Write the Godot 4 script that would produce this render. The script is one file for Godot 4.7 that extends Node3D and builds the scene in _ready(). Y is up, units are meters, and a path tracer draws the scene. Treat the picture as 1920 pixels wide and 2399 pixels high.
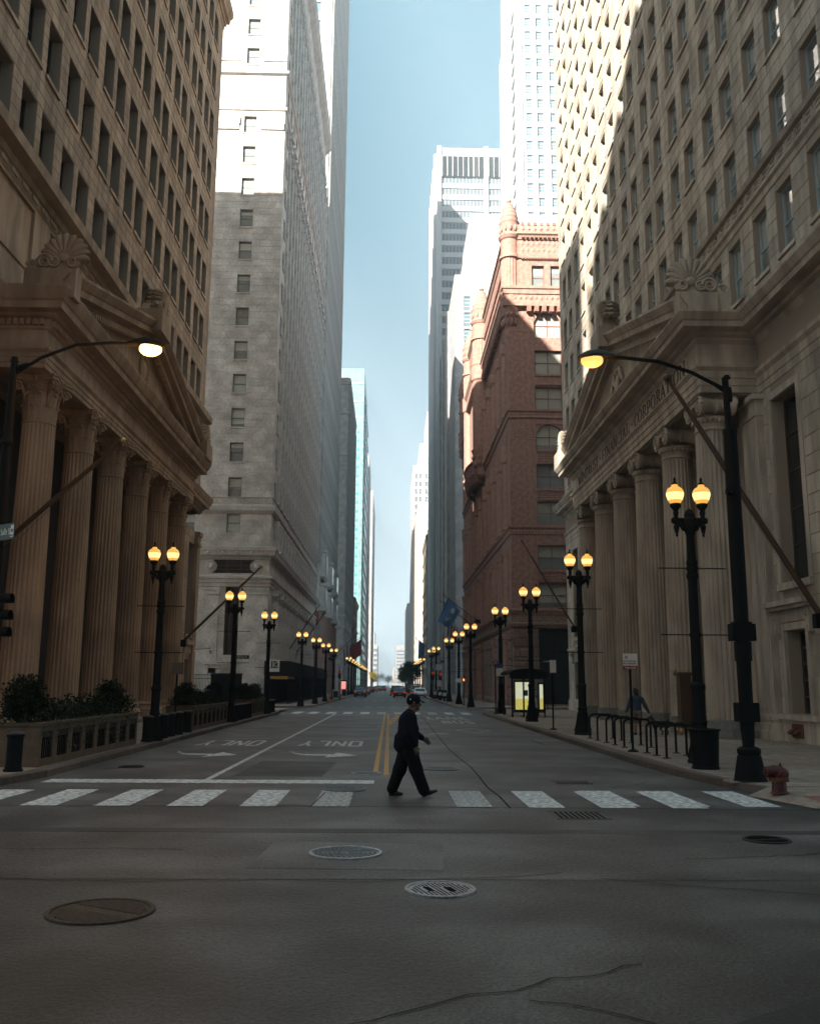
extends Node3D
# A downtown street between tall stone buildings, looking along it from the middle of a crossing. Metres, y up, the street runs towards -z.

var rng := RandomNumberGenerator.new()
var M := {}
var cache := {}


class MB:
	# collects triangles; quads are given counter-clockwise as seen from outside
	var v := PackedVector3Array()
	var n := PackedVector3Array()
	var c := PackedColorArray()
	var t := Transform3D.IDENTITY
	var col := Color(1, 1, 1)
	var tinted := false

	func put(a: Vector3, b: Vector3, d: Vector3, na: Vector3, nb: Vector3, nd: Vector3) -> void:
		v.append(a); v.append(d); v.append(b)
		n.append(na); n.append(nd); n.append(nb)
		if tinted:
			c.append(col); c.append(col); c.append(col)

	func tri(a: Vector3, b: Vector3, d: Vector3) -> void:
		a = t * a; b = t * b; d = t * d
		if t.basis.determinant() < 0.0:
			var s := b
			b = d; d = s
		var m := (b - a).cross(d - a).normalized()
		put(a, b, d, m, m, m)

	func quad(a: Vector3, b: Vector3, d: Vector3, e: Vector3) -> void:
		a = t * a; b = t * b; d = t * d; e = t * e
		if t.basis.determinant() < 0.0:
			var s := b
			b = e; e = s
		var m := (d - a).cross(e - b).normalized()
		put(a, b, d, m, m, m)
		put(a, d, e, m, m, m)

	func squad(a: Vector3, b: Vector3, d: Vector3, e: Vector3, na: Vector3, nb: Vector3, nd: Vector3, ne: Vector3) -> void:
		a = t * a; b = t * b; d = t * d; e = t * e
		var q := t.basis
		na = (q * na).normalized(); nb = (q * nb).normalized(); nd = (q * nd).normalized(); ne = (q * ne).normalized()
		if q.determinant() < 0.0:
			put(a, e, d, na, ne, nd)
			put(a, d, b, na, nd, nb)
			return
		put(a, b, d, na, nb, nd)
		put(a, d, e, na, nd, ne)

	func box(p: Vector3, q: Vector3) -> void:
		var x0 := minf(p.x, q.x); var x1 := maxf(p.x, q.x)
		var y0 := minf(p.y, q.y); var y1 := maxf(p.y, q.y)
		var z0 := minf(p.z, q.z); var z1 := maxf(p.z, q.z)
		quad(Vector3(x0, y0, z1), Vector3(x1, y0, z1), Vector3(x1, y1, z1), Vector3(x0, y1, z1))
		quad(Vector3(x1, y0, z0), Vector3(x0, y0, z0), Vector3(x0, y1, z0), Vector3(x1, y1, z0))
		quad(Vector3(x1, y0, z1), Vector3(x1, y0, z0), Vector3(x1, y1, z0), Vector3(x1, y1, z1))
		quad(Vector3(x0, y0, z0), Vector3(x0, y0, z1), Vector3(x0, y1, z1), Vector3(x0, y1, z0))
		quad(Vector3(x0, y1, z1), Vector3(x1, y1, z1), Vector3(x1, y1, z0), Vector3(x0, y1, z0))
		quad(Vector3(x0, y0, z0), Vector3(x1, y0, z0), Vector3(x1, y0, z1), Vector3(x0, y0, z1))

	func slab(x0: float, y0: float, x1: float, y1: float, z0: float, z1: float, b: float) -> void:
		# a block face that stands proud towards +z, its edges bevelled
		var A := [Vector3(x0, y0, z0), Vector3(x1, y0, z0), Vector3(x1, y1, z0), Vector3(x0, y1, z0)]
		var B := [Vector3(x0 + b, y0 + b, z1), Vector3(x1 - b, y0 + b, z1), Vector3(x1 - b, y1 - b, z1), Vector3(x0 + b, y1 - b, z1)]
		quad(B[0], B[1], B[2], B[3])
		for i in 4:
			var j := (i + 1) % 4
			quad(A[i], A[j], B[j], B[i])

	func rough(x0: float, y0: float, x1: float, y1: float, z0: float, z1: float, b: float, r: RandomNumberGenerator, amp: float) -> void:
		# a rock-faced block: bevelled rim, uneven 3 x 3 face
		var g := []
		for j in 4:
			var row := []
			for i in 4:
				var rim := i == 0 or j == 0 or i == 3 or j == 3
				row.append(Vector3(lerpf(x0 + b, x1 - b, i / 3.0), lerpf(y0 + b, y1 - b, j / 3.0), z1 - (amp * 0.6 if rim else 0.0) + r.randf_range(-amp, amp) * (0.4 if rim else 1.0)))
			g.append(row)
		for j in 3:
			for i in 3:
				quad(g[j][i], g[j][i + 1], g[j + 1][i + 1], g[j + 1][i])
		for i in 3:
			quad(Vector3(lerpf(x0, x1, i / 3.0), y0, z0), Vector3(lerpf(x0, x1, (i + 1) / 3.0), y0, z0), g[0][i + 1], g[0][i])
			quad(Vector3(lerpf(x0, x1, (i + 1) / 3.0), y1, z0), Vector3(lerpf(x0, x1, i / 3.0), y1, z0), g[3][i], g[3][i + 1])
			quad(Vector3(x0, lerpf(y0, y1, (i + 1) / 3.0), z0), Vector3(x0, lerpf(y0, y1, i / 3.0), z0), g[i][0], g[i + 1][0])
			quad(Vector3(x1, lerpf(y0, y1, i / 3.0), z0), Vector3(x1, lerpf(y0, y1, (i + 1) / 3.0), z0), g[i + 1][3], g[i][3])

	func lathe(prof: Array, seg: int, at := Vector3.ZERO, smooth := false, a0 := 0.0, a1 := TAU) -> void:
		var m := prof.size()
		var nr := []
		for j in m - 1:
			var d: Vector2 = prof[j + 1] - prof[j]
			nr.append(Vector2(d.y, -d.x).normalized())
		for j in m - 1:
			var p: Vector2 = prof[j]
			var q: Vector2 = prof[j + 1]
			var np: Vector2 = nr[j]
			var nq: Vector2 = nr[j]
			if smooth:
				if j > 0: np = (nr[j] + nr[j - 1]).normalized()
				if j < m - 2: nq = (nr[j] + nr[j + 1]).normalized()
			for i in seg:
				var a := lerpf(a0, a1, float(i) / seg)
				var b := lerpf(a0, a1, float(i + 1) / seg)
				var ca := Vector3(cos(a), 0, -sin(a))
				var cb := Vector3(cos(b), 0, -sin(b))
				squad(at + ca * p.x + Vector3.UP * p.y, at + cb * p.x + Vector3.UP * p.y, at + cb * q.x + Vector3.UP * q.y, at + ca * q.x + Vector3.UP * q.y,
					ca * np.x + Vector3.UP * np.y, cb * np.x + Vector3.UP * np.y, cb * nq.x + Vector3.UP * nq.y, ca * nq.x + Vector3.UP * nq.y)

	func fluted(r0: float, r1: float, y0: float, y1: float, flutes: int, at: Vector3) -> void:
		var pts := []
		for f in flutes:
			for k in 5:
				var s := [0.0, 0.16, 0.34, 0.66, 0.84]
				var dp := [0.0, 0.0, 0.6, 0.6, 0.0]
				pts.append(Vector2((f + s[k] + 0.0) / flutes * TAU, 1.0 - 0.085 * dp[k]))
		var m := pts.size()
		for i in m:
			var p: Vector2 = pts[i]
			var q: Vector2 = pts[(i + 1) % m]
			var A := Vector3(cos(p.x), 0, -sin(p.x)) * p.y
			var B := Vector3(cos(q.x), 0, -sin(q.x)) * q.y
			quad(at + A * r0 + Vector3.UP * y0, at + B * r0 + Vector3.UP * y0, at + B * r1 + Vector3.UP * y1, at + A * r1 + Vector3.UP * y1)

	func tube(pts: Array, r, seg := 8, caps := true) -> void:
		var m := pts.size()
		var d0: Vector3 = (pts[1] - pts[0]).normalized()
		var u := (Vector3.UP if absf(d0.y) < 0.9 else Vector3.RIGHT).cross(d0).normalized()
		var rings := []
		var norms := []
		for i in m:
			var d: Vector3 = ((pts[mini(i + 1, m - 1)] - pts[maxi(i - 1, 0)]) as Vector3).normalized()
			u = (u - d * u.dot(d)).normalized()
			var w := d.cross(u)
			var rr: float = r[i] if r is Array else r
			var ring := []
			var nn := []
			for k in seg:
				var a := TAU * k / seg
				var o := u * cos(a) + w * sin(a)
				ring.append(pts[i] + o * rr)
				nn.append(o)
			rings.append(ring)
			norms.append(nn)
		for i in m - 1:
			for k in seg:
				var l := (k + 1) % seg
				squad(rings[i][k], rings[i][l], rings[i + 1][l], rings[i + 1][k], norms[i][k], norms[i][l], norms[i + 1][l], norms[i + 1][k])
		if caps:
			for k in range(1, seg - 1):
				tri(rings[0][0], rings[0][k + 1], rings[0][k])
				tri(rings[m - 1][0], rings[m - 1][k], rings[m - 1][k + 1])

	func sweep(path: Array, prof: Array, closed := false) -> void:
		# a moulding: the profile (out, up) follows a level path; out is to the right of travel
		var m := path.size()
		var outs := []
		for i in m:
			var a: Vector3 = (path[i] - path[(i + m - 1) % m]) if (i > 0 or closed) else (path[1] - path[0])
			var b: Vector3 = (path[(i + 1) % m] - path[i]) if (i < m - 1 or closed) else a
			var oa := a.normalized().cross(Vector3.UP)
			var ob := b.normalized().cross(Vector3.UP)
			outs.append((oa + ob) / (1.0 + oa.dot(ob)))
		for i in (m if closed else m - 1):
			var k := (i + 1) % m
			for j in prof.size() - 1:
				var p: Vector2 = prof[j]
				var q: Vector2 = prof[j + 1]
				quad(path[i] + outs[i] * p.x + Vector3.UP * p.y, path[k] + outs[k] * p.x + Vector3.UP * p.y, path[k] + outs[k] * q.x + Vector3.UP * q.y, path[i] + outs[i] * q.x + Vector3.UP * q.y)
		if not closed:
			var poly := PackedVector2Array(prof)
			var ids := Geometry2D.triangulate_polygon(poly)
			for e in [0, m - 1]:
				for k in range(0, ids.size(), 3):
					var A: Vector3 = path[e] + outs[e] * poly[ids[k]].x + Vector3.UP * poly[ids[k]].y
					var B: Vector3 = path[e] + outs[e] * poly[ids[k + 1]].x + Vector3.UP * poly[ids[k + 1]].y
					var D: Vector3 = path[e] + outs[e] * poly[ids[k + 2]].x + Vector3.UP * poly[ids[k + 2]].y
					tri(A, B, D)

	func loft(a: Array, b: Array, shut := false) -> void:
		for i in (a.size() if shut else a.size() - 1):
			var k := (i + 1) % a.size()
			quad(a[i], a[k], b[k], b[i])

	func prism(poly: PackedVector2Array, z0: float, z1: float, sides := true) -> void:
		var area := 0.0
		for i in poly.size():
			area += poly[i].cross(poly[(i + 1) % poly.size()])
		if area < 0.0:
			poly.reverse()
		var ids := Geometry2D.triangulate_polygon(poly)
		for k in range(0, ids.size(), 3):
			var A := poly[ids[k]]; var B := poly[ids[k + 1]]; var D := poly[ids[k + 2]]
			if (B - A).cross(D - A) < 0.0:
				var s := B
				B = D; D = s
			tri(Vector3(A.x, A.y, z1), Vector3(B.x, B.y, z1), Vector3(D.x, D.y, z1))
			tri(Vector3(A.x, A.y, z0), Vector3(D.x, D.y, z0), Vector3(B.x, B.y, z0))
		if sides:
			for i in poly.size():
				var p := poly[i]; var q := poly[(i + 1) % poly.size()]
				quad(Vector3(p.x, p.y, z0), Vector3(q.x, q.y, z0), Vector3(q.x, q.y, z1), Vector3(p.x, p.y, z1))

	func ball(at: Vector3, r: Vector3, seg := 12, rows := 7) -> void:
		for j in rows:
			var p := -PI / 2 + PI * j / rows
			var q := -PI / 2 + PI * (j + 1) / rows
			for i in seg:
				var a := TAU * i / seg
				var b := TAU * (i + 1) / seg
				var P := []
				for e in [[a, p], [b, p], [b, q], [a, q]]:
					P.append(Vector3(cos(e[0]) * cos(e[1]), sin(e[1]), -sin(e[0]) * cos(e[1])))
				squad(at + P[0] * r, at + P[1] * r, at + P[2] * r, at + P[3] * r, P[0] / r, P[1] / r, P[2] / r, P[3] / r)

	func mesh() -> ArrayMesh:
		var m := ArrayMesh.new()
		if v.is_empty():
			return m
		var arr := []
		arr.resize(Mesh.ARRAY_MAX)
		arr[Mesh.ARRAY_VERTEX] = v
		arr[Mesh.ARRAY_NORMAL] = n
		if tinted:
			arr[Mesh.ARRAY_COLOR] = c
		m.add_surface_from_arrays(Mesh.PRIMITIVE_TRIANGLES, arr)
		return m


func V(x: float, y: float, z: float) -> Vector3:
	return Vector3(x, y, z)


func thing(called: String, label: String, category: String, at := Vector3.ZERO, group := "", turn := 0.0) -> Node3D:
	var o := Node3D.new()
	o.name = called
	add_child(o, true)
	o.position = at
	o.rotation.y = turn
	tag(o, label, category, group)
	return o


func tag(o: Node, label: String, category: String, group := "") -> Node:
	o.set_meta("label", label)
	o.set_meta("category", category)
	if group:
		o.set_meta("group", group)
	return o


func obj(called: String, st, m: Material, parent: Node3D = null, xf := Transform3D.IDENTITY, kind := "") -> MeshInstance3D:
	# a named mesh whose shape is given in world axes (or in the thing's own while the thing is still at the origin)
	var o := MeshInstance3D.new()
	o.name = called
	o.mesh = st.mesh() if st is MB else st
	o.material_override = m
	var p: Node3D = parent if parent else self
	p.add_child(o, true)
	o.transform = p.global_transform.affine_inverse() * xf
	if kind:
		o.set_meta("kind", kind)
	return o


func copy(o: Node3D, at: Vector3, label := "", turn := 0.0) -> Node3D:
	var k: Node3D = o.duplicate()
	k.name = String(o.name)
	add_child(k, true)
	k.position = at
	k.rotation.y = turn
	if label:
		k.set_meta("label", label)
	return k


func struct(called: String, st, m: Material) -> MeshInstance3D:
	return obj(called, st, m, null, Transform3D.IDENTITY, "structure")


func lettering(called: String, text: String, size: float, depth: float, m: Material, parent: Node3D, xf: Transform3D, font := "Droid Sans", weight := 400, stretch := 1.0) -> MeshInstance3D:
	var tm := TextMesh.new()
	var f := SystemFont.new()
	f.font_names = PackedStringArray([font])
	f.font_weight = weight
	tm.font = f
	tm.text = text
	tm.font_size = 64
	tm.pixel_size = size / 46.0
	tm.depth = depth
	tm.curve_step = 1.0
	return obj(called, tm, m, parent, xf.scaled_local(V(stretch, 1, 1)))


# ---------------------------------------------------------------- materials

func noise_picture(px: int, layers: Array, lo: float, hi: float, sx := 1.0, sy := 1.0) -> Image:
	# grey picture that repeats without seams: layers are [frequency, octaves, weight, seed]
	var img := Image.create(px, px, false, Image.FORMAT_L8)
	var data := PackedFloat32Array()
	data.resize(px * px)
	for l in layers:
		var f := FastNoiseLite.new()
		f.seed = l[3]
		f.noise_type = FastNoiseLite.TYPE_SIMPLEX_SMOOTH
		f.frequency = l[0]
		f.fractal_octaves = l[1]
		var w := int(px * sx); var h := int(px * sy)
		var s := f.get_seamless_image(maxi(w, 16), maxi(h, 16))
		if w != px or h != px:
			s.resize(px, px, Image.INTERPOLATE_BILINEAR)
		var b := s.get_data()
		for i in px * px:
			data[i] += b[i] / 255.0 * l[2]
	var total := 0.0
	for l in layers:
		total += l[2]
	var bytes := PackedByteArray()
	bytes.resize(px * px)
	for i in px * px:
		bytes[i] = int(clampf(lerpf(lo, hi, data[i] / total), 0.0, 1.0) * 255.0)
	img.set_data(px, px, false, Image.FORMAT_L8, bytes)
	return img


func mat(key: String, lin: Color, rough := 0.8, tex: Texture2D = null, metres := 2.0, metal := 0.0, detail: Texture2D = null) -> StandardMaterial3D:
	var m := StandardMaterial3D.new()
	m.albedo_color = lin.linear_to_srgb()
	m.roughness = rough
	m.metallic = metal
	if tex:
		m.albedo_texture = tex
		m.uv1_triplanar = true
		m.uv1_world_triplanar = true
		m.uv1_scale = Vector3.ONE / metres
	if detail:
		m.roughness_texture = detail
	M[key] = m
	return m


func make_materials() -> void:
	var grain := ImageTexture.create_from_image(noise_picture(1024, [[0.004, 4, 1.0, 3], [0.03, 3, 0.6, 7], [0.2, 2, 0.35, 11]], 0.62, 1.16))
	var streak := ImageTexture.create_from_image(noise_picture(1024, [[0.012, 5, 1.0, 5], [0.004, 4, 0.9, 8], [0.25, 2, 0.5, 2]], 0.58, 1.22, 1.0, 0.22))
	var speck_img := noise_picture(1024, [[0.0025, 4, 0.9, 21], [0.3, 2, 0.9, 23], [0.1, 2, 0.5, 25]], -0.15, 1.5)
	var rg := RandomNumberGenerator.new()
	rg.seed = 99
	for k in 15000:
		var g := rg.randf_range(0.7, 1.0) if rg.randf() < 0.55 else rg.randf_range(0.05, 0.25)
		var x := rg.randi_range(0, 1022); var y := rg.randi_range(0, 1022)
		speck_img.set_pixel(x, y, Color(g, g, g))
		if rg.randf() < 0.8: speck_img.set_pixel(x + 1, y, Color(g, g, g))
		if rg.randf() < 0.8: speck_img.set_pixel(x, y + 1, Color(g, g, g))
		if rg.randf() < 0.5: speck_img.set_pixel(x + 1, y + 1, Color(g, g, g))
	var speck := ImageTexture.create_from_image(speck_img)
	var wear := ImageTexture.create_from_image(noise_picture(512, [[0.012, 5, 1.0, 31], [0.25, 3, 0.8, 33]], 0.25, 1.5))
	var leaf := ImageTexture.create_from_image(noise_picture(256, [[0.03, 3, 1.0, 41]], 0.5, 1.1))
	var bump_img := noise_picture(512, [[0.12, 3, 1.0, 51], [0.3, 2, 0.7, 53]], 0.0, 1.0)
	bump_img.bump_map_to_normal_map(3.0)
	var bump := ImageTexture.create_from_image(bump_img)
	var rusty := ImageTexture.create_from_image(noise_picture(512, [[0.02, 4, 1.0, 61], [0.2, 2, 0.6, 63]], 0.4, 1.2))

	mat("tan_stone", Color(0.50, 0.355, 0.24), 0.85, streak, 9.0)
	mat("tan_stone_light", Color(0.54, 0.395, 0.275), 0.85, streak, 9.0)
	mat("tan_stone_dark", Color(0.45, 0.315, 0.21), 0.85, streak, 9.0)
	mat("grey_stone", Color(0.52, 0.455, 0.37), 0.85, streak, 8.0)
	mat("grey_stone_light", Color(0.56, 0.50, 0.415), 0.85, streak, 8.0)
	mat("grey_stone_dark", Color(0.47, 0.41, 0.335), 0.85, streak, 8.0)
	mat("granite", Color(0.22, 0.23, 0.22), 0.6, grain, 1.2)
	mat("pale_stone", Color(0.62, 0.595, 0.565), 0.85, grain, 10.0)
	mat("pale_stone_light", Color(0.66, 0.64, 0.61), 0.85, grain, 10.0)
	mat("pale_stone_dark", Color(0.58, 0.55, 0.515), 0.85, grain, 10.0)
	mat("rib_stone", Color(0.64, 0.62, 0.60), 0.8, grain, 12.0)
	mat("white_stone", Color(0.40, 0.395, 0.395), 0.8, grain, 14.0)
	mat("brick_red", Color(0.36, 0.205, 0.165), 0.88, grain, 2.5)
	mat("terracotta", Color(0.38, 0.22, 0.175), 0.8, grain, 3.0)
	mat("terracotta_dark", Color(0.27, 0.145, 0.11), 0.85, grain, 2.0)
	mat("rock_stone", Color(0.25, 0.165, 0.125), 0.9, grain, 1.6)
	mat("rock_stone_dark", Color(0.21, 0.135, 0.10), 0.9, grain, 1.6)
	mat("rock_stone_light", Color(0.285, 0.195, 0.15), 0.9, grain, 1.6)
	mat("brown_stone", Color(0.20, 0.155, 0.12), 0.85, grain, 5.0)
	mat("pink_stone", Color(0.58, 0.50, 0.45), 0.85, grain, 9.0)
	mat("concrete_grey", Color(0.56, 0.555, 0.55), 0.85, grain, 9.0)
	mat("teal_panel", Color(0.17, 0.285, 0.30), 0.35, grain, 12.0)
	mat("teal_dark", Color(0.05, 0.20, 0.23), 0.2)
	mat("teal_mullion", Color(0.32, 0.46, 0.47), 0.4)
	mat("pale_metal", Color(0.40, 0.415, 0.43), 0.5)
	mat("inside", Color(0.018, 0.017, 0.016), 0.9)
	mat("mortar", Color(0.30, 0.25, 0.195), 0.95)
	mat("dark_glass", Color(0.02, 0.022, 0.022), 0.06)
	mat("sky_glass", Color(0.10, 0.15, 0.17), 0.06)
	mat("office_glass", Color(0.10, 0.12, 0.14), 0.05)
	mat("blind", Color(0.46, 0.50, 0.47), 0.8)
	mat("blind_warm", Color(0.34, 0.31, 0.24), 0.8)
	mat("bronze_frame", Color(0.045, 0.034, 0.024), 0.5)
	mat("blue_frame", Color(0.30, 0.37, 0.39), 0.6)
	mat("green_frame", Color(0.10, 0.13, 0.12), 0.6)
	mat("red_frame", Color(0.16, 0.07, 0.055), 0.6)
	mat("iron", Color(0.011, 0.012, 0.012), 0.45)
	mat("iron_worn", Color(0.03, 0.03, 0.028), 0.6, rusty, 0.8)
	mat("canopy", Color(0.022, 0.022, 0.022), 0.8)
	mat("pole_wood", Color(0.07, 0.038, 0.022), 0.5)
	mat("wire", Color(0.05, 0.05, 0.045), 0.6)
	mat("brass", Color(0.5, 0.36, 0.14), 0.35, null, 1.0, 1.0)
	mat("steel", Color(0.42, 0.43, 0.44), 0.4, rusty, 0.6, 0.3)
	mat("cover_metal", Color(0.17, 0.20, 0.21), 0.5, rusty, 0.5, 0.2)
	mat("cover_rust", Color(0.085, 0.05, 0.03), 0.85, rusty, 0.7)
	mat("cover_dark", Color(0.03, 0.028, 0.026), 0.7, rusty, 0.6)
	mat("hole", Color(0.006, 0.006, 0.006), 0.9)
	mat("asphalt", Color(0.125, 0.126, 0.121), 0.6, speck, 7.0)
	mat("asphalt_far", Color(0.14, 0.141, 0.139), 0.55, speck, 8.0)
	mat("asphalt_new", Color(0.098, 0.100, 0.096), 0.62, speck, 5.6)
	for k in ["asphalt", "asphalt_new", "asphalt_far"]:
		M[k].normal_enabled = true
		M[k].normal_texture = bump
		M[k].normal_scale = 0.3
	mat("asphalt_patch", Color(0.075, 0.076, 0.075), 0.7, speck, 5.1)
	mat("asphalt_pale", Color(0.135, 0.137, 0.133), 0.6, speck, 6.3)
	mat("crack", Color(0.018, 0.017, 0.016), 0.95)
	mat("concrete", Color(0.30, 0.245, 0.20), 0.9, grain, 2.3)
	mat("concrete_b", Color(0.275, 0.225, 0.185), 0.9, grain, 2.9)
	mat("concrete_c", Color(0.325, 0.27, 0.22), 0.9, grain, 1.9)
	mat("kerb_stone", Color(0.10, 0.076, 0.06), 0.9, grain, 1.5)
	mat("kerb_stone_b", Color(0.14, 0.11, 0.088), 0.9, grain, 1.5)
	mat("tactile_red", Color(0.27, 0.12, 0.105), 0.85, grain, 0.9)
	mat("joint", Color(0.11, 0.09, 0.075), 0.95)
	mat("paint", Color(0.62, 0.66, 0.66), 0.75, wear, 0.9)
	mat("paint_worn", Color(0.42, 0.45, 0.45), 0.8, wear, 0.6)
	mat("paint_yellow", Color(0.62, 0.36, 0.10), 0.75, wear, 0.8)
	mat("planter", Color(0.135, 0.095, 0.062), 0.85, grain, 1.4)
	mat("soil", Color(0.02, 0.015, 0.01), 0.95)
	mat("leaf_dark", Color(0.022, 0.035, 0.018), 0.7, leaf, 0.6)
	mat("leaf_mid", Color(0.04, 0.06, 0.03), 0.65, leaf, 0.5)
	mat("leaf_ivy", Color(0.13, 0.16, 0.09), 0.55, leaf, 0.4)
	mat("leaf_tree", Color(0.05, 0.085, 0.03), 0.7, leaf, 1.2)
	mat("leaf_yellow", Color(0.42, 0.33, 0.04), 0.7, leaf, 1.2)
	for k in ["leaf_dark", "leaf_mid", "leaf_ivy", "leaf_tree", "leaf_yellow"]:
		M[k].cull_mode = BaseMaterial3D.CULL_DISABLED
		M[k].metallic_specular = 0.15
	mat("bark", Color(0.07, 0.055, 0.04), 0.9)
	mat("flower", Color(0.10, 0.05, 0.09), 0.7)
	mat("suit", Color(0.010, 0.010, 0.014), 0.85)
	mat("suit_trousers", Color(0.009, 0.009, 0.010), 0.85)
	mat("suit_blue", Color(0.016, 0.018, 0.06), 0.85)
	mat("cap", Color(0.012, 0.012, 0.014), 0.8)
	mat("shoe", Color(0.01, 0.009, 0.009), 0.3)
	mat("skin_dark", Color(0.09, 0.045, 0.028), 0.55)
	mat("skin", Color(0.28, 0.15, 0.10), 0.55)
	mat("hair", Color(0.012, 0.010, 0.009), 0.7)
	mat("denim", Color(0.028, 0.048, 0.085), 0.85)
	mat("shorts", Color(0.12, 0.10, 0.085), 0.85)
	mat("dog_coat", Color(0.02, 0.017, 0.015), 0.8)
	mat("lantern_brown", Color(0.10, 0.055, 0.03), 0.6, rusty, 0.6)
	for k in ["suit", "suit_trousers", "suit_blue", "cap", "iron", "canopy", "hole", "crack"]:
		M[k].metallic_specular = 0.12
	M.iron.roughness = 0.6
	mat("sign_white", Color(0.62, 0.64, 0.62), 0.5)
	mat("sign_green", Color(0.012, 0.045, 0.036), 0.5)
	mat("sign_blue", Color(0.03, 0.07, 0.2), 0.5)
	mat("sign_red", Color(0.2, 0.02, 0.018), 0.5)
	mat("sign_black", Color(0.012, 0.012, 0.012), 0.6)
	mat("sign_back", Color(0.10, 0.085, 0.07), 0.6)
	mat("inscription", Color(0.05, 0.038, 0.026), 0.9)
	mat("hydrant_red", Color(0.11, 0.02, 0.015), 0.55, rusty, 0.5)
	mat("hydrant_band", Color(0.2, 0.07, 0.022), 0.6, rusty, 0.5)
	mat("orange", Color(0.75, 0.16, 0.02), 0.6)
	mat("tyre", Color(0.012, 0.012, 0.012), 0.85)
	mat("chrome", Color(0.6, 0.6, 0.6), 0.2, null, 1.0, 1.0)
	mat("clear_glass", Color(0.7, 0.8, 0.8, 0.16), 0.03)
	M.clear_glass.transparency = BaseMaterial3D.TRANSPARENCY_ALPHA
	M.clear_glass.albedo_color.a = 0.14
	for p in [["car_teal", Color(0.02, 0.07, 0.085)], ["car_black", Color(0.012, 0.012, 0.013)], ["car_white", Color(0.62, 0.62, 0.6)], ["car_silver", Color(0.32, 0.35, 0.37)], ["car_dark", Color(0.03, 0.022, 0.018)], ["car_blue", Color(0.10, 0.16, 0.2)]]:
		mat(p[0], p[1], 0.3)
		M[p[0]].clearcoat_enabled = true
		M[p[0]].clearcoat = 0.8
	for p in [["globe", Color(1.0, 0.47, 0.085), 0.075], ["globe_core", Color(1.0, 0.70, 0.28), 0.12], ["bulb", Color(1.0, 0.66, 0.24), 0.30], ["bulb_dim", Color(1.0, 0.55, 0.14), 0.11], ["red_light", Color(1.0, 0.06, 0.03), 0.3], ["orange_light", Color(1.0, 0.25, 0.06), 0.2], ["green_light", Color(0.1, 0.9, 0.6), 0.2], ["tail_light", Color(0.9, 0.05, 0.03), 0.04], ["ad_panel", Color(0.78, 0.82, 0.55), 0.055], ["ad_yellow", Color(0.75, 0.66, 0.16), 0.05], ["screen_pink", Color(1.0, 0.32, 0.26), 0.10]]:
		var m := mat(p[0], p[1] * 0.5, 0.5)
		m.emission_enabled = true
		m.emission = p[1].linear_to_srgb()
		m.emission_energy_multiplier = p[2]
	M.flag_blue = mat("flag_blue", Color(0.05, 0.16, 0.36), 0.8)
	M.flag_red = mat("flag_red", Color(0.22, 0.025, 0.03), 0.8)
	M.flag_white = mat("flag_white", Color(0.42, 0.48, 0.52), 0.8)
	for k in ["flag_blue", "flag_red", "flag_white"]:
		M[k].cull_mode = BaseMaterial3D.CULL_DISABLED
		M[k].backlight_enabled = true
		M[k].backlight = Color(0.3, 0.3, 0.3)


# ---------------------------------------------------------------- walls, stones, windows

func face(o: Vector3, nrm: Vector3) -> Transform3D:
	return Transform3D(Basis(Vector3.UP.cross(nrm), Vector3.UP, nrm), o)


func sheet(mb: MB, u0: float, v0: float, u1: float, v1: float, holes: Array, depth: float) -> void:
	# a wall face with openings and their reveals, in the wall's own axes (z outwards)
	var vs := [v0, v1]
	for h in holes:
		for y in [h.position.y, h.end.y]:
			if y > v0 + 0.001 and y < v1 - 0.001 and not y in vs:
				vs.append(y)
	vs.sort()
	for i in vs.size() - 1:
		var a: float = vs[i]; var b: float = vs[i + 1]
		if b - a < 0.0005:
			continue
		var mid := (a + b) / 2.0
		var row := []
		for h in holes:
			if h.position.y < mid and h.end.y > mid:
				row.append(h)
		row.sort_custom(func(p, q): return p.position.x < q.position.x)
		var x := u0
		for h in row:
			if h.position.x > x + 0.001:
				mb.quad(V(x, a, 0), V(h.position.x, a, 0), V(h.position.x, b, 0), V(x, b, 0))
			x = maxf(x, h.end.x)
		if x < u1 - 0.001:
			mb.quad(V(x, a, 0), V(u1, a, 0), V(u1, b, 0), V(x, b, 0))
	for h in holes:
		var p: Vector2 = h.position; var q: Vector2 = h.end
		mb.quad(V(p.x, p.y, 0), V(p.x, p.y, -depth), V(p.x, q.y, -depth), V(p.x, q.y, 0))
		mb.quad(V(q.x, p.y, -depth), V(q.x, p.y, 0), V(q.x, q.y, 0), V(q.x, q.y, -depth))
		mb.quad(V(p.x, q.y, 0), V(p.x, q.y, -depth), V(q.x, q.y, -depth), V(q.x, q.y, 0))
		mb.quad(V(p.x, p.y, -depth), V(p.x, p.y, 0), V(q.x, p.y, 0), V(q.x, p.y, -depth))


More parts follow.
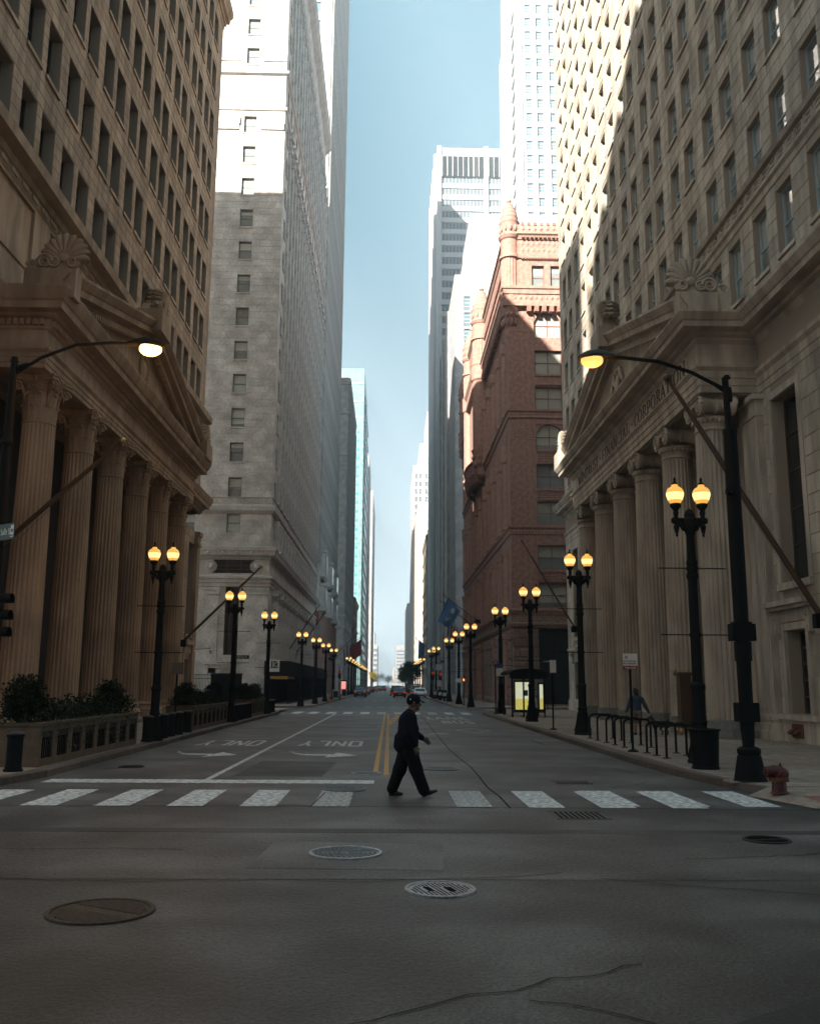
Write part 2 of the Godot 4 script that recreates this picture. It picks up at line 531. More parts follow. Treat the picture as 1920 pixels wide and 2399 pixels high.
func stones(parent: Node3D, F: Transform3D, area: Rect2, holes: Array, course: float, long: float, proud: float, tones: Array, limit: int, sd: int, joint := 0.014, rocky := 0.0) -> void:
	# ashlar: every block a stone of its own, in courses broken by the openings
	var r := RandomNumberGenerator.new()
	r.seed = sd
	var list := []
	var rows := maxi(1, roundi(area.size.y / course))
	var ch := area.size.y / rows
	for j in rows:
		var y0 := area.position.y + j * ch
		var y1 := y0 + ch
		var cuts := []
		for h in holes:
			if h.position.y < y1 - 0.04 and h.end.y > y0 + 0.04:
				cuts.append(h)
		cuts.sort_custom(func(p, q): return p.position.x < q.position.x)
		var x := area.position.x
		var spans := []
		for h in cuts:
			if h.position.x > x + 0.05:
				spans.append([x, minf(h.position.x, area.end.x)])
			x = maxf(x, h.end.x)
		if x < area.end.x - 0.05:
			spans.append([x, area.end.x])
		for s in spans:
			var w: float = s[1] - s[0]
			var k := maxi(1, roundi(w / long))
			var off := (0.5 if j % 2 == 1 and k > 1 else 0.0)
			var edges := [s[0]]
			for i in range(1, k + (1 if off > 0.0 else 0)):
				edges.append(s[0] + w / k * (i - off))
			edges.append(s[1])
			for i in edges.size() - 1:
				list.append([edges[i], y0, edges[i + 1], y1])
	var eye := V(0, 1.95, 0)
	for b in list:
		b.append((F * V((b[0] + b[2]) / 2, (b[1] + b[3]) / 2, 0) - eye).length())
		b.append(r.randi() % tones.size())
	list.sort_custom(func(p, q): return p[4] < q[4])
	var rest := []
	for m in tones:
		var mb := MB.new()
		mb.t = F
		rest.append(mb)
	var g := joint / 2.0
	var num := 0
	for b in list:
		if num < limit:
			var w: float = snappedf(b[2] - b[0] - joint, 0.01); var h: float = snappedf(b[3] - b[1] - joint, 0.01)
			var pick := r.randi() % 4
			var key := "stone %s %s %s %s %s" % [w, h, proud, rocky, pick if rocky > 0.0 else 0]
			if not cache.has(key):
				var mb := MB.new()
				if rocky > 0.0:
					mb.rough(-w / 2, -h / 2, w / 2, h / 2, -0.03, proud, 0.03, r, rocky)
				else:
					mb.slab(-w / 2, -h / 2, w / 2, h / 2, -0.02, proud, minf(0.012, proud))
				cache[key] = mb.mesh()
			obj("stone", cache[key], tones[b[5]], parent, F * Transform3D(Basis(), V((b[0] + b[2]) / 2, (b[1] + b[3]) / 2, 0)))
			num += 1
		elif rocky > 0.0:
			rest[b[5]].rough(b[0] + g, b[1] + g, b[2] - g, b[3] - g, -0.03, proud, 0.03, r, rocky)
		else:
			rest[b[5]].slab(b[0] + g, b[1] + g, b[2] - g, b[3] - g, -0.02, proud, minf(0.012, proud))
	for i in tones.size():
		if rest[i].v.size():
			obj("stone", rest[i], tones[i], parent, Transform3D.IDENTITY, "stuff")


func window_frame(w: float, h: float, style: Dictionary) -> ArrayMesh:
	var key := "frame %.2f %.2f %s" % [w, h, style.name]
	if not cache.has(key):
		var mb := MB.new()
		var b: float = style.bar
		mb.box(V(0, 0, 0), V(b, h, 0.07))
		mb.box(V(w - b, 0, 0), V(w, h, 0.07))
		mb.box(V(b, h - b, 0), V(w - b, h, 0.07))
		mb.box(V(b, 0, 0), V(w - b, b, 0.07))
		for r in style.rails:
			mb.box(V(b, h * r - b * 0.45, 0), V(w - b, h * r + b * 0.45, 0.062))
		for r in style.mulls:
			mb.box(V(w * r - b * 0.4, b, 0.002), V(w * r + b * 0.4, h - b, 0.06))
		cache[key] = mb.mesh()
	return cache[key]


func plate(w: float, h: float, d: float) -> ArrayMesh:
	var key := "plate %.2f %.2f %.3f" % [w, h, d]
	if not cache.has(key):
		var mb := MB.new()
		mb.box(V(0, 0, -d), V(w, h, 0))
		cache[key] = mb.mesh()
	return cache[key]


func windows(parent: Node3D, F: Transform3D, holes: Array, depth: float, style: Dictionary, limit := 300) -> void:
	var eye := V(0, 1.95, 0)
	var list := holes.duplicate()
	list.sort_custom(func(p, q): return (F * V(p.position.x, p.position.y, 0) - eye).length_squared() < (F * V(q.position.x, q.position.y, 0) - eye).length_squared())
	var rest := MB.new(); var panes := MB.new()
	for i in list.size():
		var h: Rect2 = list[i]
		var w := snappedf(h.size.x - 0.004, 0.01); var t := snappedf(h.size.y - 0.004, 0.01)
		var at := F * Transform3D(Basis(), V(h.position.x + 0.002, h.position.y + 0.002, -depth))
		if i < limit:
			var o := obj("window", window_frame(w, t, style), style.frame, parent, at)
			obj("pane", plate(w - 0.02, t - 0.02, 0.01), style.glass, o, at * Transform3D(Basis(), V(0.01, 0.01, 0.03)))
			if rng.randf() < style.blind:
				var f: float = [0.25, 0.4, 0.5, 0.55, 0.8, 1.0][rng.randi() % 6]
				var bh := snappedf((t - 0.06) * f, 0.05)
				obj("blind", plate(w - 0.08, bh, 0.015), style.blind_mat, o, at * Transform3D(Basis(), V(0.04, t - 0.03 - bh, -0.05)))
		else:
			rest.t = at; panes.t = at
			var b: float = style.bar
			rest.box(V(0, 0, 0), V(b, t, 0.06)); rest.box(V(w - b, 0, 0), V(w, t, 0.06))
			for q in style.rails:
				rest.box(V(b, t * q - b / 2, 0), V(w - b, t * q + b / 2, 0.05))
			panes.box(V(0.01, 0.01, 0.02), V(w - 0.01, t - 0.01, 0.03))
	if rest.v.size():
		obj("window", rest, style.frame, parent, Transform3D.IDENTITY, "stuff")
		obj("pane", panes, style.glass if style.glass != M.clear_glass else M.dark_glass, parent, Transform3D.IDENTITY, "stuff")


func sills(mb: MB, holes: Array, over: float, out: float, high: float) -> void:
	for h in holes:
		mb.box(V(h.position.x - over, h.position.y - high, -0.02), V(h.end.x + over, h.position.y, out))


func arch_fill(mb: MB, u0: float, u1: float, spring: float, top: float, depth: float, z := 0.0) -> void:
	# the wall above a round arch inside a square-headed opening
	var r := (u1 - u0) / 2.0
	var cx := (u0 + u1) / 2.0
	var seg := 12
	for i in seg:
		var a := PI * i / seg; var b := PI * (i + 1) / seg
		var p := V(cx + r * cos(a), spring + r * sin(a), z); var q := V(cx + r * cos(b), spring + r * sin(b), z)
		mb.quad(p, V(p.x, top, z), V(q.x, top, z), q)
		mb.quad(q, q - V(0, 0, depth), p - V(0, 0, depth), p)


func core(parent: Node3D, x0: float, z0: float, x1: float, z1: float, y1: float, m: Material, inset := 0.9) -> void:
	# the dark inside that windows look into, with the roof slab
	var mb := MB.new()
	mb.box(V(minf(x0, x1) + inset, 0.05, minf(z0, z1) + inset), V(maxf(x0, x1) - inset, y1 - 0.35, maxf(z0, z1) - inset))
	obj("interior", mb, M.inside, parent)
	var rf := MB.new()
	rf.box(V(minf(x0, x1) + 0.02, y1 - 0.3, minf(z0, z1) + 0.02), V(maxf(x0, x1) - 0.02, y1 - 0.01, maxf(z0, z1) - 0.02))
	obj("roof", rf, m, parent)


func grid(u: Array, v: Array, w: float, h: float) -> Array:
	var out := []
	for y in v:
		for x in u:
			out.append(Rect2(x, y, w, h))
	return out


# ---------------------------------------------------------------- ground

func flat(poly: Array, y0: float, y1: float) -> MB:
	# a slab from a plan outline of (x, z)
	var mb := MB.new()
	mb.t = Transform3D(Basis(V(1, 0, 0), V(0, 0, 1), V(0, -1, 0)), Vector3.ZERO)  # plan (x, z) to world: local z is down
	var p := PackedVector2Array()
	for q in poly: p.append(q)
	mb.prism(p, -y1, -y0)
	return mb


func strip(pts: Array, w: float, y: float) -> MB:
	var mb := MB.new()
	for i in pts.size() - 1:
		var a := V(pts[i].x, y, pts[i].y); var b := V(pts[i + 1].x, y, pts[i + 1].y)
		var s := (b - a).cross(Vector3.UP).normalized() * w / 2.0
		mb.quad(a + s, b + s, b - s, a - s)
	return mb


func lay(x0: float, z0: float, x1: float, z1: float, y: float) -> MB:
	var mb := MB.new()
	mb.quad(V(x0, y, z0), V(x1, y, z0), V(x1, y, z1), V(x0, y, z1))
	return mb


func sheet_xz(x0: float, zn: float, x1: float, zf: float, y: float) -> MB:
	return lay(x0, zn, x1, zf, y)


func build_ground() -> void:
	struct("ground", lay(-900, 120, 900, -2500, -0.05), M.asphalt_far)
	var road := struct("road", lay(-16, -15.34, 16, -1200, 0.0), M.asphalt)
	var cross := struct("crossing_road", lay(-220, 9, 220, -15.34, 0.0), M.asphalt_new)
	struct("side_street", lay(-160, -70.5, -16, -77.0, 0.0), M.asphalt)
	struct("side_street", lay(16, -70.5, 160, -77.0, 0.0), M.asphalt)
	obj("resurfaced_strip", lay(-40, -9.85, 40, -15.30, 0.004), M.asphalt, cross)
	# mended places, scuffs and tar lines
	obj("road_patch", flat([Vector2(-7.6, -4.6), Vector2(-5.1, -4.4), Vector2(-5.0, -6.6), Vector2(-6.2, -6.9), Vector2(-7.7, -6.7)], -0.02, 0.003), M.asphalt_patch, cross)
	obj("road_patch", flat([Vector2(1.9, -5.1), Vector2(4.4, -6.9), Vector2(4.1, -7.2), Vector2(1.6, -5.5)], -0.02, 0.003), M.asphalt_patch, cross)
	obj("road_patch", flat([Vector2(-1.5, -10.4), Vector2(0.6, -10.3), Vector2(0.7, -11.9), Vector2(-1.4, -12.1)], -0.02, 0.007), M.asphalt_pale, cross)
	obj("road_patch", flat([Vector2(-16, -12.9), Vector2(16, -12.7), Vector2(16, -13.0), Vector2(-16, -13.25)], -0.02, 0.007), M.asphalt_patch, cross)
	obj("road_patch", flat([Vector2(2.1, -24.2), Vector2(4.9, -24.3), Vector2(4.8, -28.2), Vector2(2.1, -28.0)], -0.02, 0.002), M.asphalt_pale, road)
	obj("road_patch", flat([Vector2(-6.6, -33.5), Vector2(-3.8, -33.6), Vector2(-3.8, -37.6), Vector2(-6.6, -37.4)], -0.02, 0.002), M.asphalt_pale, road)
	obj("road_patch", flat([Vector2(-3.3, -20.4), Vector2(-1.4, -20.3), Vector2(-1.3, -24.1), Vector2(-3.2, -24.3)], -0.02, 0.002), M.asphalt_patch, road)
	var rc := RandomNumberGenerator.new()
	rc.seed = 77
	for q in [[-4.6, -9.6, 0.25, -0.02, 26], [2.2, -9.9, 0.22, 0.06, 22], [-1.4, -5.2, 0.16, -0.09, 22], [3.4, -11.0, 0.2, -0.05, 14], [-7.0, -11.6, 0.24, 0.02, 20], [0.9, -6.2, 0.12, 0.1, 14], [-2.1, -18.3, -0.12, -0.1, 12], [4.4, -18.4, 0.1, -0.14, 12], [-5.6, -16.2, 0.2, 0.02, 16], [2.4, -16.5, 0.16, -0.03, 16]]:
		var pts := []
		var p := Vector2(q[0], q[1])
		for i in q[4]:
			pts.append(p)
			p += Vector2(q[2], q[3]) + Vector2(rc.randf_range(-0.04, 0.04), rc.randf_range(-0.09, 0.09))
		obj("crack", strip(pts, 0.014, 0.0095), M.crack, cross if q[1] > -15.0 else road)
	# marks on the road
	for i in 10:
		var x := -6.46 + i * 1.17
		if i == 5:
			continue
		var worn := i in [4, 6]
		var x1 := x + 0.58
		var z1 := -15.42; var z0 := -17.75
		if i == 0:
			var q := MB.new()
			q.quad(V(-7.1, 0.004, -15.9), V(-6.5, 0.004, -15.9), V(-6.45, 0.004, -17.65), V(-7.05, 0.004, -17.65))
			obj("crosswalk_bar", q, M.paint, road)
			x += 0.0
		obj("crosswalk_bar", lay(x + 0.57, z1, x1 + 0.57, z0, 0.005), M.paint_worn if worn else M.paint, road)
	for x in [3.56, 4.71, 5.9]:
		obj("crosswalk_bar", lay(x + 0.0, -15.62, x + 0.6, -17.85, 0.006), M.paint, road)
	obj("crosswalk_bar", lay(-0.92, -15.5, -0.62, -17.3, 0.004), M.paint_worn, road)
	obj("stop_line", lay(-6.85, -18.95, -0.27, -19.6, 0.004), M.paint, road)
	obj("lane_line", strip([Vector2(-3.69, -19.62), Vector2(-3.47, -63.2)], 0.13, 0.004), M.paint, road)
	obj("centre_line", strip([Vector2(-0.27, -20.9), Vector2(-0.22, -62.9)], 0.11, 0.004), M.paint_yellow, road)
	obj("centre_line", strip([Vector2(-0.03, -20.7), Vector2(-0.02, -44.0), Vector2(-0.01, -45.0), Vector2(0.0, -62.9)], 0.11, 0.004), M.paint_yellow, road)
	obj("centre_line", strip([Vector2(0.0, -45.2), Vector2(0.75, -59.0)], 0.11, 0.005), M.paint_yellow, road)
	obj("centre_line", strip([Vector2(0.02, -48.4), Vector2(0.62, -61.0)], 0.10, 0.005), M.paint_yellow, road)
	obj("centre_mark", lay(-0.5, -43.6, 0.35, -43.9, 0.007), M.paint_worn, road)
	for s in [[-6.15, -4.15], [-2.9, -0.85]]:
		turn_arrow(road, s[0] + 0.1, s[1])
		road_word(road, s[0], s[1])
	# the bus lane on the right
	var word := lettering("lane_word", "LANE", 3.6, 0.002, M.paint_worn, road, Transform3D(Basis(V(1, 0, 0), V(0, 0, -1), V(0, 1, 0)), V(3.4, 0.005, -55.2)), "Droid Sans", 700, 0.19)
	lettering("lane_word", "BUS", 3.6, 0.002, M.paint_worn, road, Transform3D(Basis(V(1, 0, 0), V(0, 0, -1), V(0, 1, 0)), V(3.65, 0.005, -49.6)), "Droid Sans", 700, 0.19)
	word.set_meta("label", "worn white lane lettering on the bus lane")
	obj("lane_diamond", strip([Vector2(2.95, -40.8), Vector2(3.75, -42.6), Vector2(4.4, -40.6), Vector2(3.62, -39.3), Vector2(2.95, -40.8)], 0.1, 0.004), M.paint_worn, road)
	obj("lane_mark", lay(1.67, -38.1, 2.44, -38.4, 0.004), M.paint_worn, road)
	for i in 11:
		var x := -6.5 + i * 1.15
		obj("crosswalk_bar", lay(x, -62.2, x + 0.6, -66.4, 0.004), M.paint_worn if i in [5, 6, 8] else M.paint, road)
	for i in 10:
		obj("crosswalk_bar", lay(-5.3 + i * 1.1, -79.5, -4.75 + i * 1.1, -80.6, 0.004), M.paint_worn, road)
		obj("crosswalk_bar", lay(-5.2 + i * 1.08, -113.0, -4.7 + i * 1.08, -116.0, 0.004), M.paint_worn, road)
	# joints and cracks
	obj("crack", strip([Vector2(1.98, -15.4), Vector2(1.99, -16.9), Vector2(1.93, -18.4), Vector2(1.98, -20.9), Vector2(2.0, -22.9), Vector2(1.93, -25.3), Vector2(1.87, -28.9), Vector2(1.92, -36.3), Vector2(2.05, -53.4), Vector2(2.0, -62)], 0.032, 0.003), M.crack, road)
	obj("crack", strip([Vector2(-1.9, -15.57), Vector2(-1.55, -15.64), Vector2(-1.23, -15.49), Vector2(-1.13, -17.4), Vector2(-0.81, -17.37)], 0.02, 0.0075), M.crack, road)
	obj("crack", strip([Vector2(-3.24, -21.98), Vector2(-2.99, -22.28), Vector2(-2.66, -22.13)], 0.03, 0.003), M.crack, road)
	obj("crack", strip([Vector2(5.5, -24.75), Vector2(6.06, -24.78)], 0.05, 0.003), M.crack, road)
	obj("crack", strip([Vector2(4.65, -23.05), Vector2(5.41, -22.67), Vector2(5.58, -21.29)], 0.03, 0.003), M.crack, road)
	obj("crack", strip([Vector2(3.4, -36.3), Vector2(4.1, -36.2)], 0.09, 0.003), M.crack, road)
	obj("crack", strip([Vector2(4.5, -34.2), Vector2(5.16, -34.29), Vector2(5.2, -31.4), Vector2(5.5, -31.2)], 0.05, 0.003), M.crack, road)
	obj("crack", strip([Vector2(-6.5, -21.8), Vector2(-6.1, -22.2), Vector2(-5.7, -22.1)], 0.05, 0.003), M.crack, road)
	obj("crack", strip([Vector2(-5.29, -25.07), Vector2(-4.7, -24.85)], 0.06, 0.003), M.crack, road)
	obj("road_joint", strip([Vector2(-16, -15.33), Vector2(0.2, -15.46), Vector2(7.0, -15.24), Vector2(16, -15.2)], 0.03, 0.0085), M.crack, road)
	obj("crack", strip([Vector2(0.8, -19.2), Vector2(1.5, -19.5), Vector2(1.95, -19.4)], 0.02, 0.003), M.crack, road)
	for z in [-27.5, -33.0, -40.0, -52.0]:
		obj("road_joint", strip([Vector2(1.95, z), Vector2(4.2, z + 0.2), Vector2(6.2, z - 0.1)], 0.02, 0.003), M.crack, road)
	# pavements
	var left := struct("pavement", flat([Vector2(-60, -16.6), Vector2(-9.4, -16.6), Vector2(-8.0, -17.3), Vector2(-7.35, -18.4), Vector2(-7.1, -20.0), Vector2(-7.1, -61.5), Vector2(-7.6, -65), Vector2(-9.0, -68.5), Vector2(-12, -70.4), Vector2(-60, -70.5)], -0.04, 0.135), M.joint)
	var right := struct("pavement", flat([Vector2(60, -17.3), Vector2(7.0, -17.3), Vector2(6.62, -18.7), Vector2(6.36, -21), Vector2(6.25, -24), Vector2(6.25, -62), Vector2(6.9, -65.5), Vector2(8.6, -68.6), Vector2(12, -70.4), Vector2(60, -70.5)], -0.04, 0.135), M.joint)
	struct("pavement", flat([Vector2(-60, -77), Vector2(-8.6, -77), Vector2(-7.0, -78.2), Vector2(-6.35, -80), Vector2(-6.0, -108), Vector2(-5.9, -150), Vector2(-5.9, -195), Vector2(-60, -195)], -0.04, 0.15), M.concrete)
	struct("pavement", flat([Vector2(60, -77), Vector2(8.6, -77), Vector2(6.6, -78.2), Vector2(5.75, -80.5), Vector2(5.5, -112), Vector2(5.5, -145), Vector2(60, -145)], -0.04, 0.15), M.concrete)
	struct("pavement", flat([Vector2(60, -160), Vector2(5.6, -160), Vector2(5.6, -225), Vector2(60, -225)], -0.04, 0.15), M.concrete)
	struct("pavement", flat([Vector2(-60, -212), Vector2(-5.9, -212), Vector2(-5.9, -330), Vector2(-60, -330)], -0.04, 0.15), M.concrete)
	struct("pavement", flat([Vector2(60, -238), Vector2(5.8, -238), Vector2(5.8, -700), Vector2(60, -700)], -0.04, 0.15), M.concrete)
	struct("pavement", flat([Vector2(-60, -345), Vector2(-6.0, -345), Vector2(-6.0, -700), Vector2(-60, -700)], -0.04, 0.15), M.concrete)
	# paving slabs, each with its own edges
	var tones := [M.concrete, M.concrete_b, M.concrete_c]
	rng.seed = 5
	for side in [left, right]:
		var s := -1.0 if side == left else 1.0
		var xs := [7.45, 8.95, 10.45, 11.95, 13.45, 14.95] if side == left else [6.62, 8.1, 9.58, 11.06, 12.54, 14.02]
		for j in 30:
			var z := -18.9 - j * 1.4
			for i in xs.size() - 1:
				var w: float = xs[i + 1] - xs[i] - 0.012
				var k := "flag %.2f" % w
				if not cache.has(k):
					var mb := MB.new()
					mb.t = Transform3D(Basis(V(1, 0, 0), V(0, 0, -1), V(0, 1, 0)), Vector3.ZERO)
					mb.slab(-w / 2, -0.694, w / 2, 0.694, -0.02, 0.015, 0.006)
					cache[k] = mb.mesh()
				obj("paving_slab", cache[k], tones[rng.randi() % 3], side, Transform3D(Basis(), V(s * (xs[i] + xs[i + 1]) / 2, 0.135, z)))
		# far part and corner in one sheet
		obj("paving_sheet", lay(minf(s * 7.4, s * 40), -60.4, maxf(s * 7.4, s * 40), -70.3, 0.148), M.concrete, side)
		obj("paving_sheet", lay(minf(s * (15.0), s * 40), -17.4, maxf(s * 15.0, s * 40), -60.4, 0.147), M.concrete_b, side)
		obj("paving_sheet", lay(minf(s * 8.2, s * 40), -17.35, maxf(s * 8.2, s * 40), -18.2, 0.148), M.concrete_c, side)
	obj("paving_sheet", flat([Vector2(7.05, -17.4), Vector2(8.2, -17.4), Vector2(8.2, -18.2), Vector2(6.95, -18.2)], 0.13, 0.147), M.concrete_c, right)
	obj("paving_sheet", flat([Vector2(-8.2, -17.3), Vector2(-7.9, -17.6), Vector2(-7.6, -18.2), Vector2(-8.2, -18.2)], 0.13, 0.147), M.concrete_c, left)
	# dropped kerb at the near right corner, with its red tactile pad
	var ramp := MB.new()
	ramp.quad(V(6.95, 0.012, -15.4), V(60, 0.012, -15.4), V(60, 0.146, -17.3), V(6.95, 0.146, -17.3))
	ramp.tri(V(6.95, 0.012, -15.4), V(6.95, 0.146, -17.3), V(6.55, 0.004, -17.2))
	struct("ramp", ramp, M.concrete_c)
	var pad := MB.new()
	pad.quad(V(7.35, 0.02, -15.45), V(12, 0.02, -15.45), V(10.6, 0.09, -16.45), V(7.2, 0.088, -16.45))
	obj("tactile_pad", pad, M.tactile_red, right)
	# kerb stones
	kerb(left, [Vector2(-9.4, -16.6), Vector2(-8.0, -17.3), Vector2(-7.35, -18.4), Vector2(-7.1, -20.0), Vector2(-7.1, -61.5), Vector2(-7.6, -65), Vector2(-9.0, -68.5), Vector2(-12, -70.4)], 1.0)
	kerb(right, [Vector2(6.62, -18.7), Vector2(6.36, -21), Vector2(6.25, -24), Vector2(6.25, -62), Vector2(6.9, -65.5), Vector2(8.6, -68.6), Vector2(12, -70.4)], -1.0)


func kerb(parent: Node3D, path: Array, s: float) -> void:
	# granite kerb stones about two metres long, their top proud of the pavement's edge
	rng.seed = 17
	for i in path.size() - 1:
		var a := V(path[i].x, 0, path[i].y); var b := V(path[i + 1].x, 0, path[i + 1].y)
		var k := maxi(1, roundi((b - a).length() / 2.1))
		for j in k:
			var p := a.lerp(b, float(j) / k); var q := a.lerp(b, float(j + 1) / k)
			var d := (q - p).normalized()
			p += d * 0.006; q -= d * 0.006
			var o := d.cross(Vector3.UP) * s    # towards the road
			var mb := MB.new()
			var pr := [Vector2(0.012, 0.0), Vector2(0.012, 0.132), Vector2(-0.008, 0.152), Vector2(-0.19, 0.153), Vector2(-0.19, 0.1)]
			var A := []; var B := []
			for t in pr:
				A.append(p + o * t.x + Vector3.UP * t.y); B.append(q + o * t.x + Vector3.UP * t.y)
			if s > 0: mb.loft(B, A)
			else: mb.loft(A, B)
			obj("kerb_stone", mb, M.kerb_stone if rng.randf() < 0.6 else M.kerb_stone_b, parent)


func turn_arrow(road: Node3D, x0: float, x1: float) -> void:
	# a turn arrow painted for oncoming drivers
	var w := x1 - x0
	var mb := MB.new()
	var y := 0.005
	var pts := [Vector2(0.0, -27.6), Vector2(0.06, -26.95), Vector2(0.2, -26.5), Vector2(0.62, -26.35)]
	var wid := [0.30, 0.36, 0.36, 0.34]
	for i in 3:
		var a := V(x0 + pts[i].x * w, y, pts[i].y); var b := V(x0 + pts[i + 1].x * w, y, pts[i + 1].y)
		mb.quad(a + V(0.0, 0, wid[i] * 0.7) + V(0.12, 0, 0), b + V(0.05, 0, wid[i + 1] * 0.7), b - V(0.0, 0, wid[i + 1] * 0.7), a - V(0.12, 0, wid[i] * 0.7))
	mb.tri(V(x0 + w * 0.55, y, -25.5), V(x1, y, -26.25), V(x0 + w * 0.7, y, -27.25))
	obj("turn_arrow", mb, M.paint, road)


func road_word(road: Node3D, x0: float, x1: float) -> void:
	# ONLY, to be read by drivers coming the other way: stretched letters of plain strokes
	var z0 := -32.6; var z1 := -30.2   # bottom of the letters lies away from us
	var w := (x1 - x0 - 0.3) / 4.0
	var shapes := {
		"O": [[Vector2(0, 0), Vector2(1, 0)], [Vector2(1, 0), Vector2(1, 1)], [Vector2(1, 1), Vector2(0, 1)], [Vector2(0, 1), Vector2(0, 0)]],
		"N": [[Vector2(0, 0), Vector2(0, 1)], [Vector2(0, 1), Vector2(1, 0)], [Vector2(1, 0), Vector2(1, 1)]],
		"L": [[Vector2(0, 1), Vector2(0, 0)], [Vector2(0, 0), Vector2(1, 0)]],
		"Y": [[Vector2(0, 1), Vector2(0.5, 0.5)], [Vector2(1, 1), Vector2(0.5, 0.5)], [Vector2(0.5, 0.55), Vector2(0.5, 0)]],
	}
	var k := 0
	for ch in ["O", "N", "L", "Y"]:
		var mb := MB.new()
		var xr := x1 - k * (w + 0.1) - 0.05
		for s in shapes[ch]:
			var a := V(xr - s[0].x * (w - 0.1), 0.005, lerpf(z0, z1, s[0].y)); var b := V(xr - s[1].x * (w - 0.1), 0.005, lerpf(z0, z1, s[1].y))
			var across: bool = absf(a.z - b.z) < 0.1
			var e := V(0, 0, 0.17) if across else V(0.055, 0, 0)
			if across:
				if a.x > b.x: mb.quad(b + e, a + e, a - e, b - e)
				else: mb.quad(a + e, b + e, b - e, a - e)
			else:
				if a.z > b.z: mb.quad(a - e, a + e, b + e, b - e)
				else: mb.quad(b - e, b + e, a + e, a - e)
		obj("road_letter", mb, M.paint, road)
		k += 1


func manhole(at: Vector2, rx: float, rz: float, ring: Material, lid: Material, label: String, pattern: int, turn := 0.0, y := 0.005) -> void:
	var o := thing("manhole_cover", label, "manhole cover", V(at.x, y, at.y), "manhole covers in the road", turn)
	var X := Transform3D(Basis.from_euler(V(0, turn, 0)).scaled_local(V(rx, 1, rz)), V(at.x, y, at.y))
	var a := MB.new()
	a.lathe([Vector2(1.0, -0.02), Vector2(1.0, 0.012), Vector2(0.985, 0.016), Vector2(0.91, 0.016), Vector2(0.90, 0.004)], 40)
	obj("frame", a, ring, o, X)
	var l := MB.new()
	l.lathe([Vector2(0.90, 0.004), Vector2(0.86, 0.006), Vector2(0.001, 0.006)], 40)
	obj("lid", l, lid, o, X)
	var b := MB.new()
	if pattern == 0:     # round studs in rings
		for r in 6:
			var rr := 0.18 + r * 0.125
			var cnt := int(rr * 42)
			for k in cnt:
				var t := TAU * k / cnt
				b.t = Transform3D(Basis.from_euler(V(0, t, 0)), V(cos(t) * rr, 0.006, -sin(t) * rr))
				b.box(V(-0.035, 0, -0.045), V(0.035, 0.007, 0.045))
	elif pattern == 1:   # open slots in rows, two plates
		for i in range(-7, 8):
			for j in range(-7, 8):
				var p := Vector2(i * 0.11, j * 0.115 + (0.055 if i % 2 else 0.0))
				if p.length() < 0.80 and not (absf(p.x - 0.25) < 0.16 and absf(p.y - 0.12) < 0.32) and not (absf(p.x + 0.3) < 0.14 and absf(p.y + 0.08) < 0.3):
					b.box(V(p.x - 0.030, 0.006, p.y - 0.036), V(p.x + 0.030, 0.0075, p.y + 0.036))
		b.box(V(0.14, 0.006, -0.17), V(0.36, 0.0076, 0.4))
		b.box(V(-0.40, 0.006, -0.35), V(-0.22, 0.0076, 0.2))
	elif pattern == 2:   # close ribs with a bare diagonal plate
		for i in range(-17, 18):
			var x := i * 0.047
			var hz := sqrt(maxf(0.0, 0.72 - x * x))
			var c := x * 1.2
			for seg in [[-hz, c - 0.22], [c + 0.22, hz]]:
				if seg[1] - seg[0] > 0.05:
					b.box(V(x - 0.012, 0.006, maxf(seg[0], -hz)), V(x + 0.012, 0.013, minf(seg[1], hz)))
	else:                # long grate bars
		for i in range(-6, 7):
			var x := i * 0.12
			var hz := sqrt(maxf(0.0, 0.72 - x * x))
			b.box(V(x - 0.03, 0.006, -hz), V(x + 0.03, 0.010, -0.08)); b.box(V(x - 0.03, 0.006, 0.08), V(x + 0.03, 0.010, hz))
	obj("pattern", b, M.hole if pattern in [1, 3] else lid, o, X, "stuff")


func grate(x0: float, z0: float, x1: float, z1: float, bars: int, label: String) -> void:
	var o := thing("drain_grate", label, "drain", V((x0 + x1) / 2, 0.004, (z0 + z1) / 2))
	var f := MB.new()
	f.box(V(x0, 0.0, z0), V(x1, 0.006, z1))
	obj("pit", f, M.hole, o)
	var w := (x1 - x0) / (bars * 2 + 1)
	for i in bars + 1:
		var b := MB.new()
		b.box(V(x0 + i * 2 * w, 0.001, z0 + 0.002), V(x0 + i * 2 * w + w, 0.010, z1 - 0.002))
		obj("bar", b, M.asphalt_new, o)
	for z in [z0, z1]:
		var e := MB.new()
		e.box(V(x0 - 0.03, 0.001, z - 0.03), V(x1 + 0.03, 0.011, z + 0.03))
		obj("rim", e, M.cover_dark, o)


# ---------------------------------------------------------------- classical parts

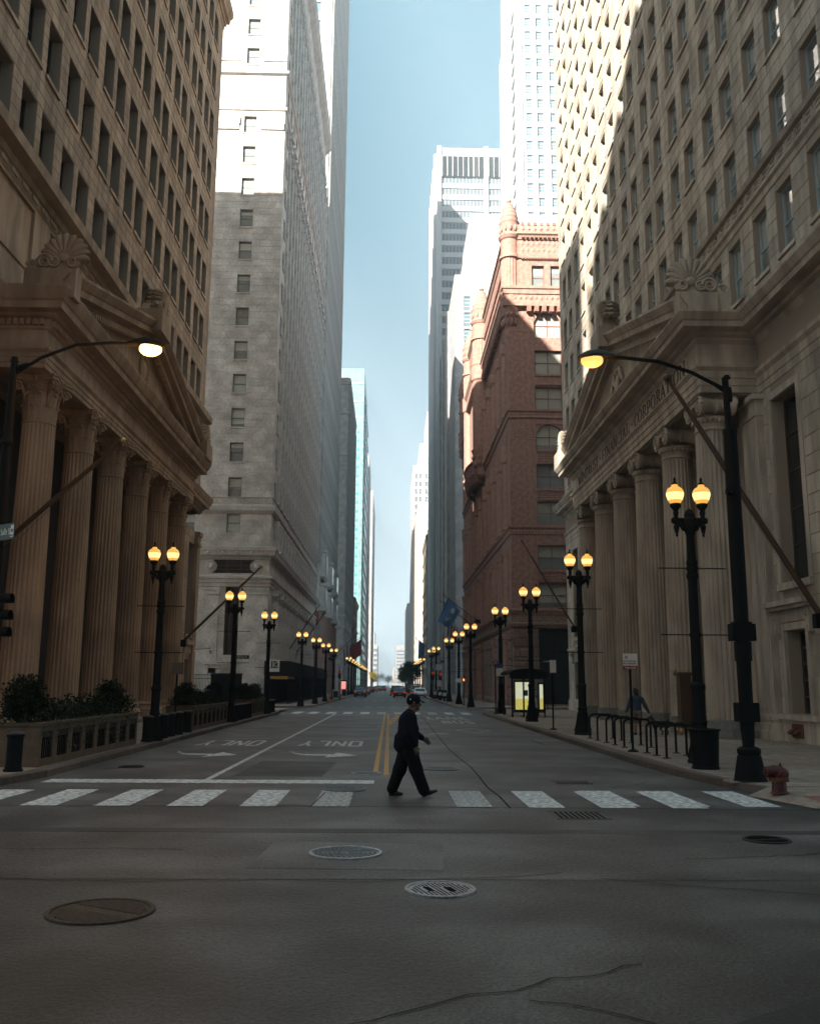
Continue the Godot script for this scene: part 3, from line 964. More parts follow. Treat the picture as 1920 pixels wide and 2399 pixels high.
func column(parent: Node3D, at: Vector2, base: Array, base_mat: Material, r0: float, r1: float, y0: float, neck: float, drums: int, m: Material, cap: ArrayMesh, cap_at: Vector3) -> void:
	var kb := "base %s %s" % [base, r0]
	if not cache.has(kb):
		var b := MB.new()
		b.lathe(base, 36)
		cache[kb] = b.mesh()
	var o := obj("column", cache[kb], base_mat, parent, Transform3D(Basis(), V(at.x, 0, at.y)))
	for i in drums:
		var a := lerpf(y0, neck, float(i) / drums); var b := lerpf(y0, neck, float(i + 1) / drums)
		var ra := lerpf(r0, r1, pow(float(i) / drums, 1.5)); var rb := lerpf(r0, r1, pow(float(i + 1) / drums, 1.5))
		var k := "drum %.3f %.3f %.2f" % [ra, rb, b - a]
		if not cache.has(k):
			var mb := MB.new()
			mb.fluted(ra, rb, 0.008, b - a - 0.008, 24, Vector3.ZERO)
			mb.lathe([Vector2(ra * 0.90, -0.02), Vector2(ra * 0.90, b - a + 0.02)], 24)
			cache[k] = mb.mesh()
		obj("drum", cache[k], m, o, Transform3D(Basis(), V(at.x, a, at.y)))
	obj("capital", cap, m, o, Transform3D(Basis(), V(at.x, 0, at.y) + cap_at))


func spiral(mb: MB, at: Vector3, u: Vector3, w: Vector3, r: float, turns: float, thick: float) -> void:
	var pts := []; var rad := []
	var k := int(turns * 12)
	for i in k + 1:
		var s := float(i) / k
		var a := s * turns * TAU
		var rr := r * (1.0 - 0.86 * s)
		pts.append(at + u * cos(a) * rr + w * sin(a) * rr)
		rad.append(thick * (1.0 - 0.45 * s))
	mb.tube(pts, rad, 6)


func leaf_strip(mb: MB, ang: float, r: float, y: float, h: float, w: float, curl: float) -> void:
	var prof := [Vector2(0.0, 0.0), Vector2(0.03, 0.3), Vector2(0.05, 0.6), Vector2(0.12, 0.85), Vector2(0.24, 1.0), Vector2(0.34, 0.95), Vector2(0.36, 0.84)]
	var wid := [0.8, 1.0, 0.95, 0.9, 0.75, 0.5, 0.15]
	var d := V(cos(ang), 0, -sin(ang)); var s := V(-sin(ang), 0, -cos(ang))
	for i in prof.size() - 1:
		var a: Vector2 = prof[i]; var b: Vector2 = prof[i + 1]
		var A := d * (r + a.x * curl) + Vector3.UP * (y + a.y * h); var B := d * (r + b.x * curl) + Vector3.UP * (y + b.y * h)
		var wa: float = wid[i] * w / 2; var wb: float = wid[i + 1] * w / 2
		var rib := d * 0.035
		for q in [-1.0, 1.0]:
			var oa: Vector3 = s * q * wa; var ob: Vector3 = s * q * wb
			if q < 0: mb.quad(A + oa, A + rib, B + rib, B + ob)
			else: mb.quad(A + rib, A + oa, B + ob, B + rib)


func corinthian(r: float, h: float) -> ArrayMesh:
	var mb := MB.new()
	mb.lathe([Vector2(r, -0.06), Vector2(r + 0.05, -0.03), Vector2(r + 0.05, 0.02), Vector2(r - 0.02, 0.05), Vector2(r - 0.01, h * 0.6), Vector2(r + 0.1, h * 0.82), Vector2(r + 0.2, h * 0.88)], 28)
	for i in 8:
		leaf_strip(mb, TAU * i / 8.0, r - 0.01, 0.02, h * 0.36, 0.36, 0.42)
		leaf_strip(mb, TAU * (i + 0.5) / 8.0, r + 0.0, 0.1, h * 0.58, 0.34, 0.55)
	for i in 4:
		var a := TAU * (i + 0.5) / 4.0
		var d := V(cos(a), 0, -sin(a)); var s := V(-sin(a), 0, -cos(a))
		var q := d * (r + 0.34) + Vector3.UP * (h * 0.75)
		mb.tube([d * (r - 0.02) + V(0, h * 0.4, 0), d * (r + 0.1) + V(0, h * 0.66, 0), d * (r + 0.26) + V(0, h * 0.86, 0), d * (r + 0.44) + V(0, h * 0.87, 0)], [0.05, 0.07, 0.07, 0.06], 6)
		for e in [-1.0, 1.0]:
			spiral(mb, q + s * 0.055 * e, d, Vector3.UP, 0.17, 1.6, 0.045)
		mb.ball(q, V(0.06, 0.06, 0.06), 8, 5)
		for e in [-1.0, 1.0]:      # inner scrolls and the flower of the abacus
			var c: float = a + e * 0.55
			spiral(mb, V(cos(c), 0, -sin(c)) * (r + 0.13) + V(0, h * 0.74, 0), V(-sin(c), 0, -cos(c)) * e, Vector3.UP, 0.1, 1.4, 0.03)
		var f := TAU * i / 4.0
		mb.ball(V(cos(f), 0, -sin(f)) * (r + 0.13) + V(0, h * 0.94, 0), V(0.1, 0.1, 0.1), 8, 5)
	var poly := PackedVector2Array()
	var half := r + 0.28
	for i in 4:
		var a := TAU * (i + 0.5) / 4.0
		var cr := half * 1.36
		poly.append(Vector2(cos(a - 0.09) * cr, sin(a - 0.09) * cr)); poly.append(Vector2(cos(a + 0.09) * cr, sin(a + 0.09) * cr))
		for k in range(1, 6):
			var t := k / 6.0
			var A := Vector2(cos(a + 0.09), sin(a + 0.09)) * cr; var B := Vector2(cos(a + PI / 2 - 0.09), sin(a + PI / 2 - 0.09)) * cr
			var p := A.lerp(B, t)
			poly.append(p * (1.0 - 0.16 * sin(PI * t)))
	var keep := mb.t
	mb.t = Transform3D(Basis(V(1, 0, 0), V(0, 0, 1), V(0, -1, 0)), Vector3.ZERO)
	mb.prism(poly, -h, -h * 0.955)
	var small := PackedVector2Array()
	for p in poly: small.append(p * 0.94)
	mb.prism(small, -h * 0.955, -h * 0.88)
	mb.t = keep
	return mb.mesh()


func ionic(r: float, h: float) -> ArrayMesh:
	# scrolls face the street (-x) and the wall; bolsters run between them
	var mb := MB.new()
	mb.lathe([Vector2(r, -0.3), Vector2(r + 0.04, -0.26), Vector2(r + 0.04, -0.2), Vector2(r, -0.17), Vector2(r + 0.01, 0.0), Vector2(r + 0.12, 0.14), Vector2(r + 0.14, 0.22)], 32)
	for k in 26:
		var a := TAU * k / 26.0
		mb.ball(V(cos(a) * (r + 0.08), 0.09, -sin(a) * (r + 0.08)), V(0.06, 0.09, 0.06), 6, 4)
	var R := 0.38
	var c := h - 0.42
	for s in [-1.0, 1.0]:
		var z: float = s * (r + 0.02)
		var half := r + 0.06
		var pr := [Vector2(0.0001, -half), Vector2(R * 0.96, -half), Vector2(R * 0.96, -half + 0.06), Vector2(R * 0.84, -half + 0.2), Vector2(R * 0.7, -half * 0.35), Vector2(R * 0.66, -0.08), Vector2(R * 0.76, -0.05), Vector2(R * 0.76, 0.05), Vector2(R * 0.66, 0.08), Vector2(R * 0.7, half * 0.35), Vector2(R * 0.84, half - 0.2), Vector2(R * 0.96, half - 0.06), Vector2(R * 0.96, half), Vector2(0.0001, half)]
		mb.t = Transform3D(Basis(V(0, 0, 1), V(1, 0, 0), V(0, 1, 0)), V(0, c, z))
		mb.lathe(pr, 24)
		mb.t = Transform3D.IDENTITY
		for e in [-1.0, 1.0]:
			spiral(mb, V(e * (half + 0.01), c, z), V(0, 0, s), Vector3.UP, R * 0.9, 2.3, 0.05)
			mb.ball(V(e * (half + 0.01), c, z), V(0.06, 0.06, 0.06), 8, 5)
	mb.box(V(-r - 0.05, c + 0.12, -r), V(r + 0.05, c + 0.36, r))
	for e in [-1.0, 1.0]:      # the band that joins the two scrolls, with egg shapes under it
		mb.tube([V(e * (r + 0.07), c + 0.36, -r - 0.1), V(e * (r + 0.07), c + 0.32, 0), V(e * (r + 0.07), c + 0.36, r + 0.1)], 0.04, 6)
	mb.box(V(-r - 0.12, c + 0.36, -r - 0.16), V(r + 0.12, h - 0.03, r + 0.16))
	mb.box(V(-r - 0.16, h - 0.03, -r - 0.2), V(r + 0.16, h + 0.03, r + 0.2))
	return mb.mesh()


func dentils(mb: MB, a: Vector3, b: Vector3, outw: Vector3, w: float, h: float, d: float, pitch: float) -> void:
	var k := int((b - a).length() / pitch)
	var dir := (b - a).normalized()
	for i in k:
		var p := a + dir * (i + 0.5) * pitch
		var B := Basis(dir, Vector3.UP, dir.cross(Vector3.UP))
		if B.z.dot(outw) < 0:
			B = Basis(-dir, Vector3.UP, (-dir).cross(Vector3.UP))
		mb.t = Transform3D(B, p)
		mb.box(V(-w / 2, 0, -0.02), V(w / 2, h, d))
	mb.t = Transform3D.IDENTITY


func pediment(parent: Node3D, s: float, x: float, z0: float, z1: float, y: float, rise: float, back: float, m: Material, md: Material) -> void:
	# s = +1: faces +x (left side of the street); s = -1: faces -x. z0 near end, z1 far end of the cornice
	var zm := (z0 + z1) / 2.0
	var O := s
	# raking cornices: profile of (out, up)
	var pr := [Vector2(-0.5, 0.0), Vector2(0.08, 0.0), Vector2(0.08, 0.12), Vector2(0.30, 0.16), Vector2(0.34, 0.30), Vector2(0.62, 0.34), Vector2(0.64, 0.58), Vector2(0.70, 0.62), Vector2(0.86, 0.88), Vector2(0.86, 0.98), Vector2(-0.5, 1.0)]
	for e in [z0, z1]:
		var mb := MB.new()
		var A := []; var B := []
		for p in pr:
			A.append(V(x + O * (p.x - 0.3), y + p.y - 0.34, e)); B.append(V(x + O * (p.x - 0.3), y + p.y + rise - 0.34, zm))
		if (e == z0) == (s > 0): mb.loft(A, B, true)
		else: mb.loft(B, A, true)
		var poly := PackedVector2Array(pr)
		var ids := Geometry2D.triangulate_polygon(poly)
		for k in range(0, ids.size(), 3):
			mb.tri(A[ids[k]], A[ids[k + 1]], A[ids[k + 2]])
		obj("raking_cornice", mb, m, parent)
		var dn := MB.new()
		var n := 46
		for i in n:
			var t := (i + 3.0) / (n + 3.0)
			var c := V(x + O * 0.0, y - 0.34 + rise * t - 0.05, lerpf(e, zm, t))
			dn.box(c + V(-0.1, -0.10, -0.055), c + V(0.12 * O, 0.14, 0.055))
		obj("dentils", dn, md, parent, Transform3D.IDENTITY, "stuff")
	# tympanum, its roof behind
	var t := MB.new()
	var F := face(V(x - O * 0.28, 0, 0), V(O, 0, 0))
	t.t = F
	var uz := func(z: float) -> float: return (-z if s > 0 else z)
	t.prism(PackedVector2Array([Vector2(uz.call(z0), y - 0.2), Vector2(uz.call(z1), y - 0.2), Vector2(uz.call(zm), y + rise)]), -0.2, 0.0)
	obj("tympanum", t, m, parent)
	var rf := MB.new()
	for e in [z0, z1]:
		rf.quad(V(x - O * 0.7, y + 0.02, e), V(back, y + 0.02, e), V(back, y + 0.6 + rise, zm), V(x - O * 0.7, y + 0.6 + rise, zm))
	obj("portico_roof", rf, md, parent)


func acroterion(parent: Node3D, at: Vector3, s: float, k: float, m: Material, facing: float, deep := 1.0) -> void:
	# a shell palmette on scrolls; facing 0 = spread along x, PI/2 = spread along z
	var mb := MB.new()
	mb.t = Transform3D(Basis.from_euler(V(0, facing, 0)).scaled_local(V(k * s, k, k * deep)), at)
	mb.box(V(-1.2, -0.7, -0.3), V(0.5, 0.30, 0.3))
	obj("pedestal", mb, m, parent)
	var sh := MB.new()
	sh.t = mb.t
	for i in 11:
		var a := lerpf(PI * 0.98, 0.06, i / 10.0)
		var l := 0.95 - 0.14 * absf(i - 5) / 5.0
		var c := V(0.0, 0.72, 0.0)
		var d := V(cos(a), sin(a), 0); var w := V(-sin(a), cos(a), 0)
		var pts := [c + d * 0.12, c + d * l * 0.5 + V(0, 0, 0.08), c + d * l * 0.85 + V(0, 0, 0.06), c + d * l]
		sh.tube([pts[0] + V(0, 0, 0.02), pts[1], pts[2] + V(0, 0, 0.02), pts[3] + V(0, 0, -0.02)], [0.05, 0.10, 0.14, 0.06], 7)
		sh.tube([pts[0] - V(0, 0, 0.1), pts[1] - V(0, 0, 0.2), pts[2] - V(0, 0, 0.16), pts[3] - V(0, 0, 0.1)], [0.05, 0.10, 0.13, 0.05], 6)
	sh.ball(V(0, 0.74, 0.1), V(0.2, 0.18, 0.12), 10, 6)
	for e in [-1.0, 1.0]:
		spiral(sh, V(e * 0.30, 0.6, 0.16), V(e, 0, 0), V(0, -1, 0), 0.2, 1.8, 0.06)
		if e < 0:
			spiral(sh, V(-0.62, 0.58, 0.16), V(1, 0, 0), V(0, 1, 0), 0.26, 2.0, 0.08)
			spiral(sh, V(-1.02, 0.47, 0.14), V(-1, 0, 0), V(0, 1, 0), 0.17, 1.6, 0.065)
			sh.tube([V(-0.35, 0.95, 0.05), V(-0.6, 0.86, 0.08), V(-0.9, 0.66, 0.08), V(-1.15, 0.42, 0.05)], [0.09, 0.08, 0.07, 0.06], 6)
			sh.prism(PackedVector2Array([Vector2(-1.15, 0.3), Vector2(-0.3, 0.3), Vector2(-0.3, 0.9), Vector2(-0.62, 0.84), Vector2(-0.95, 0.6)]), -0.2, 0.12)
		else:
			spiral(sh, V(0.46, 0.5, 0.14), V(-1, 0, 0), V(0, 1, 0), 0.12, 1.5, 0.05)
	sh.prism(PackedVector2Array([Vector2(-0.82, 0.3), Vector2(0.48, 0.3), Vector2(0.36, 0.75), Vector2(-0.36, 0.75)]), -0.18, 0.12)
	obj("acroterion", sh, m, parent)


func flagpole(called: String, label: String, base: Vector3, tip: Vector3, r: float, group := "") -> Node3D:
	var o := thing(called, label, "flagpole", base, group)
	var mb := MB.new()
	mb.tube([base, base.lerp(tip, 0.3), base.lerp(tip, 0.7), tip], [r * 1.1, r * 1.15, r, r * 0.7], 10)
	obj("pole", mb, M.pole_wood, o)
	var b := MB.new()
	b.ball(tip + (tip - base).normalized() * r * 1.2, V(r, r, r) * 1.5, 10, 7)
	obj("ball", b, M.brass if tip.x < 8 else M.pole_wood, o)
	var s := MB.new()
	s.box(base - V(0.3, 0.25, 0.12), base + V(0.3, 0.2, 0.12))
	obj("bracket", s, M.iron, o)
	var w := MB.new()
	w.tube([tip + V(0, -0.05, 0), base.lerp(tip, 0.45) + V(0, -0.25, 0), base + V(0, -0.45, 0)], 0.007, 4)
	obj("halyard", w, M.wire, o)
	return o


func cloth(corners: Array, sag: float, waves: float, nu := 10, nv := 10) -> MB:
	# a hanging flag between four corners [top-a, top-b, bottom-b, bottom-a], with folds
	var mb := MB.new()
	var g := []
	var nrm: Vector3 = (corners[1] - corners[0]).cross(corners[3] - corners[0]).normalized()
	for j in nv + 1:
		var row := []
		for i in nu + 1:
			var u := float(i) / nu; var v := float(j) / nv
			var p: Vector3 = (corners[0] as Vector3).lerp(corners[1], u).lerp((corners[3] as Vector3).lerp(corners[2], u), v)
			p += nrm * sin(u * waves + v * 2.0) * sag * (0.3 + v)
			row.append(p)
		g.append(row)
	for j in nv:
		for i in nu:
			mb.quad(g[j][i], g[j][i + 1], g[j + 1][i + 1], g[j + 1][i])
	return mb


# ---------------------------------------------------------------- the two banks in front

func build_left_bank() -> void:
	var o := thing("bank_building", "tan stone bank on the left with leafy-capital columns, pediment and rows of paired dark windows", "building", V(-13.6, 0, -42))
	var m: Material = M.tan_stone
	var X := -13.6
	var F := face(V(X, 0, -20), V(1, 0, 0))
	var u1 := []
	for k in range(-2, 8):
		u1.append(10.4 + 4.15 * k); u1.append(12.3 + 4.15 * k)
	var rows := []
	for r in 8: rows.append(21.17 + 4.04 * r)
	var wins := grid(u1, rows, 1.38, 2.46)
	var wall := MB.new()
	wall.t = F
	sheet(wall, 0, 21.1, 44.5, 53.0, wins, 0.62)
	obj("wall", wall, M.mortar, o)
	stones(o, F, Rect2(0, 21.17, 44.5, 31.6), wins, 0.505, 1.3, 0.02, [M.tan_stone, M.tan_stone_light, M.tan_stone_dark, M.tan_stone], 220, 3, 0.012)
	var sl := MB.new()
	sl.t = F
	sills(sl, wins, 0.06, 0.10, 0.16)
	obj("window_sills", sl, M.tan_stone_light, o)
	windows(o, F, wins, 0.5, {"name": "sash_dark", "bar": 0.07, "rails": [0.5], "mulls": [], "frame": M.bronze_frame, "glass": M.dark_glass, "blind": 0.12, "blind_mat": M.blind_warm}, 170)
	# attic storey of panels above the entablature
	var pans := []
	var pu := []
	for k in range(-1, 5):
		pu.append(8.9 + 5.2 * k)
	pans = grid(pu, [16.75], 3.6, 2.75)
	var at := MB.new()
	at.t = F
	sheet(at, 0, 14.9, 44.5, 19.95, pans, 0.12)
	for p in pans:
		at.box(V(p.position.x, p.position.y, -0.14), V(p.end.x, p.end.y, -0.12))
		at.box(V(p.position.x + 0.3, p.position.y + 0.3, -0.12), V(p.end.x - 0.3, p.end.y - 0.3, -0.06))
	obj("attic_wall", at, m, o)
	var belt := MB.new()
	belt.sweep([V(X, 0, -20), V(X, 0, -64.5)], [Vector2(0, 19.6), Vector2(0.06, 19.7), Vector2(0.06, 19.95), Vector2(0.16, 20.0), Vector2(0.2, 20.25), Vector2(0.62, 20.34), Vector2(0.66, 20.75), Vector2(0.5, 20.95), Vector2(0.2, 21.08), Vector2(0, 21.1)])
	obj("belt_course", belt, M.tan_stone_dark, o)
	var br := MB.new()
	dentils(br, V(X + 0.06, 19.74, -20.3), V(X + 0.06, 19.74, -64.2), V(1, 0, 0), 0.55, 0.18, 0.05, 0.95)
	obj("belt_panels", br, M.tan_stone_light, o, Transform3D.IDENTITY, "stuff")
	# crowning cornice and the storeys set above it
	var cor := MB.new()
	cor.sweep([V(X, 0, -20), V(X, 0, -64.5), V(-41, 0, -64.5)], [Vector2(0, 52.6), Vector2(0.08, 52.7), Vector2(0.08, 53.0), Vector2(0.2, 53.05), Vector2(0.22, 53.3), Vector2(0.42, 53.4), Vector2(0.46, 53.8), Vector2(0.62, 54.1), Vector2(0.66, 54.5), Vector2(0.3, 54.6), Vector2(0.0, 54.6)])
	obj("top_cornice", cor, m, o)
	var pen := MB.new()
	pen.box(V(-42, 54.55, -64.45), V(X - 0.02, 67.8, -20.05))
	obj("upper_storeys", pen, m, o)
	var body := MB.new()
	body.box(V(-42, 0, -64.48), V(X - 1.0, 54.6, -64.3))
	body.box(V(-42, 0, -20.2), V(X - 0.02, 54.6, -20.0))
	obj("end_walls", body, m, o)
	core(o, -42, -20.2, X - 0.2, -64.3, 54.5, m, 0.75)
	# ground storeys: the end bays beside the portico
	for b in [[0.0, 9.5], [33.3, 44.5]]:
		var hs := []
		if b[0] > 1.0:
			hs = [Rect2(41.75, 5.15, 1.75, 6.25), Rect2(41.9, 0.9, 1.5, 2.6)]
		var w := MB.new()
		w.t = F
		sheet(w, b[0], 0.1, b[1], 12.35, hs, 0.7)
		obj("end_bay", w, M.mortar, o)
		stones(o, F, Rect2(b[0], 0.9, b[1] - b[0], 11.4), hs, 0.57, 1.5, 0.02, [M.tan_stone, M.tan_stone_light, M.tan_stone_dark], 120, 31, 0.012)
		windows(o, F, hs, 0.6, {"name": "tall_dark", "bar": 0.09, "rails": [0.25, 0.5, 0.75], "mulls": [0.5], "frame": M.bronze_frame, "glass": M.dark_glass, "blind": 0.0, "blind_mat": M.blind_warm})
		if hs.size():
			var h := MB.new()
			h.t = F
			h.box(V(41.4, 4.45, 0), V(43.85, 4.75, 0.35)); h.box(V(41.5, 3.9, 0), V(43.75, 4.45, 0.14)); h.box(V(41.5, 0.7, 0), V(43.75, 0.9, 0.2)); h.box(V(41.55, 4.95, 0), V(43.7, 5.15, 0.16))
			h.box(V(41.45, 0.9, 0), V(41.8, 3.9, 0.1)); h.box(V(43.5, 0.9, 0), V(43.8, 3.9, 0.1))
			obj("window_hood", h, M.tan_stone_light, o)
	for u in [34.2, 43.9]:
		var pil := MB.new()
		pil.t = F
		pil.box(V(u - 0.5, 0.15, 0), V(u + 0.5, 0.9, 0.35)); pil.box(V(u - 0.42, 0.9, 0), V(u + 0.42, 11.3, 0.26)); pil.box(V(u - 0.5, 11.3, 0), V(u + 0.5, 11.5, 0.34)); pil.box(V(u - 0.44, 11.5, 0), V(u + 0.44, 12.0, 0.28)); pil.box(V(u - 0.54, 12.0, 0), V(u + 0.54, 12.3, 0.38))
		obj("pilaster", pil, m, o)
	# back of the portico, with its dark doors and windows
	var R := face(V(X - 1.5, 0, -29.5), V(1, 0, 0))
	var hs2 := []
	for i in 5:
		hs2.append(Rect2(2.6 + i * 4.15, 5.0, 2.0, 6.2)); hs2.append(Rect2(2.7 + i * 4.15, 0.9, 1.8, 3.2))
	var bk := MB.new()
	bk.t = R
	sheet(bk, -0.1, 0.1, 24.0, 12.5, hs2, 0.5)
	bk.t = Transform3D.IDENTITY
	bk.quad(V(X - 1.5, 0.1, -29.5), V(X, 0.1, -29.5), V(X, 12.5, -29.5), V(X - 1.5, 12.5, -29.5))
	bk.quad(V(X, 0.1, -53.3), V(X - 1.5, 0.1, -53.3), V(X - 1.5, 12.5, -53.3), V(X, 12.5, -53.3))
	bk.box(V(X - 1.6, 12.32, -53.3), V(-11.7, 12.5, -29.7))
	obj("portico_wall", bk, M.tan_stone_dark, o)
	windows(o, R, hs2, 0.4, {"name": "portico_dark", "bar": 0.1, "rails": [0.33, 0.66], "mulls": [0.5], "frame": M.bronze_frame, "glass": M.dark_glass, "blind": 0.0, "blind_mat": M.blind_warm})
	var st := MB.new()
	st.box(V(X - 1.5, 0.1, -53.2), V(-11.3, 0.32, -29.6))
	obj("stylobate", st, M.granite, o)
	# columns
	var cap := corinthian(0.52, 1.6)
	for i in 6:
		column(o, Vector2(-12.2, -31.0 - 4.15 * i), [Vector2(0.0, 0.32), Vector2(0.78, 0.32), Vector2(0.78, 0.52), Vector2(0.76, 0.56), Vector2(0.80, 0.64), Vector2(0.76, 0.74), Vector2(0.68, 0.78), Vector2(0.67, 0.84), Vector2(0.72, 0.9), Vector2(0.70, 0.97), Vector2(0.64, 1.0), Vector2(0.62, 1.06)], M.tan_stone_light, 0.62, 0.545, 1.05, 10.67, 6, m, cap, V(0, 10.70, 0))
	# entablature
	var path := [V(X, 0, -29.6), V(-11.62, 0, -29.6), V(-11.62, 0, -53.2), V(X, 0, -53.2)]
	var ar := MB.new()
	ar.sweep(path, [Vector2(-0.6, 12.30), Vector2(0, 12.3), Vector2(0, 12.47), Vector2(0.03, 12.475), Vector2(0.03, 12.66), Vector2(0.06, 12.665), Vector2(0.06, 12.82), Vector2(0.15, 12.93), Vector2(0.15, 13.0), Vector2(0.0, 13.01)])
	obj("architrave", ar, m, o)
	var fr := MB.new()
	fr.sweep(path, [Vector2(0.01, 13.0), Vector2(0.01, 13.62), Vector2(0.08, 13.66), Vector2(0.1, 13.74)])
	obj("frieze", fr, M.tan_stone_light, o)
	var full := [V(X, 0, -20), V(X, 0, -29.6), V(-11.62, 0, -29.6), V(-11.62, 0, -53.2), V(X, 0, -53.2), V(X, 0, -64.5), V(-20, 0, -64.5)]
	var co := MB.new()
	co.sweep(full, [Vector2(0.0, 13.72), Vector2(0.1, 13.74), Vector2(0.1, 13.98), Vector2(0.28, 14.04), Vector2(0.32, 14.14), Vector2(0.62, 14.18), Vector2(0.64, 14.42), Vector2(0.70, 14.48), Vector2(0.78, 14.68), Vector2(0.84, 14.86), Vector2(0.84, 14.93), Vector2(0.3, 14.96), Vector2(-0.6, 14.97)])
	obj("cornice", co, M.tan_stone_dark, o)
	var dn := MB.new()
	dentils(dn, V(-11.52, 13.75, -29.6), V(-11.52, 13.75, -53.2), V(1, 0, 0), 0.13, 0.2, 0.14, 0.215)
	dentils(dn, V(X, 13.75, -29.5), V(-11.5, 13.75, -29.5), V(0, 0, 1), 0.13, 0.2, 0.14, 0.215)
	dentils(dn, V(X + 0.1, 13.75, -53.6), V(X + 0.1, 13.75, -64.5), V(1, 0, 0), 0.13, 0.2, 0.14, 0.215)
	obj("dentils", dn, m, o, Transform3D.IDENTITY, "stuff")
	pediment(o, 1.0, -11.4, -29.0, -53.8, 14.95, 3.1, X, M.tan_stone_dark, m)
	# wreath in the tympanum
	var wr := MB.new()
	for ring in [[0.95, 0.62, 0.09], [0.72, 0.46, 0.07]]:
		var pts := []
		for k in 25:
			var a := TAU * k / 24.0
			pts.append(V(-11.63, 16.35 + sin(a) * ring[0], -41.4 + cos(a) * ring[1]))
		wr.tube(pts, ring[2], 6, false)
	for k in 22:
		var a := TAU * k / 22.0
		wr.ball(V(-11.6, 16.35 + sin(a) * 0.84, -41.4 + cos(a) * 0.54), V(0.09, 0.11, 0.08), 7, 5)
	wr.ball(V(-11.66, 16.35, -41.4), V(0.14, 0.55, 0.32), 12, 8)
	obj("wreath", wr, m, o)
	acroterion(o, V(-11.2, 15.38, -29.5), 1.0, 1.02, M.tan_stone_dark, 0.0)
	acroterion(o, V(-11.2, 18.62, -41.4), 1.0, 1.05, M.tan_stone_dark, PI / 2, 1.9)
	acroterion(o, V(-11.2, 15.5, -53.0), 1.0, 0.95, M.tan_stone_dark, PI / 2, 1.9)


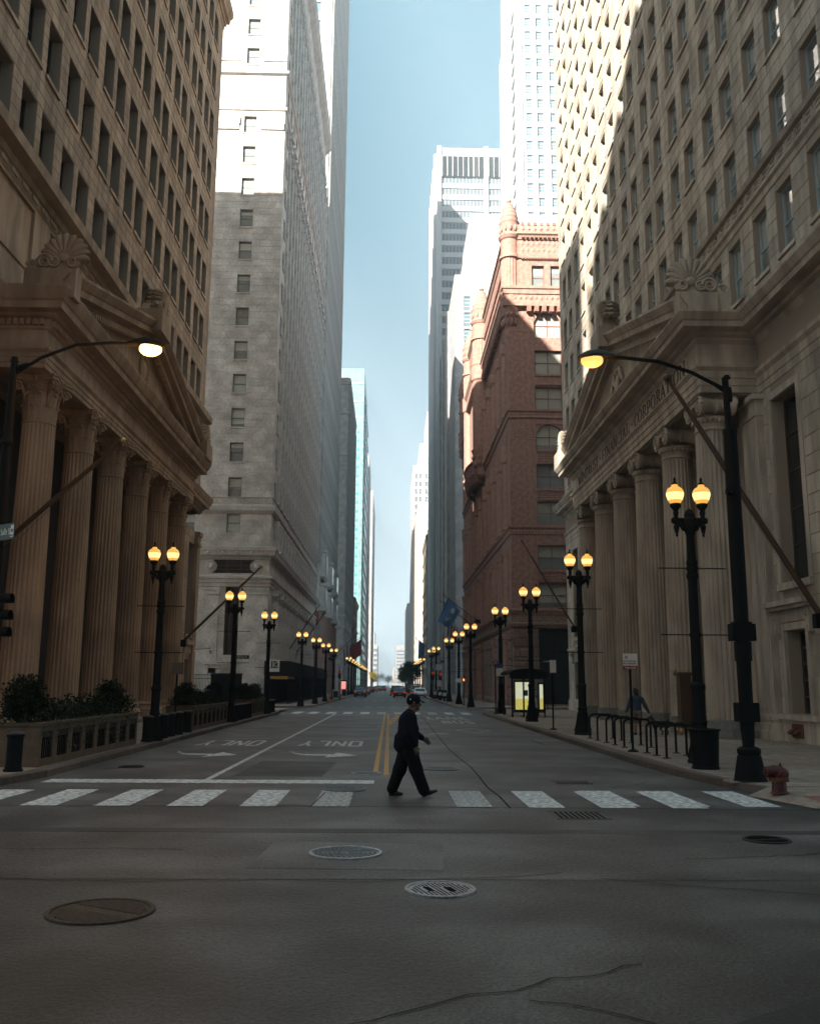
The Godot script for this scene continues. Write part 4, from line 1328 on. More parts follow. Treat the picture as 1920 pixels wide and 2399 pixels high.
func build_right_bank() -> void:
	var o := thing("bank_building", "grey stone bank on the right with scroll-capital columns and a lettered frieze", "building", V(13.6, 0, -45))
	var m: Material = M.grey_stone
	var X := 13.6
	var F := face(V(X, 0, -70), V(-1, 0, 0))    # u = z + 70
	var us := []
	for k in range(-2, 9):
		us.append(40.2 - 4.6 * k); us.append(38.1 - 4.6 * k)
	var rows := []
	for r in 11: rows.append(21.0 + 3.55 * r)
	var wins := grid(us, rows, 1.27, 2.12)
	var low := grid(us, [16.88], 1.27, 2.42)
	var wall := MB.new()
	wall.t = F
	sheet(wall, 0, 20.8, 50.5, 62.6, wins, 0.36)
	sheet(wall, 0, 16.5, 50.5, 20.3, low, 0.36)
	obj("wall", wall, M.mortar, o)
	var tones := [M.grey_stone, M.grey_stone_light, M.grey_stone_dark, M.grey_stone]
	stones(o, F, Rect2(0, 21.0, 50.5, 41.42), wins, 0.5917, 1.35, 0.02, tones, 200, 7, 0.012)
	stones(o, F, Rect2(0, 16.5, 50.5, 3.1), low, 0.62, 1.35, 0.02, tones, 90, 8, 0.012)
	var sl := MB.new()
	sl.t = F
	sills(sl, wins, 0.07, 0.10, 0.14)
	sills(sl, low, 0.07, 0.08, 0.14)
	obj("window_sills", sl, M.grey_stone_light, o)
	var style := {"name": "sash_blue", "bar": 0.075, "rails": [0.45], "mulls": [], "frame": M.blue_frame, "glass": M.clear_glass, "blind": 0.92, "blind_mat": M.blind}
	windows(o, F, low, 0.27, style)
	windows(o, F, wins, 0.27, style, 200)
	# key-pattern course
	var kb := MB.new()
	kb.sweep([V(X, 0, -70), V(X, 0, -19.5)], [Vector2(0, 19.6), Vector2(0.05, 19.66), Vector2(0.05, 19.9), Vector2(0.14, 20.0), Vector2(0.14, 20.12), Vector2(0.03, 20.15), Vector2(0.03, 20.62), Vector2(0.2, 20.66), Vector2(0.26, 20.84), Vector2(0.0, 20.88)])
	obj("key_course", kb, M.grey_stone_dark, o)
	var key := MB.new()
	key.t = F
	var u := 1.0
	while u < 50.0:
		for b in [[0.0, 0.0, 0.62, 0.06], [0.56, 0.06, 0.62, 0.4], [0.12, 0.34, 0.56, 0.4], [0.12, 0.14, 0.18, 0.34], [0.18, 0.14, 0.42, 0.2], [0.0, 0.06, 0.06, 0.44], [0.62, 0.0, 0.70, 0.06]]:
			key.box(V(u + b[0], 20.17 + b[1], 0.02), V(u + b[2], 20.17 + b[3], 0.075))
		u += 0.72
	obj("key_pattern", key, M.grey_stone_light, o, Transform3D.IDENTITY, "stuff")
	var top := MB.new()
	top.sweep([V(30, 0, -70), V(X, 0, -70), V(X, 0, -19.5)], [Vector2(0, 62.2), Vector2(0.4, 62.5), Vector2(0.7, 63.2), Vector2(0, 63.3)])
	obj("top_cornice", top, m, o)
	core(o, X + 0.2, -19.7, 60, -69.8, 62.8, m, 0.75)
	var ends := MB.new()
	ends.box(V(X + 0.02, 0, -69.99), V(60, 62.6, -69.8))
	ends.box(V(X + 0.02, 0, -19.7), V(60, 62.6, -19.5))
	obj("end_walls", ends, m, o)
	# the plain wall south of the portico, and the one north of it
	for b in [[0.0, 12.2], [36.2, 50.5]]:
		var hs := [Rect2(38.65, 5.45, 2.05, 6.58), Rect2(38.68, 1.07, 1.6, 2.75), Rect2(46.2, 5.45, 2.05, 6.58)] if b[0] > 1.0 else [Rect2(2.6, 5.4, 1.9, 6.4), Rect2(2.7, 1.0, 1.7, 2.6), Rect2(7.4, 5.4, 1.9, 6.4)]
		var w := MB.new()
		w.t = F
		sheet(w, b[0], 0.1, b[1], 14.7, hs, 0.62)
		obj("end_bay", w, M.mortar, o)
		stones(o, F, Rect2(b[0], 1.0, b[1] - b[0], 11.6), hs, 0.644, 1.6, 0.022, tones, 130, 41, 0.014)
		windows(o, F, hs, 0.5, {"name": "tall_iron", "bar": 0.09, "rails": [0.2, 0.4, 0.6, 0.8], "mulls": [0.5], "frame": M.bronze_frame, "glass": M.dark_glass, "blind": 0.0, "blind_mat": M.blind})
		var h := MB.new()
		h.t = F
		for q in hs:
			if q.size.y > 5.0:
				h.box(V(q.position.x - 0.25, q.position.y - 0.24, 0), V(q.end.x + 0.25, q.position.y, 0.14))
				h.box(V(q.position.x - 0.3, q.position.y, 0), V(q.position.x - 0.02, q.end.y + 0.28, 0.06)); h.box(V(q.end.x + 0.02, q.position.y, 0), V(q.end.x + 0.3, q.end.y + 0.28, 0.06)); h.box(V(q.position.x - 0.02, q.end.y + 0.02, 0), V(q.end.x + 0.02, q.end.y + 0.28, 0.06))
			else:
				h.box(V(q.position.x - 0.75, q.end.y + 0.82, 0), V(q.end.x + 0.75, q.end.y + 1.0, 0.5)); h.box(V(q.position.x - 0.65, q.end.y + 0.7, 0), V(q.end.x + 0.65, q.end.y + 0.82, 0.36)); h.box(V(q.position.x - 0.55, q.end.y + 0.3, 0), V(q.end.x + 0.55, q.end.y + 0.7, 0.08))
				h.box(V(q.position.x - 0.26, q.position.y, 0), V(q.position.x - 0.02, q.end.y + 0.26, 0.12)); h.box(V(q.end.x + 0.02, q.position.y, 0), V(q.end.x + 0.26, q.end.y + 0.26, 0.12)); h.box(V(q.position.x - 0.02, q.end.y + 0.02, 0), V(q.end.x + 0.02, q.end.y + 0.26, 0.12))
				for e in [q.position.x - 0.42, q.end.x + 0.42]:
					h.t = F * Transform3D(Basis(), V(e, q.end.y, 0.0))
					h.prism(PackedVector2Array([Vector2(-0.12, -0.1), Vector2(0.12, -0.1), Vector2(0.14, 0.68), Vector2(-0.14, 0.68)]), 0.0, 0.22)
					spiral(h, V(0, 0.55, 0.2), V(0, 0, 1), V(0, -1, 0), 0.13, 1.5, 0.06)
					spiral(h, V(0, 0.02, 0.14), V(0, 0, 1), V(0, 1, 0), 0.1, 1.5, 0.05)
					h.t = F
				h.box(V(q.position.x - 0.6, q.position.y - 0.2, 0), V(q.end.x + 0.6, q.position.y - 0.02, 0.24))
		h.box(V(b[0], 0.1, 0), V(b[1], 0.86, 0.12)); h.box(V(b[0], 0.86, 0), V(b[1], 1.0, 0.07))
		obj("window_hood", h, M.grey_stone_light, o)
		var wc := MB.new()
		wc.sweep([V(X, 0, -70 + b[0]), V(X, 0, -70 + b[1])], [Vector2(0, 12.6), Vector2(0.03, 12.62), Vector2(0.03, 12.9), Vector2(0.06, 12.92), Vector2(0.06, 13.2), Vector2(0.16, 13.35), Vector2(0.16, 13.5), Vector2(0.0, 13.52)])
		obj("architrave", wc, m, o)
	var sp := MB.new()      # standpipe by the corner window
	sp.t = F
	sp.box(V(38.9, 0.3, 0.12), V(39.7, 0.75, 0.16))
	for e in [39.1, 39.5]:
		sp.tube([V(e, 0.55, 0.14), V(e, 0.5, 0.3), V(e, 0.42, 0.34)], [0.07, 0.07, 0.09], 8)
	obj("standpipe", sp, M.hydrant_band, o)
	for p in [37.25, 10.9]:
		var pil := MB.new()
		pil.t = F
		pil.box(V(p - 0.95, 0.15, 0), V(p + 0.95, 0.45, 0.5)); pil.box(V(p - 0.88, 0.45, 0), V(p + 0.88, 0.7, 0.44)); pil.box(V(p - 0.8, 0.7, 0), V(p + 0.8, 0.82, 0.36)); pil.box(V(p - 0.84, 0.82, 0), V(p + 0.84, 1.0, 0.4))
		pil.box(V(p - 0.72, 1.0, 0), V(p + 0.72, 11.7, 0.3)); pil.box(V(p - 0.62, 1.2, 0.3), V(p - 0.1, 11.4, 0.33)); pil.box(V(p + 0.1, 1.2, 0.3), V(p + 0.62, 11.4, 0.33))
		pil.box(V(p - 0.76, 11.7, 0), V(p + 0.76, 11.85, 0.36)); pil.box(V(p - 0.74, 11.85, 0), V(p + 0.74, 12.3, 0.34)); pil.box(V(p - 0.86, 12.3, 0), V(p + 0.86, 12.5, 0.48))
		obj("pilaster", pil, M.grey_stone_light, o)
	# behind the columns
	var R := face(V(X + 0.9, 0, -57.8), V(-1, 0, 0))
	var hs2 := []
	for i in 5:
		hs2.append(Rect2(4.1 + i * 4.3, 5.0, 2.0, 6.4)); hs2.append(Rect2(4.1 + i * 4.3, 0.5, 2.0, 3.4))
	var bk := MB.new()
	bk.t = R
	sheet(bk, 0, 0.1, 24.1, 12.7, hs2, 0.5)
	bk.t = Transform3D.IDENTITY
	bk.quad(V(X, 0.1, -33.8), V(X + 0.9, 0.1, -33.8), V(X + 0.9, 12.7, -33.8), V(X, 12.7, -33.8))
	bk.quad(V(X + 0.9, 0.1, -57.8), V(X, 0.1, -57.8), V(X, 12.7, -57.8), V(X + 0.9, 12.7, -57.8))
	bk.box(V(11.6, 12.62, -55.7), V(X + 1.0, 12.75, -32.5))
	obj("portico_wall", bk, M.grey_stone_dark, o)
	windows(o, R, hs2, 0.4, {"name": "portico_iron", "bar": 0.1, "rails": [0.33, 0.66], "mulls": [0.5], "frame": M.bronze_frame, "glass": M.dark_glass, "blind": 0.0, "blind_mat": M.blind})
	var cap := ionic(0.60, 1.05)
	for i in 6:
		column(o, Vector2(12.1, -33.3 - 4.3 * i), [Vector2(0.0, 0.145), Vector2(0.76, 0.145), Vector2(0.76, 0.42), Vector2(0.752, 0.425), Vector2(0.752, 0.435), Vector2(0.76, 0.44), Vector2(0.76, 0.76), Vector2(0.74, 0.79), Vector2(0.6, 0.8)], M.granite, 0.705, 0.60, 0.79, 11.50, 6, m, cap, V(0, 11.62, 0))
	# entablature with its lettering
	var path := [V(X, 0, -55.9), V(11.4, 0, -55.9), V(11.4, 0, -32.3), V(X, 0, -32.3)]
	var ar := MB.new()
	ar.sweep(path, [Vector2(-0.7, 12.66), Vector2(0, 12.66), Vector2(0, 12.92), Vector2(0.03, 12.925), Vector2(0.03, 13.2), Vector2(0.06, 13.205), Vector2(0.06, 13.46), Vector2(0.17, 13.6), Vector2(0.17, 13.68), Vector2(0.0, 13.7)])
	obj("architrave", ar, m, o)
	var fr := MB.new()
	fr.sweep(path, [Vector2(0.01, 13.69), Vector2(0.01, 14.62), Vector2(0.1, 14.68), Vector2(0.12, 14.74)])
	obj("frieze", fr, M.grey_stone_light, o)
	var T := face(V(11.388, 13.86, -44.1), V(-1, 0, 0))
	var tx := lettering("inscription", "WINTRUST · FINANCIAL · CORPORATION", 0.62, 0.03, M.inscription, o, T, "Droid Serif", 400, 1.0)
	var wide := tx.mesh.get_aabb().size.x
	tx.transform = tx.transform.scaled_local(V(20.6 / wide, 1, 1))
	tx.transform.origin.y += 0.26
	tx.set_meta("label", "carved letters spelling the company name on the frieze")
	var full := [V(X, 0, -70), V(X, 0, -55.9), V(11.4, 0, -55.9), V(11.4, 0, -32.3), V(X, 0, -32.3), V(X, 0, -19.5)]
	var co := MB.new()
	co.sweep(full, [Vector2(0.0, 14.5), Vector2(0.12, 14.74), Vector2(0.3, 14.8), Vector2(0.34, 14.9), Vector2(0.76, 14.94), Vector2(0.78, 15.14), Vector2(0.84, 15.18), Vector2(0.98, 15.42), Vector2(0.98, 15.5), Vector2(0.4, 15.54), Vector2(-0.4, 15.55)])
	obj("cornice", co, M.grey_stone_dark, o)
	var blk := MB.new()
	blk.sweep([V(X, 0, -70), V(X, 0, -19.5)], [Vector2(0.1, 15.5), Vector2(0.1, 16.3), Vector2(0.16, 16.34), Vector2(0.16, 16.5), Vector2(0, 16.52)])
	obj("blocking_course", blk, m, o)
	pediment(o, -1.0, 11.15, -31.5, -56.7, 15.53, 3.35, X, M.grey_stone_dark, m)
	# winged relief in the tympanum
	var eg := MB.new()
	for s in [-1.0, 1.0]:
		for i in 9:
			var a := lerpf(0.15, 1.45, i / 8.0)
			var l := lerpf(1.5, 1.0, i / 8.0)
			var b := V(11.40, 16.75 + 0.1 * i, -44.1 + s * (0.18 + 0.05 * i))
			eg.tube([b, b + V(-0.06, -sin(a) * l * 0.5 + 0.55, s * cos(a) * l * 0.35), b + V(-0.05, -sin(a) * l * 1.0 + 0.5, s * (0.25 + cos(a) * l * 0.5))], [0.09, 0.10, 0.04], 6)
	eg.ball(V(11.42, 16.8, -44.1), V(0.18, 0.62, 0.32), 12, 8)
	eg.ball(V(11.38, 17.55, -44.0), V(0.16, 0.2, 0.17), 10, 7)
	obj("winged_relief", eg, M.grey_stone_light, o)
	acroterion(o, V(11.1, 15.98, -31.95), -1.0, 1.1, M.grey_stone_dark, 0.0)
	acroterion(o, V(11.0, 19.5, -44.1), -1.0, 1.1, M.grey_stone_dark, PI / 2, 1.9)
	acroterion(o, V(11.0, 16.1, -55.9), -1.0, 1.0, M.grey_stone_dark, PI / 2, 1.9)


# ---------------------------------------------------------------- buildings further up the street

func ornament(mb: MB, u0: float, v0: float, u1: float, v1: float, step: float, z := 0.0, d := 0.05) -> void:
	# a relief of little lozenges and bosses between two fillets
	var nu := maxi(1, roundi((u1 - u0) / step)); var nv := maxi(1, roundi((v1 - v0) / step))
	var du := (u1 - u0) / nu; var dv := (v1 - v0) / nv
	for j in nv:
		for i in nu:
			var c := V(u0 + (i + 0.5) * du, v0 + (j + 0.5) * dv, z)
			var a := c + V(-du * 0.42, 0, 0); var b := c + V(0, -dv * 0.42, 0); var e := c + V(du * 0.42, 0, 0); var f := c + V(0, dv * 0.42, 0)
			var t := c + V(0, 0, d)
			mb.tri(a, b, t); mb.tri(b, e, t); mb.tri(e, f, t); mb.tri(f, a, t)


func build_trust_tower() -> void:
	# pale tower with one column of windows on its end, left, behind the first bank
	var o := thing("office_tower", "tall pale stone tower with lion medallions and a single file of sash windows", "building", V(-11.3, 0, -112))
	var m: Material = M.pale_stone
	var S := face(V(-36, 0, -86), V(0, 0, 1))       # u = x + 36
	var tops := [17.85, 21.3, 24.75, 28.2, 31.65, 35.05, 38.55, 42.05, 45.6, 49.1, 52.6, 56.15, 59.55, 63.9, 67.5, 70.95, 74.4, 77.9, 81.4]
	var wins := []
	for t in tops:
		wins.append(Rect2(20.5, t - 1.92, 1.28, 1.92))
		wins.append(Rect2(16.2, t - 1.92, 1.28, 1.92))
	var lowh := [Rect2(19.4, 12.08, 3.9, 1.28), Rect2(20.7, 4.5, 1.28, 6.3), Rect2(23.05, 0.2, 1.25, 2.55), Rect2(20.6, 0.2, 1.5, 2.6)]
	var all := wins + lowh
	var w := MB.new()
	w.t = S
	sheet(w, 0, 0.1, 24.7, 90.0, all, 0.4)
	obj("end_wall", w, M.pale_stone_dark, o)
	var tones := [M.pale_stone, M.pale_stone_light, M.pale_stone_dark, M.pale_stone]
	stones(o, S, Rect2(13, 14.6, 11.7, 3.1), all, 0.62, 1.5, 0.02, tones, 60, 11, 0.02)
	stones(o, S, Rect2(13, 19.35, 11.7, 41.0), all, 0.69, 1.55, 0.02, tones, 220, 12, 0.02)
	stones(o, S, Rect2(13, 64.9, 11.7, 18.6), all, 0.75, 1.6, 0.02, [m], 0, 13, 0.02)
	stones(o, S, Rect2(13, 0.3, 11.7, 10.4), all, 0.87, 1.5, 0.02, tones, 110, 14, 0.02)
	var sl := MB.new()
	sl.t = S
	sills(sl, wins, 0.09, 0.10, 0.13)
	obj("window_sills", sl, m, o)
	var st := {"name": "sash_green", "bar": 0.07, "rails": [0.5], "mulls": [], "frame": M.green_frame, "glass": M.clear_glass, "blind": 0.9, "blind_mat": M.blind}
	windows(o, S, wins, 0.3, st)
	windows(o, S, lowh, 0.3, {"name": "low_dark", "bar": 0.1, "rails": [0.3, 0.6], "mulls": [0.33, 0.66], "frame": M.bronze_frame, "glass": M.dark_glass, "blind": 0.0, "blind_mat": M.blind})
	# courses that wrap round the corner
	var path := [V(-36, 0, -86), V(-11.3, 0, -86), V(-11.3, 0, -139)]
	for pr in [
		[Vector2(0, 10.8), Vector2(0.1, 10.85), Vector2(0.1, 11.15), Vector2(0.2, 11.2), Vector2(0.22, 11.45), Vector2(0.35, 11.6), Vector2(0.35, 11.75), Vector2(0.06, 11.9), Vector2(0, 11.95)],
		[Vector2(0, 13.4), Vector2(0.12, 13.45), Vector2(0.14, 13.65), Vector2(0.5, 13.75), Vector2(0.54, 14.05), Vector2(0.62, 14.2), Vector2(0.66, 14.5), Vector2(0.2, 14.6), Vector2(0, 14.62)],
		[Vector2(0, 17.75), Vector2(0.1, 17.8), Vector2(0.34, 18.05), Vector2(0.36, 18.5), Vector2(0.1, 18.62), Vector2(0.06, 18.7), Vector2(0.06, 19.28), Vector2(0.16, 19.32), Vector2(0, 19.36)],
		[Vector2(0, 60.1), Vector2(0.15, 60.2), Vector2(0.2, 60.5), Vector2(0, 60.55)],
		[Vector2(0, 64.2), Vector2(0.25, 64.4), Vector2(0.3, 64.65), Vector2(0.05, 64.8), Vector2(0, 64.85)],
		[Vector2(0, 82.4), Vector2(0.25, 82.6), Vector2(0.3, 83.0), Vector2(0.06, 83.2)],
		[Vector2(0, 88.0), Vector2(0.7, 88.8), Vector2(0.9, 89.8), Vector2(0.9, 90.3), Vector2(0, 90.4)],
	]:
		var a := MB.new()
		a.sweep(path, pr)
		obj("string_course", a, M.pale_stone_dark, o)
	for x in [-16.75, -12.55]:
		var lions := MB.new()
		for r in [0.52, 0.40]:
			var pts := []
			for k in 25:
				pts.append(V(x + cos(TAU * k / 24) * r, 12.72 + sin(TAU * k / 24) * r, -85.95))
			lions.tube(pts, 0.045, 6, false)
		lions.ball(V(x, 12.74, -85.95), V(0.25, 0.28, 0.2), 12, 8)
		lions.ball(V(x, 12.62, -85.78), V(0.13, 0.11, 0.14), 10, 6)
		for e in [-1.0, 1.0]:
			lions.ball(V(x + e * 0.17, 12.95, -85.9), V(0.07, 0.07, 0.08), 8, 5)
		for k in 12:
			lions.ball(V(x + cos(TAU * k / 12) * 0.29, 12.72 + sin(TAU * k / 12) * 0.31, -85.94), V(0.08, 0.08, 0.1), 6, 4)
		obj("lion_medallion", lions, M.pale_stone_light, o)
	var det := MB.new()
	det.t = S
	for p in [[14.0, 17.8], [18.9, 20.1], [22.4, 24.65]]:      # broad pilasters with caps
		det.box(V(p[0], 0.3, 0.0), V(p[1], 10.3, 0.10)); det.box(V(p[0] - 0.08, 10.1, 0), V(p[1] + 0.06, 10.5, 0.2))
		det.box(V(p[0] - 0.12, 10.5, 0), V(p[1] + 0.1, 10.72, 0.28))
	for p in [[15.0, 20.0], [22.2, 24.6]]:
		det.box(V(p[0], 58.0, 0.02), V(p[1], 58.6, 0.16)); det.box(V(p[0] - 0.1, 58.6, 0.02), V(p[1] + 0.1, 59.4, 0.22)); det.box(V(p[0], 65.9, 0.02), V(p[1], 66.1, 0.12))
	det.box(V(18.9, 3.65, 0), V(21.9, 4.2, 0.35)); det.box(V(19.1, 3.3, 0), V(21.7, 3.65, 0.2)); det.box(V(19.4, 2.85, 0), V(20.5, 3.3, 0.1))
	for k in 18:    # key pattern on the belt
		det.box(V(13.2 + k * 0.65, 18.85, 0.05), V(13.55 + k * 0.65, 18.91, 0.1)); det.box(V(13.5 + k * 0.65, 18.91, 0.05), V(13.55 + k * 0.65, 19.15, 0.1)); det.box(V(13.26 + k * 0.65, 19.09, 0.05), V(13.5 + k * 0.65, 19.15, 0.1))
	for k in 12:
		det.t = S * Transform3D(Basis(), V(13.6 + k * 1.35, 13.45, 0.5))
		det.ball(V(0, 0.5, 0.12), V(0.12, 0.16, 0.1), 8, 5)
	obj("wall_relief", det, M.pale_stone_light, o)
	var band := MB.new()
	band.t = S
	for k in 13:
		band.slab(13 + k * 0.9 + 0.01, 60.6, 13 + (k + 1) * 0.9 - 0.01, 64.15, 0.0, 0.05, 0.02)
	obj("metal_band", band, M.concrete_grey, o)
	# street side: giant ribs with sunk window files
	var E := face(V(-11.3, 0, -86), V(1, 0, 0))      # u = -86 - z
	var ew := []
	for k in 18:
		for t in tops:
			ew.append(Rect2(1.7 + k * 2.9, t - 1.92, 1.2, 1.92))
	var e := MB.new()
	e.t = E
	sheet(e, 0, 0.1, 53, 90, ew, 0.45)
	obj("street_wall", e, m, o)
	windows(o, E, ew, 0.35, {"name": "sash_e", "bar": 0.07, "rails": [0.5], "mulls": [], "frame": M.green_frame, "glass": M.dark_glass, "blind": 0.0, "blind_mat": M.blind}, 60)
	var ribs := MB.new()
	ribs.t = E
	for k in 18:
		var u := 3.6 + k * 2.9
		ribs.box(V(u, 19.4, 0.0), V(u + 0.34, 60.0, 0.28)); ribs.box(V(u + 0.42, 19.4, 0.0), V(u + 0.7, 60, 0.2)); ribs.box(V(u - 0.12, 57.6, 0), V(u + 0.8, 58.2, 0.42)); ribs.box(V(u - 0.2, 59.2, 0), V(u + 0.9, 60.0, 0.5))
		ribs.box(V(u + 0.05, 65.0, 0.0), V(u + 0.6, 82.2, 0.3)); ribs.box(V(u - 0.08, 79.6, 0), V(u + 0.75, 80.4, 0.42))
		ribs.box(V(u - 0.1, 14.62, 0.0), V(u + 0.55, 17.7, 0.34)); ribs.box(V(u - 0.18, 17.2, 0), V(u + 0.63, 17.5, 0.42))
	obj("ribs", ribs, M.pale_stone_light, o)
	var sl2 := MB.new()
	sl2.t = E
	sills(sl2, ew.slice(0, 19 * 4), 0.08, 0.1, 0.12)
	obj("street_sills", sl2, m, o)
	for k in 13:     # engaged scroll columns of the base
		var mb := MB.new()
		mb.t = Transform3D(Basis(), V(-11.25, 0, -89.4 - k * 3.6))
		mb.fluted(0.55, 0.47, 4.0, 9.9, 20, Vector3.ZERO)
		mb.box(V(-0.6, 3.5, -0.6), V(0.62, 4.0, 0.6))
		mb.box(V(-0.5, 9.9, -0.55), V(0.55, 10.15, 0.55)); mb.box(V(-0.6, 10.45, -0.65), V(0.65, 10.75, 0.65))
		for s in [-1.0, 1.0]:
			mb.t = Transform3D(Basis(V(0, 0, 1), V(1, 0, 0), V(0, 1, 0)), V(-11.25, 10.25, -89.4 - k * 3.6 + s * 0.52))
			mb.lathe([Vector2(0.0001, -0.6), Vector2(0.24, -0.6), Vector2(0.2, 0.0), Vector2(0.24, 0.6), Vector2(0.0001, 0.6)], 14)
		obj("engaged_column", mb, M.pale_stone_light, o)
	var n := MB.new()
	n.box(V(-36, 0, -138.9), V(-11.32, 90, -139.0)); n.box(V(-36, 0, -138.9), V(-35.8, 90, -86.2))
	obj("rear_walls", n, m, o)
	core(o, -36, -86.1, -11.4, -138.8, 90.2, m, 0.6)


func build_red_building() -> void:
	var o := thing("brick_building", "red brick and terracotta building with round corner turrets, arched bays and a rock-faced base", "building", V(11, 0, -100))
	var m: Material = M.brick_red
	var t: Material = M.terracotta
	var S := face(V(11.0, 0, -82.5), V(0, 0, 1))      # u = x - 11
	var hs := []
	var arches := []
	for c in 5:
		var u := 2.45 + c * 4.6
		for q in [[8.85, 2.2], [12.3, 2.2], [16.4, 2.15], [19.8, 2.3], [23.5, 2.45], [27.4, 2.2], [30.85, 2.35], [34.5, 2.5]]:
			hs.append(Rect2(u, q[0], 2.6, q[1]))
		arches.append([u, 24.65, 25.95]); arches.append([u, 35.75, 37.0])
		hs.append(Rect2(u - 0.1, 39.62, 1.2, 2.2)); hs.append(Rect2(u + 1.7, 39.62, 1.2, 2.2))
		hs.append(Rect2(u - 0.1, 0.3, 2.8, 6.6))
	var w := MB.new()
	w.t = S
	sheet(w, 0, 0.1, 30, 45.9, hs, 0.45)
	for a in arches:
		arch_fill(w, a[0], a[0] + 2.6, a[1], a[2] + 0.02, 0.3, -0.08)
	obj("south_wall", w, m, o)
	var st := {"name": "sash_red", "bar": 0.08, "rails": [0.5], "mulls": [0.5], "frame": M.red_frame, "glass": M.clear_glass, "blind": 0.55, "blind_mat": M.blind_warm}
	var big := []; var sm := []; var lowest := []
	for h in hs:
		if h.position.y < 1.0: lowest.append(h)
		elif h.size.x < 1.5: sm.append(h)
		else: big.append(h)
	windows(o, S, big, 0.36, st)
	windows(o, S, sm, 0.3, {"name": "sash_red1", "bar": 0.08, "rails": [0.46], "mulls": [], "frame": M.red_frame, "glass": M.clear_glass, "blind": 0.7, "blind_mat": M.blind_warm})
	windows(o, S, lowest, 0.36, {"name": "shop_red", "bar": 0.14, "rails": [0.1, 0.42, 0.7], "mulls": [0.5], "frame": M.iron, "glass": M.dark_glass, "blind": 0.0, "blind_mat": M.blind})
	# the west, street-side wall: bays between round piers
	var W := face(V(11.0, 0, -135.5), V(-1, 0, 0))     # u = z + 135.5
	var bay := []
	for z in [-86.9, -91.8, -96.7, -101.2, -111.0, -121.0, -125.7, -130.6]:
		bay.append(z + 135.5 - 1.35)
	var hw := []
	var tall := []
	for u in bay:
		for q in [[8.85, 5.6], [16.4, 8.3], [27.4, 8.2]]:
			tall.append(Rect2(u, q[0], 2.7, q[1]))
		hw.append(Rect2(u + 0.1, 39.62, 1.0, 2.2)); hw.append(Rect2(u + 1.6, 39.62, 1.0, 2.2))
		tall.append(Rect2(u + 0.1, 0.3, 2.5, 5.9))
	var ww := MB.new()
	ww.t = W
	sheet(ww, 0, 0.1, 53, 45.9, tall + hw, 0.8)
	for u in bay:
		arch_fill(ww, u, u + 2.7, 24.7 - 1.35, 24.72, 0.5, -0.04); arch_fill(ww, u, u + 2.7, 35.6 - 1.35, 35.62, 0.5, -0.04)
	obj("street_wall", ww, m, o)
	windows(o, W, tall, 0.6, {"name": "bay_red", "bar": 0.12, "rails": [0.13, 0.27, 0.31, 0.45, 0.6, 0.64, 0.8], "mulls": [0.5], "frame": M.red_frame, "glass": M.dark_glass, "blind": 0.0, "blind_mat": M.blind})
	windows(o, W, hw, 0.3, {"name": "sash_red2", "bar": 0.08, "rails": [0.46], "mulls": [], "frame": M.red_frame, "glass": M.dark_glass, "blind": 0.0, "blind_mat": M.blind})
	for u in bay:      # round shafts between the bays
		for e in [u - 0.62, u + 3.32]:
			var mb := MB.new(); var mc := MB.new(); var md := MB.new()
			mb.t = W * Transform3D(Basis(), V(e, 0, 0.0)); mc.t = mb.t; md.t = mb.t
			mb.lathe([Vector2(0.5, 8.7), Vector2(0.5, 9.1), Vector2(0.42, 9.2), Vector2(0.40, 13.7), Vector2(0.46, 13.8), Vector2(0.56, 14.3), Vector2(0.56, 14.5)], 14)
			mc.lathe([Vector2(0.48, 16.3), Vector2(0.38, 16.6), Vector2(0.38, 22.6), Vector2(0.5, 22.8), Vector2(0.55, 24.3)], 14)
			md.lathe([Vector2(0.46, 27.2), Vector2(0.36, 27.5), Vector2(0.36, 33.4), Vector2(0.5, 33.6), Vector2(0.52, 34.6)], 14)
			obj("shaft", mb, t, o); obj("shaft", mc, t, o); obj("shaft", md, t, o)
	# string courses, round both faces
	var path := [V(11, 0, -135.5), V(11, 0, -82.5), V(41, 0, -82.5)]
	for pr in [
		[Vector2(0, 8.15), Vector2(0.12, 8.2), Vector2(0.2, 8.4), Vector2(0.32, 8.5), Vector2(0.32, 8.65), Vector2(0, 8.72)],
		[Vector2(0, 15.45), Vector2(0.1, 15.5), Vector2(0.12, 15.95), Vector2(0.26, 16.1), Vector2(0.26, 16.25), Vector2(0, 16.3)],
		[Vector2(0, 26.45), Vector2(0.14, 26.55), Vector2(0.1, 26.7), Vector2(0.12, 27.05), Vector2(0.28, 27.15), Vector2(0.28, 27.3), Vector2(0, 27.35)],
		[Vector2(0, 37.45), Vector2(0.5, 37.5), Vector2(0.5, 37.9), Vector2(0.42, 37.95), Vector2(0.42, 38.65), Vector2(0.52, 38.7), Vector2(0.55, 39.1), Vector2(0.66, 39.2), Vector2(0.66, 39.45), Vector2(0, 39.5)],
		[Vector2(0, 42.5), Vector2(0.16, 42.55), Vector2(0.2, 42.9), Vector2(0.04, 43.0)],
		[Vector2(0, 44.45), Vector2(0.1, 44.5), Vector2(0.2, 44.85), Vector2(0.36, 45.0), Vector2(0.2, 45.1), Vector2(0.14, 46.0), Vector2(-0.2, 46.05)],
	]:
		var c := MB.new()
		c.sweep(path, pr)
		obj("string_course", c, t, o)
	var cb := MB.new()    # corbel table under the upper gallery, and small dentil rows
	dentils(cb, V(12.6, 36.95, -82.5), V(38, 36.95, -82.5), V(0, 0, 1), 0.42, 0.55, 0.5, 0.72)
	dentils(cb, V(11, 36.9, -84), V(11, 36.9, -103), V(-1, 0, 0), 0.4, 0.6, 0.5, 0.72)
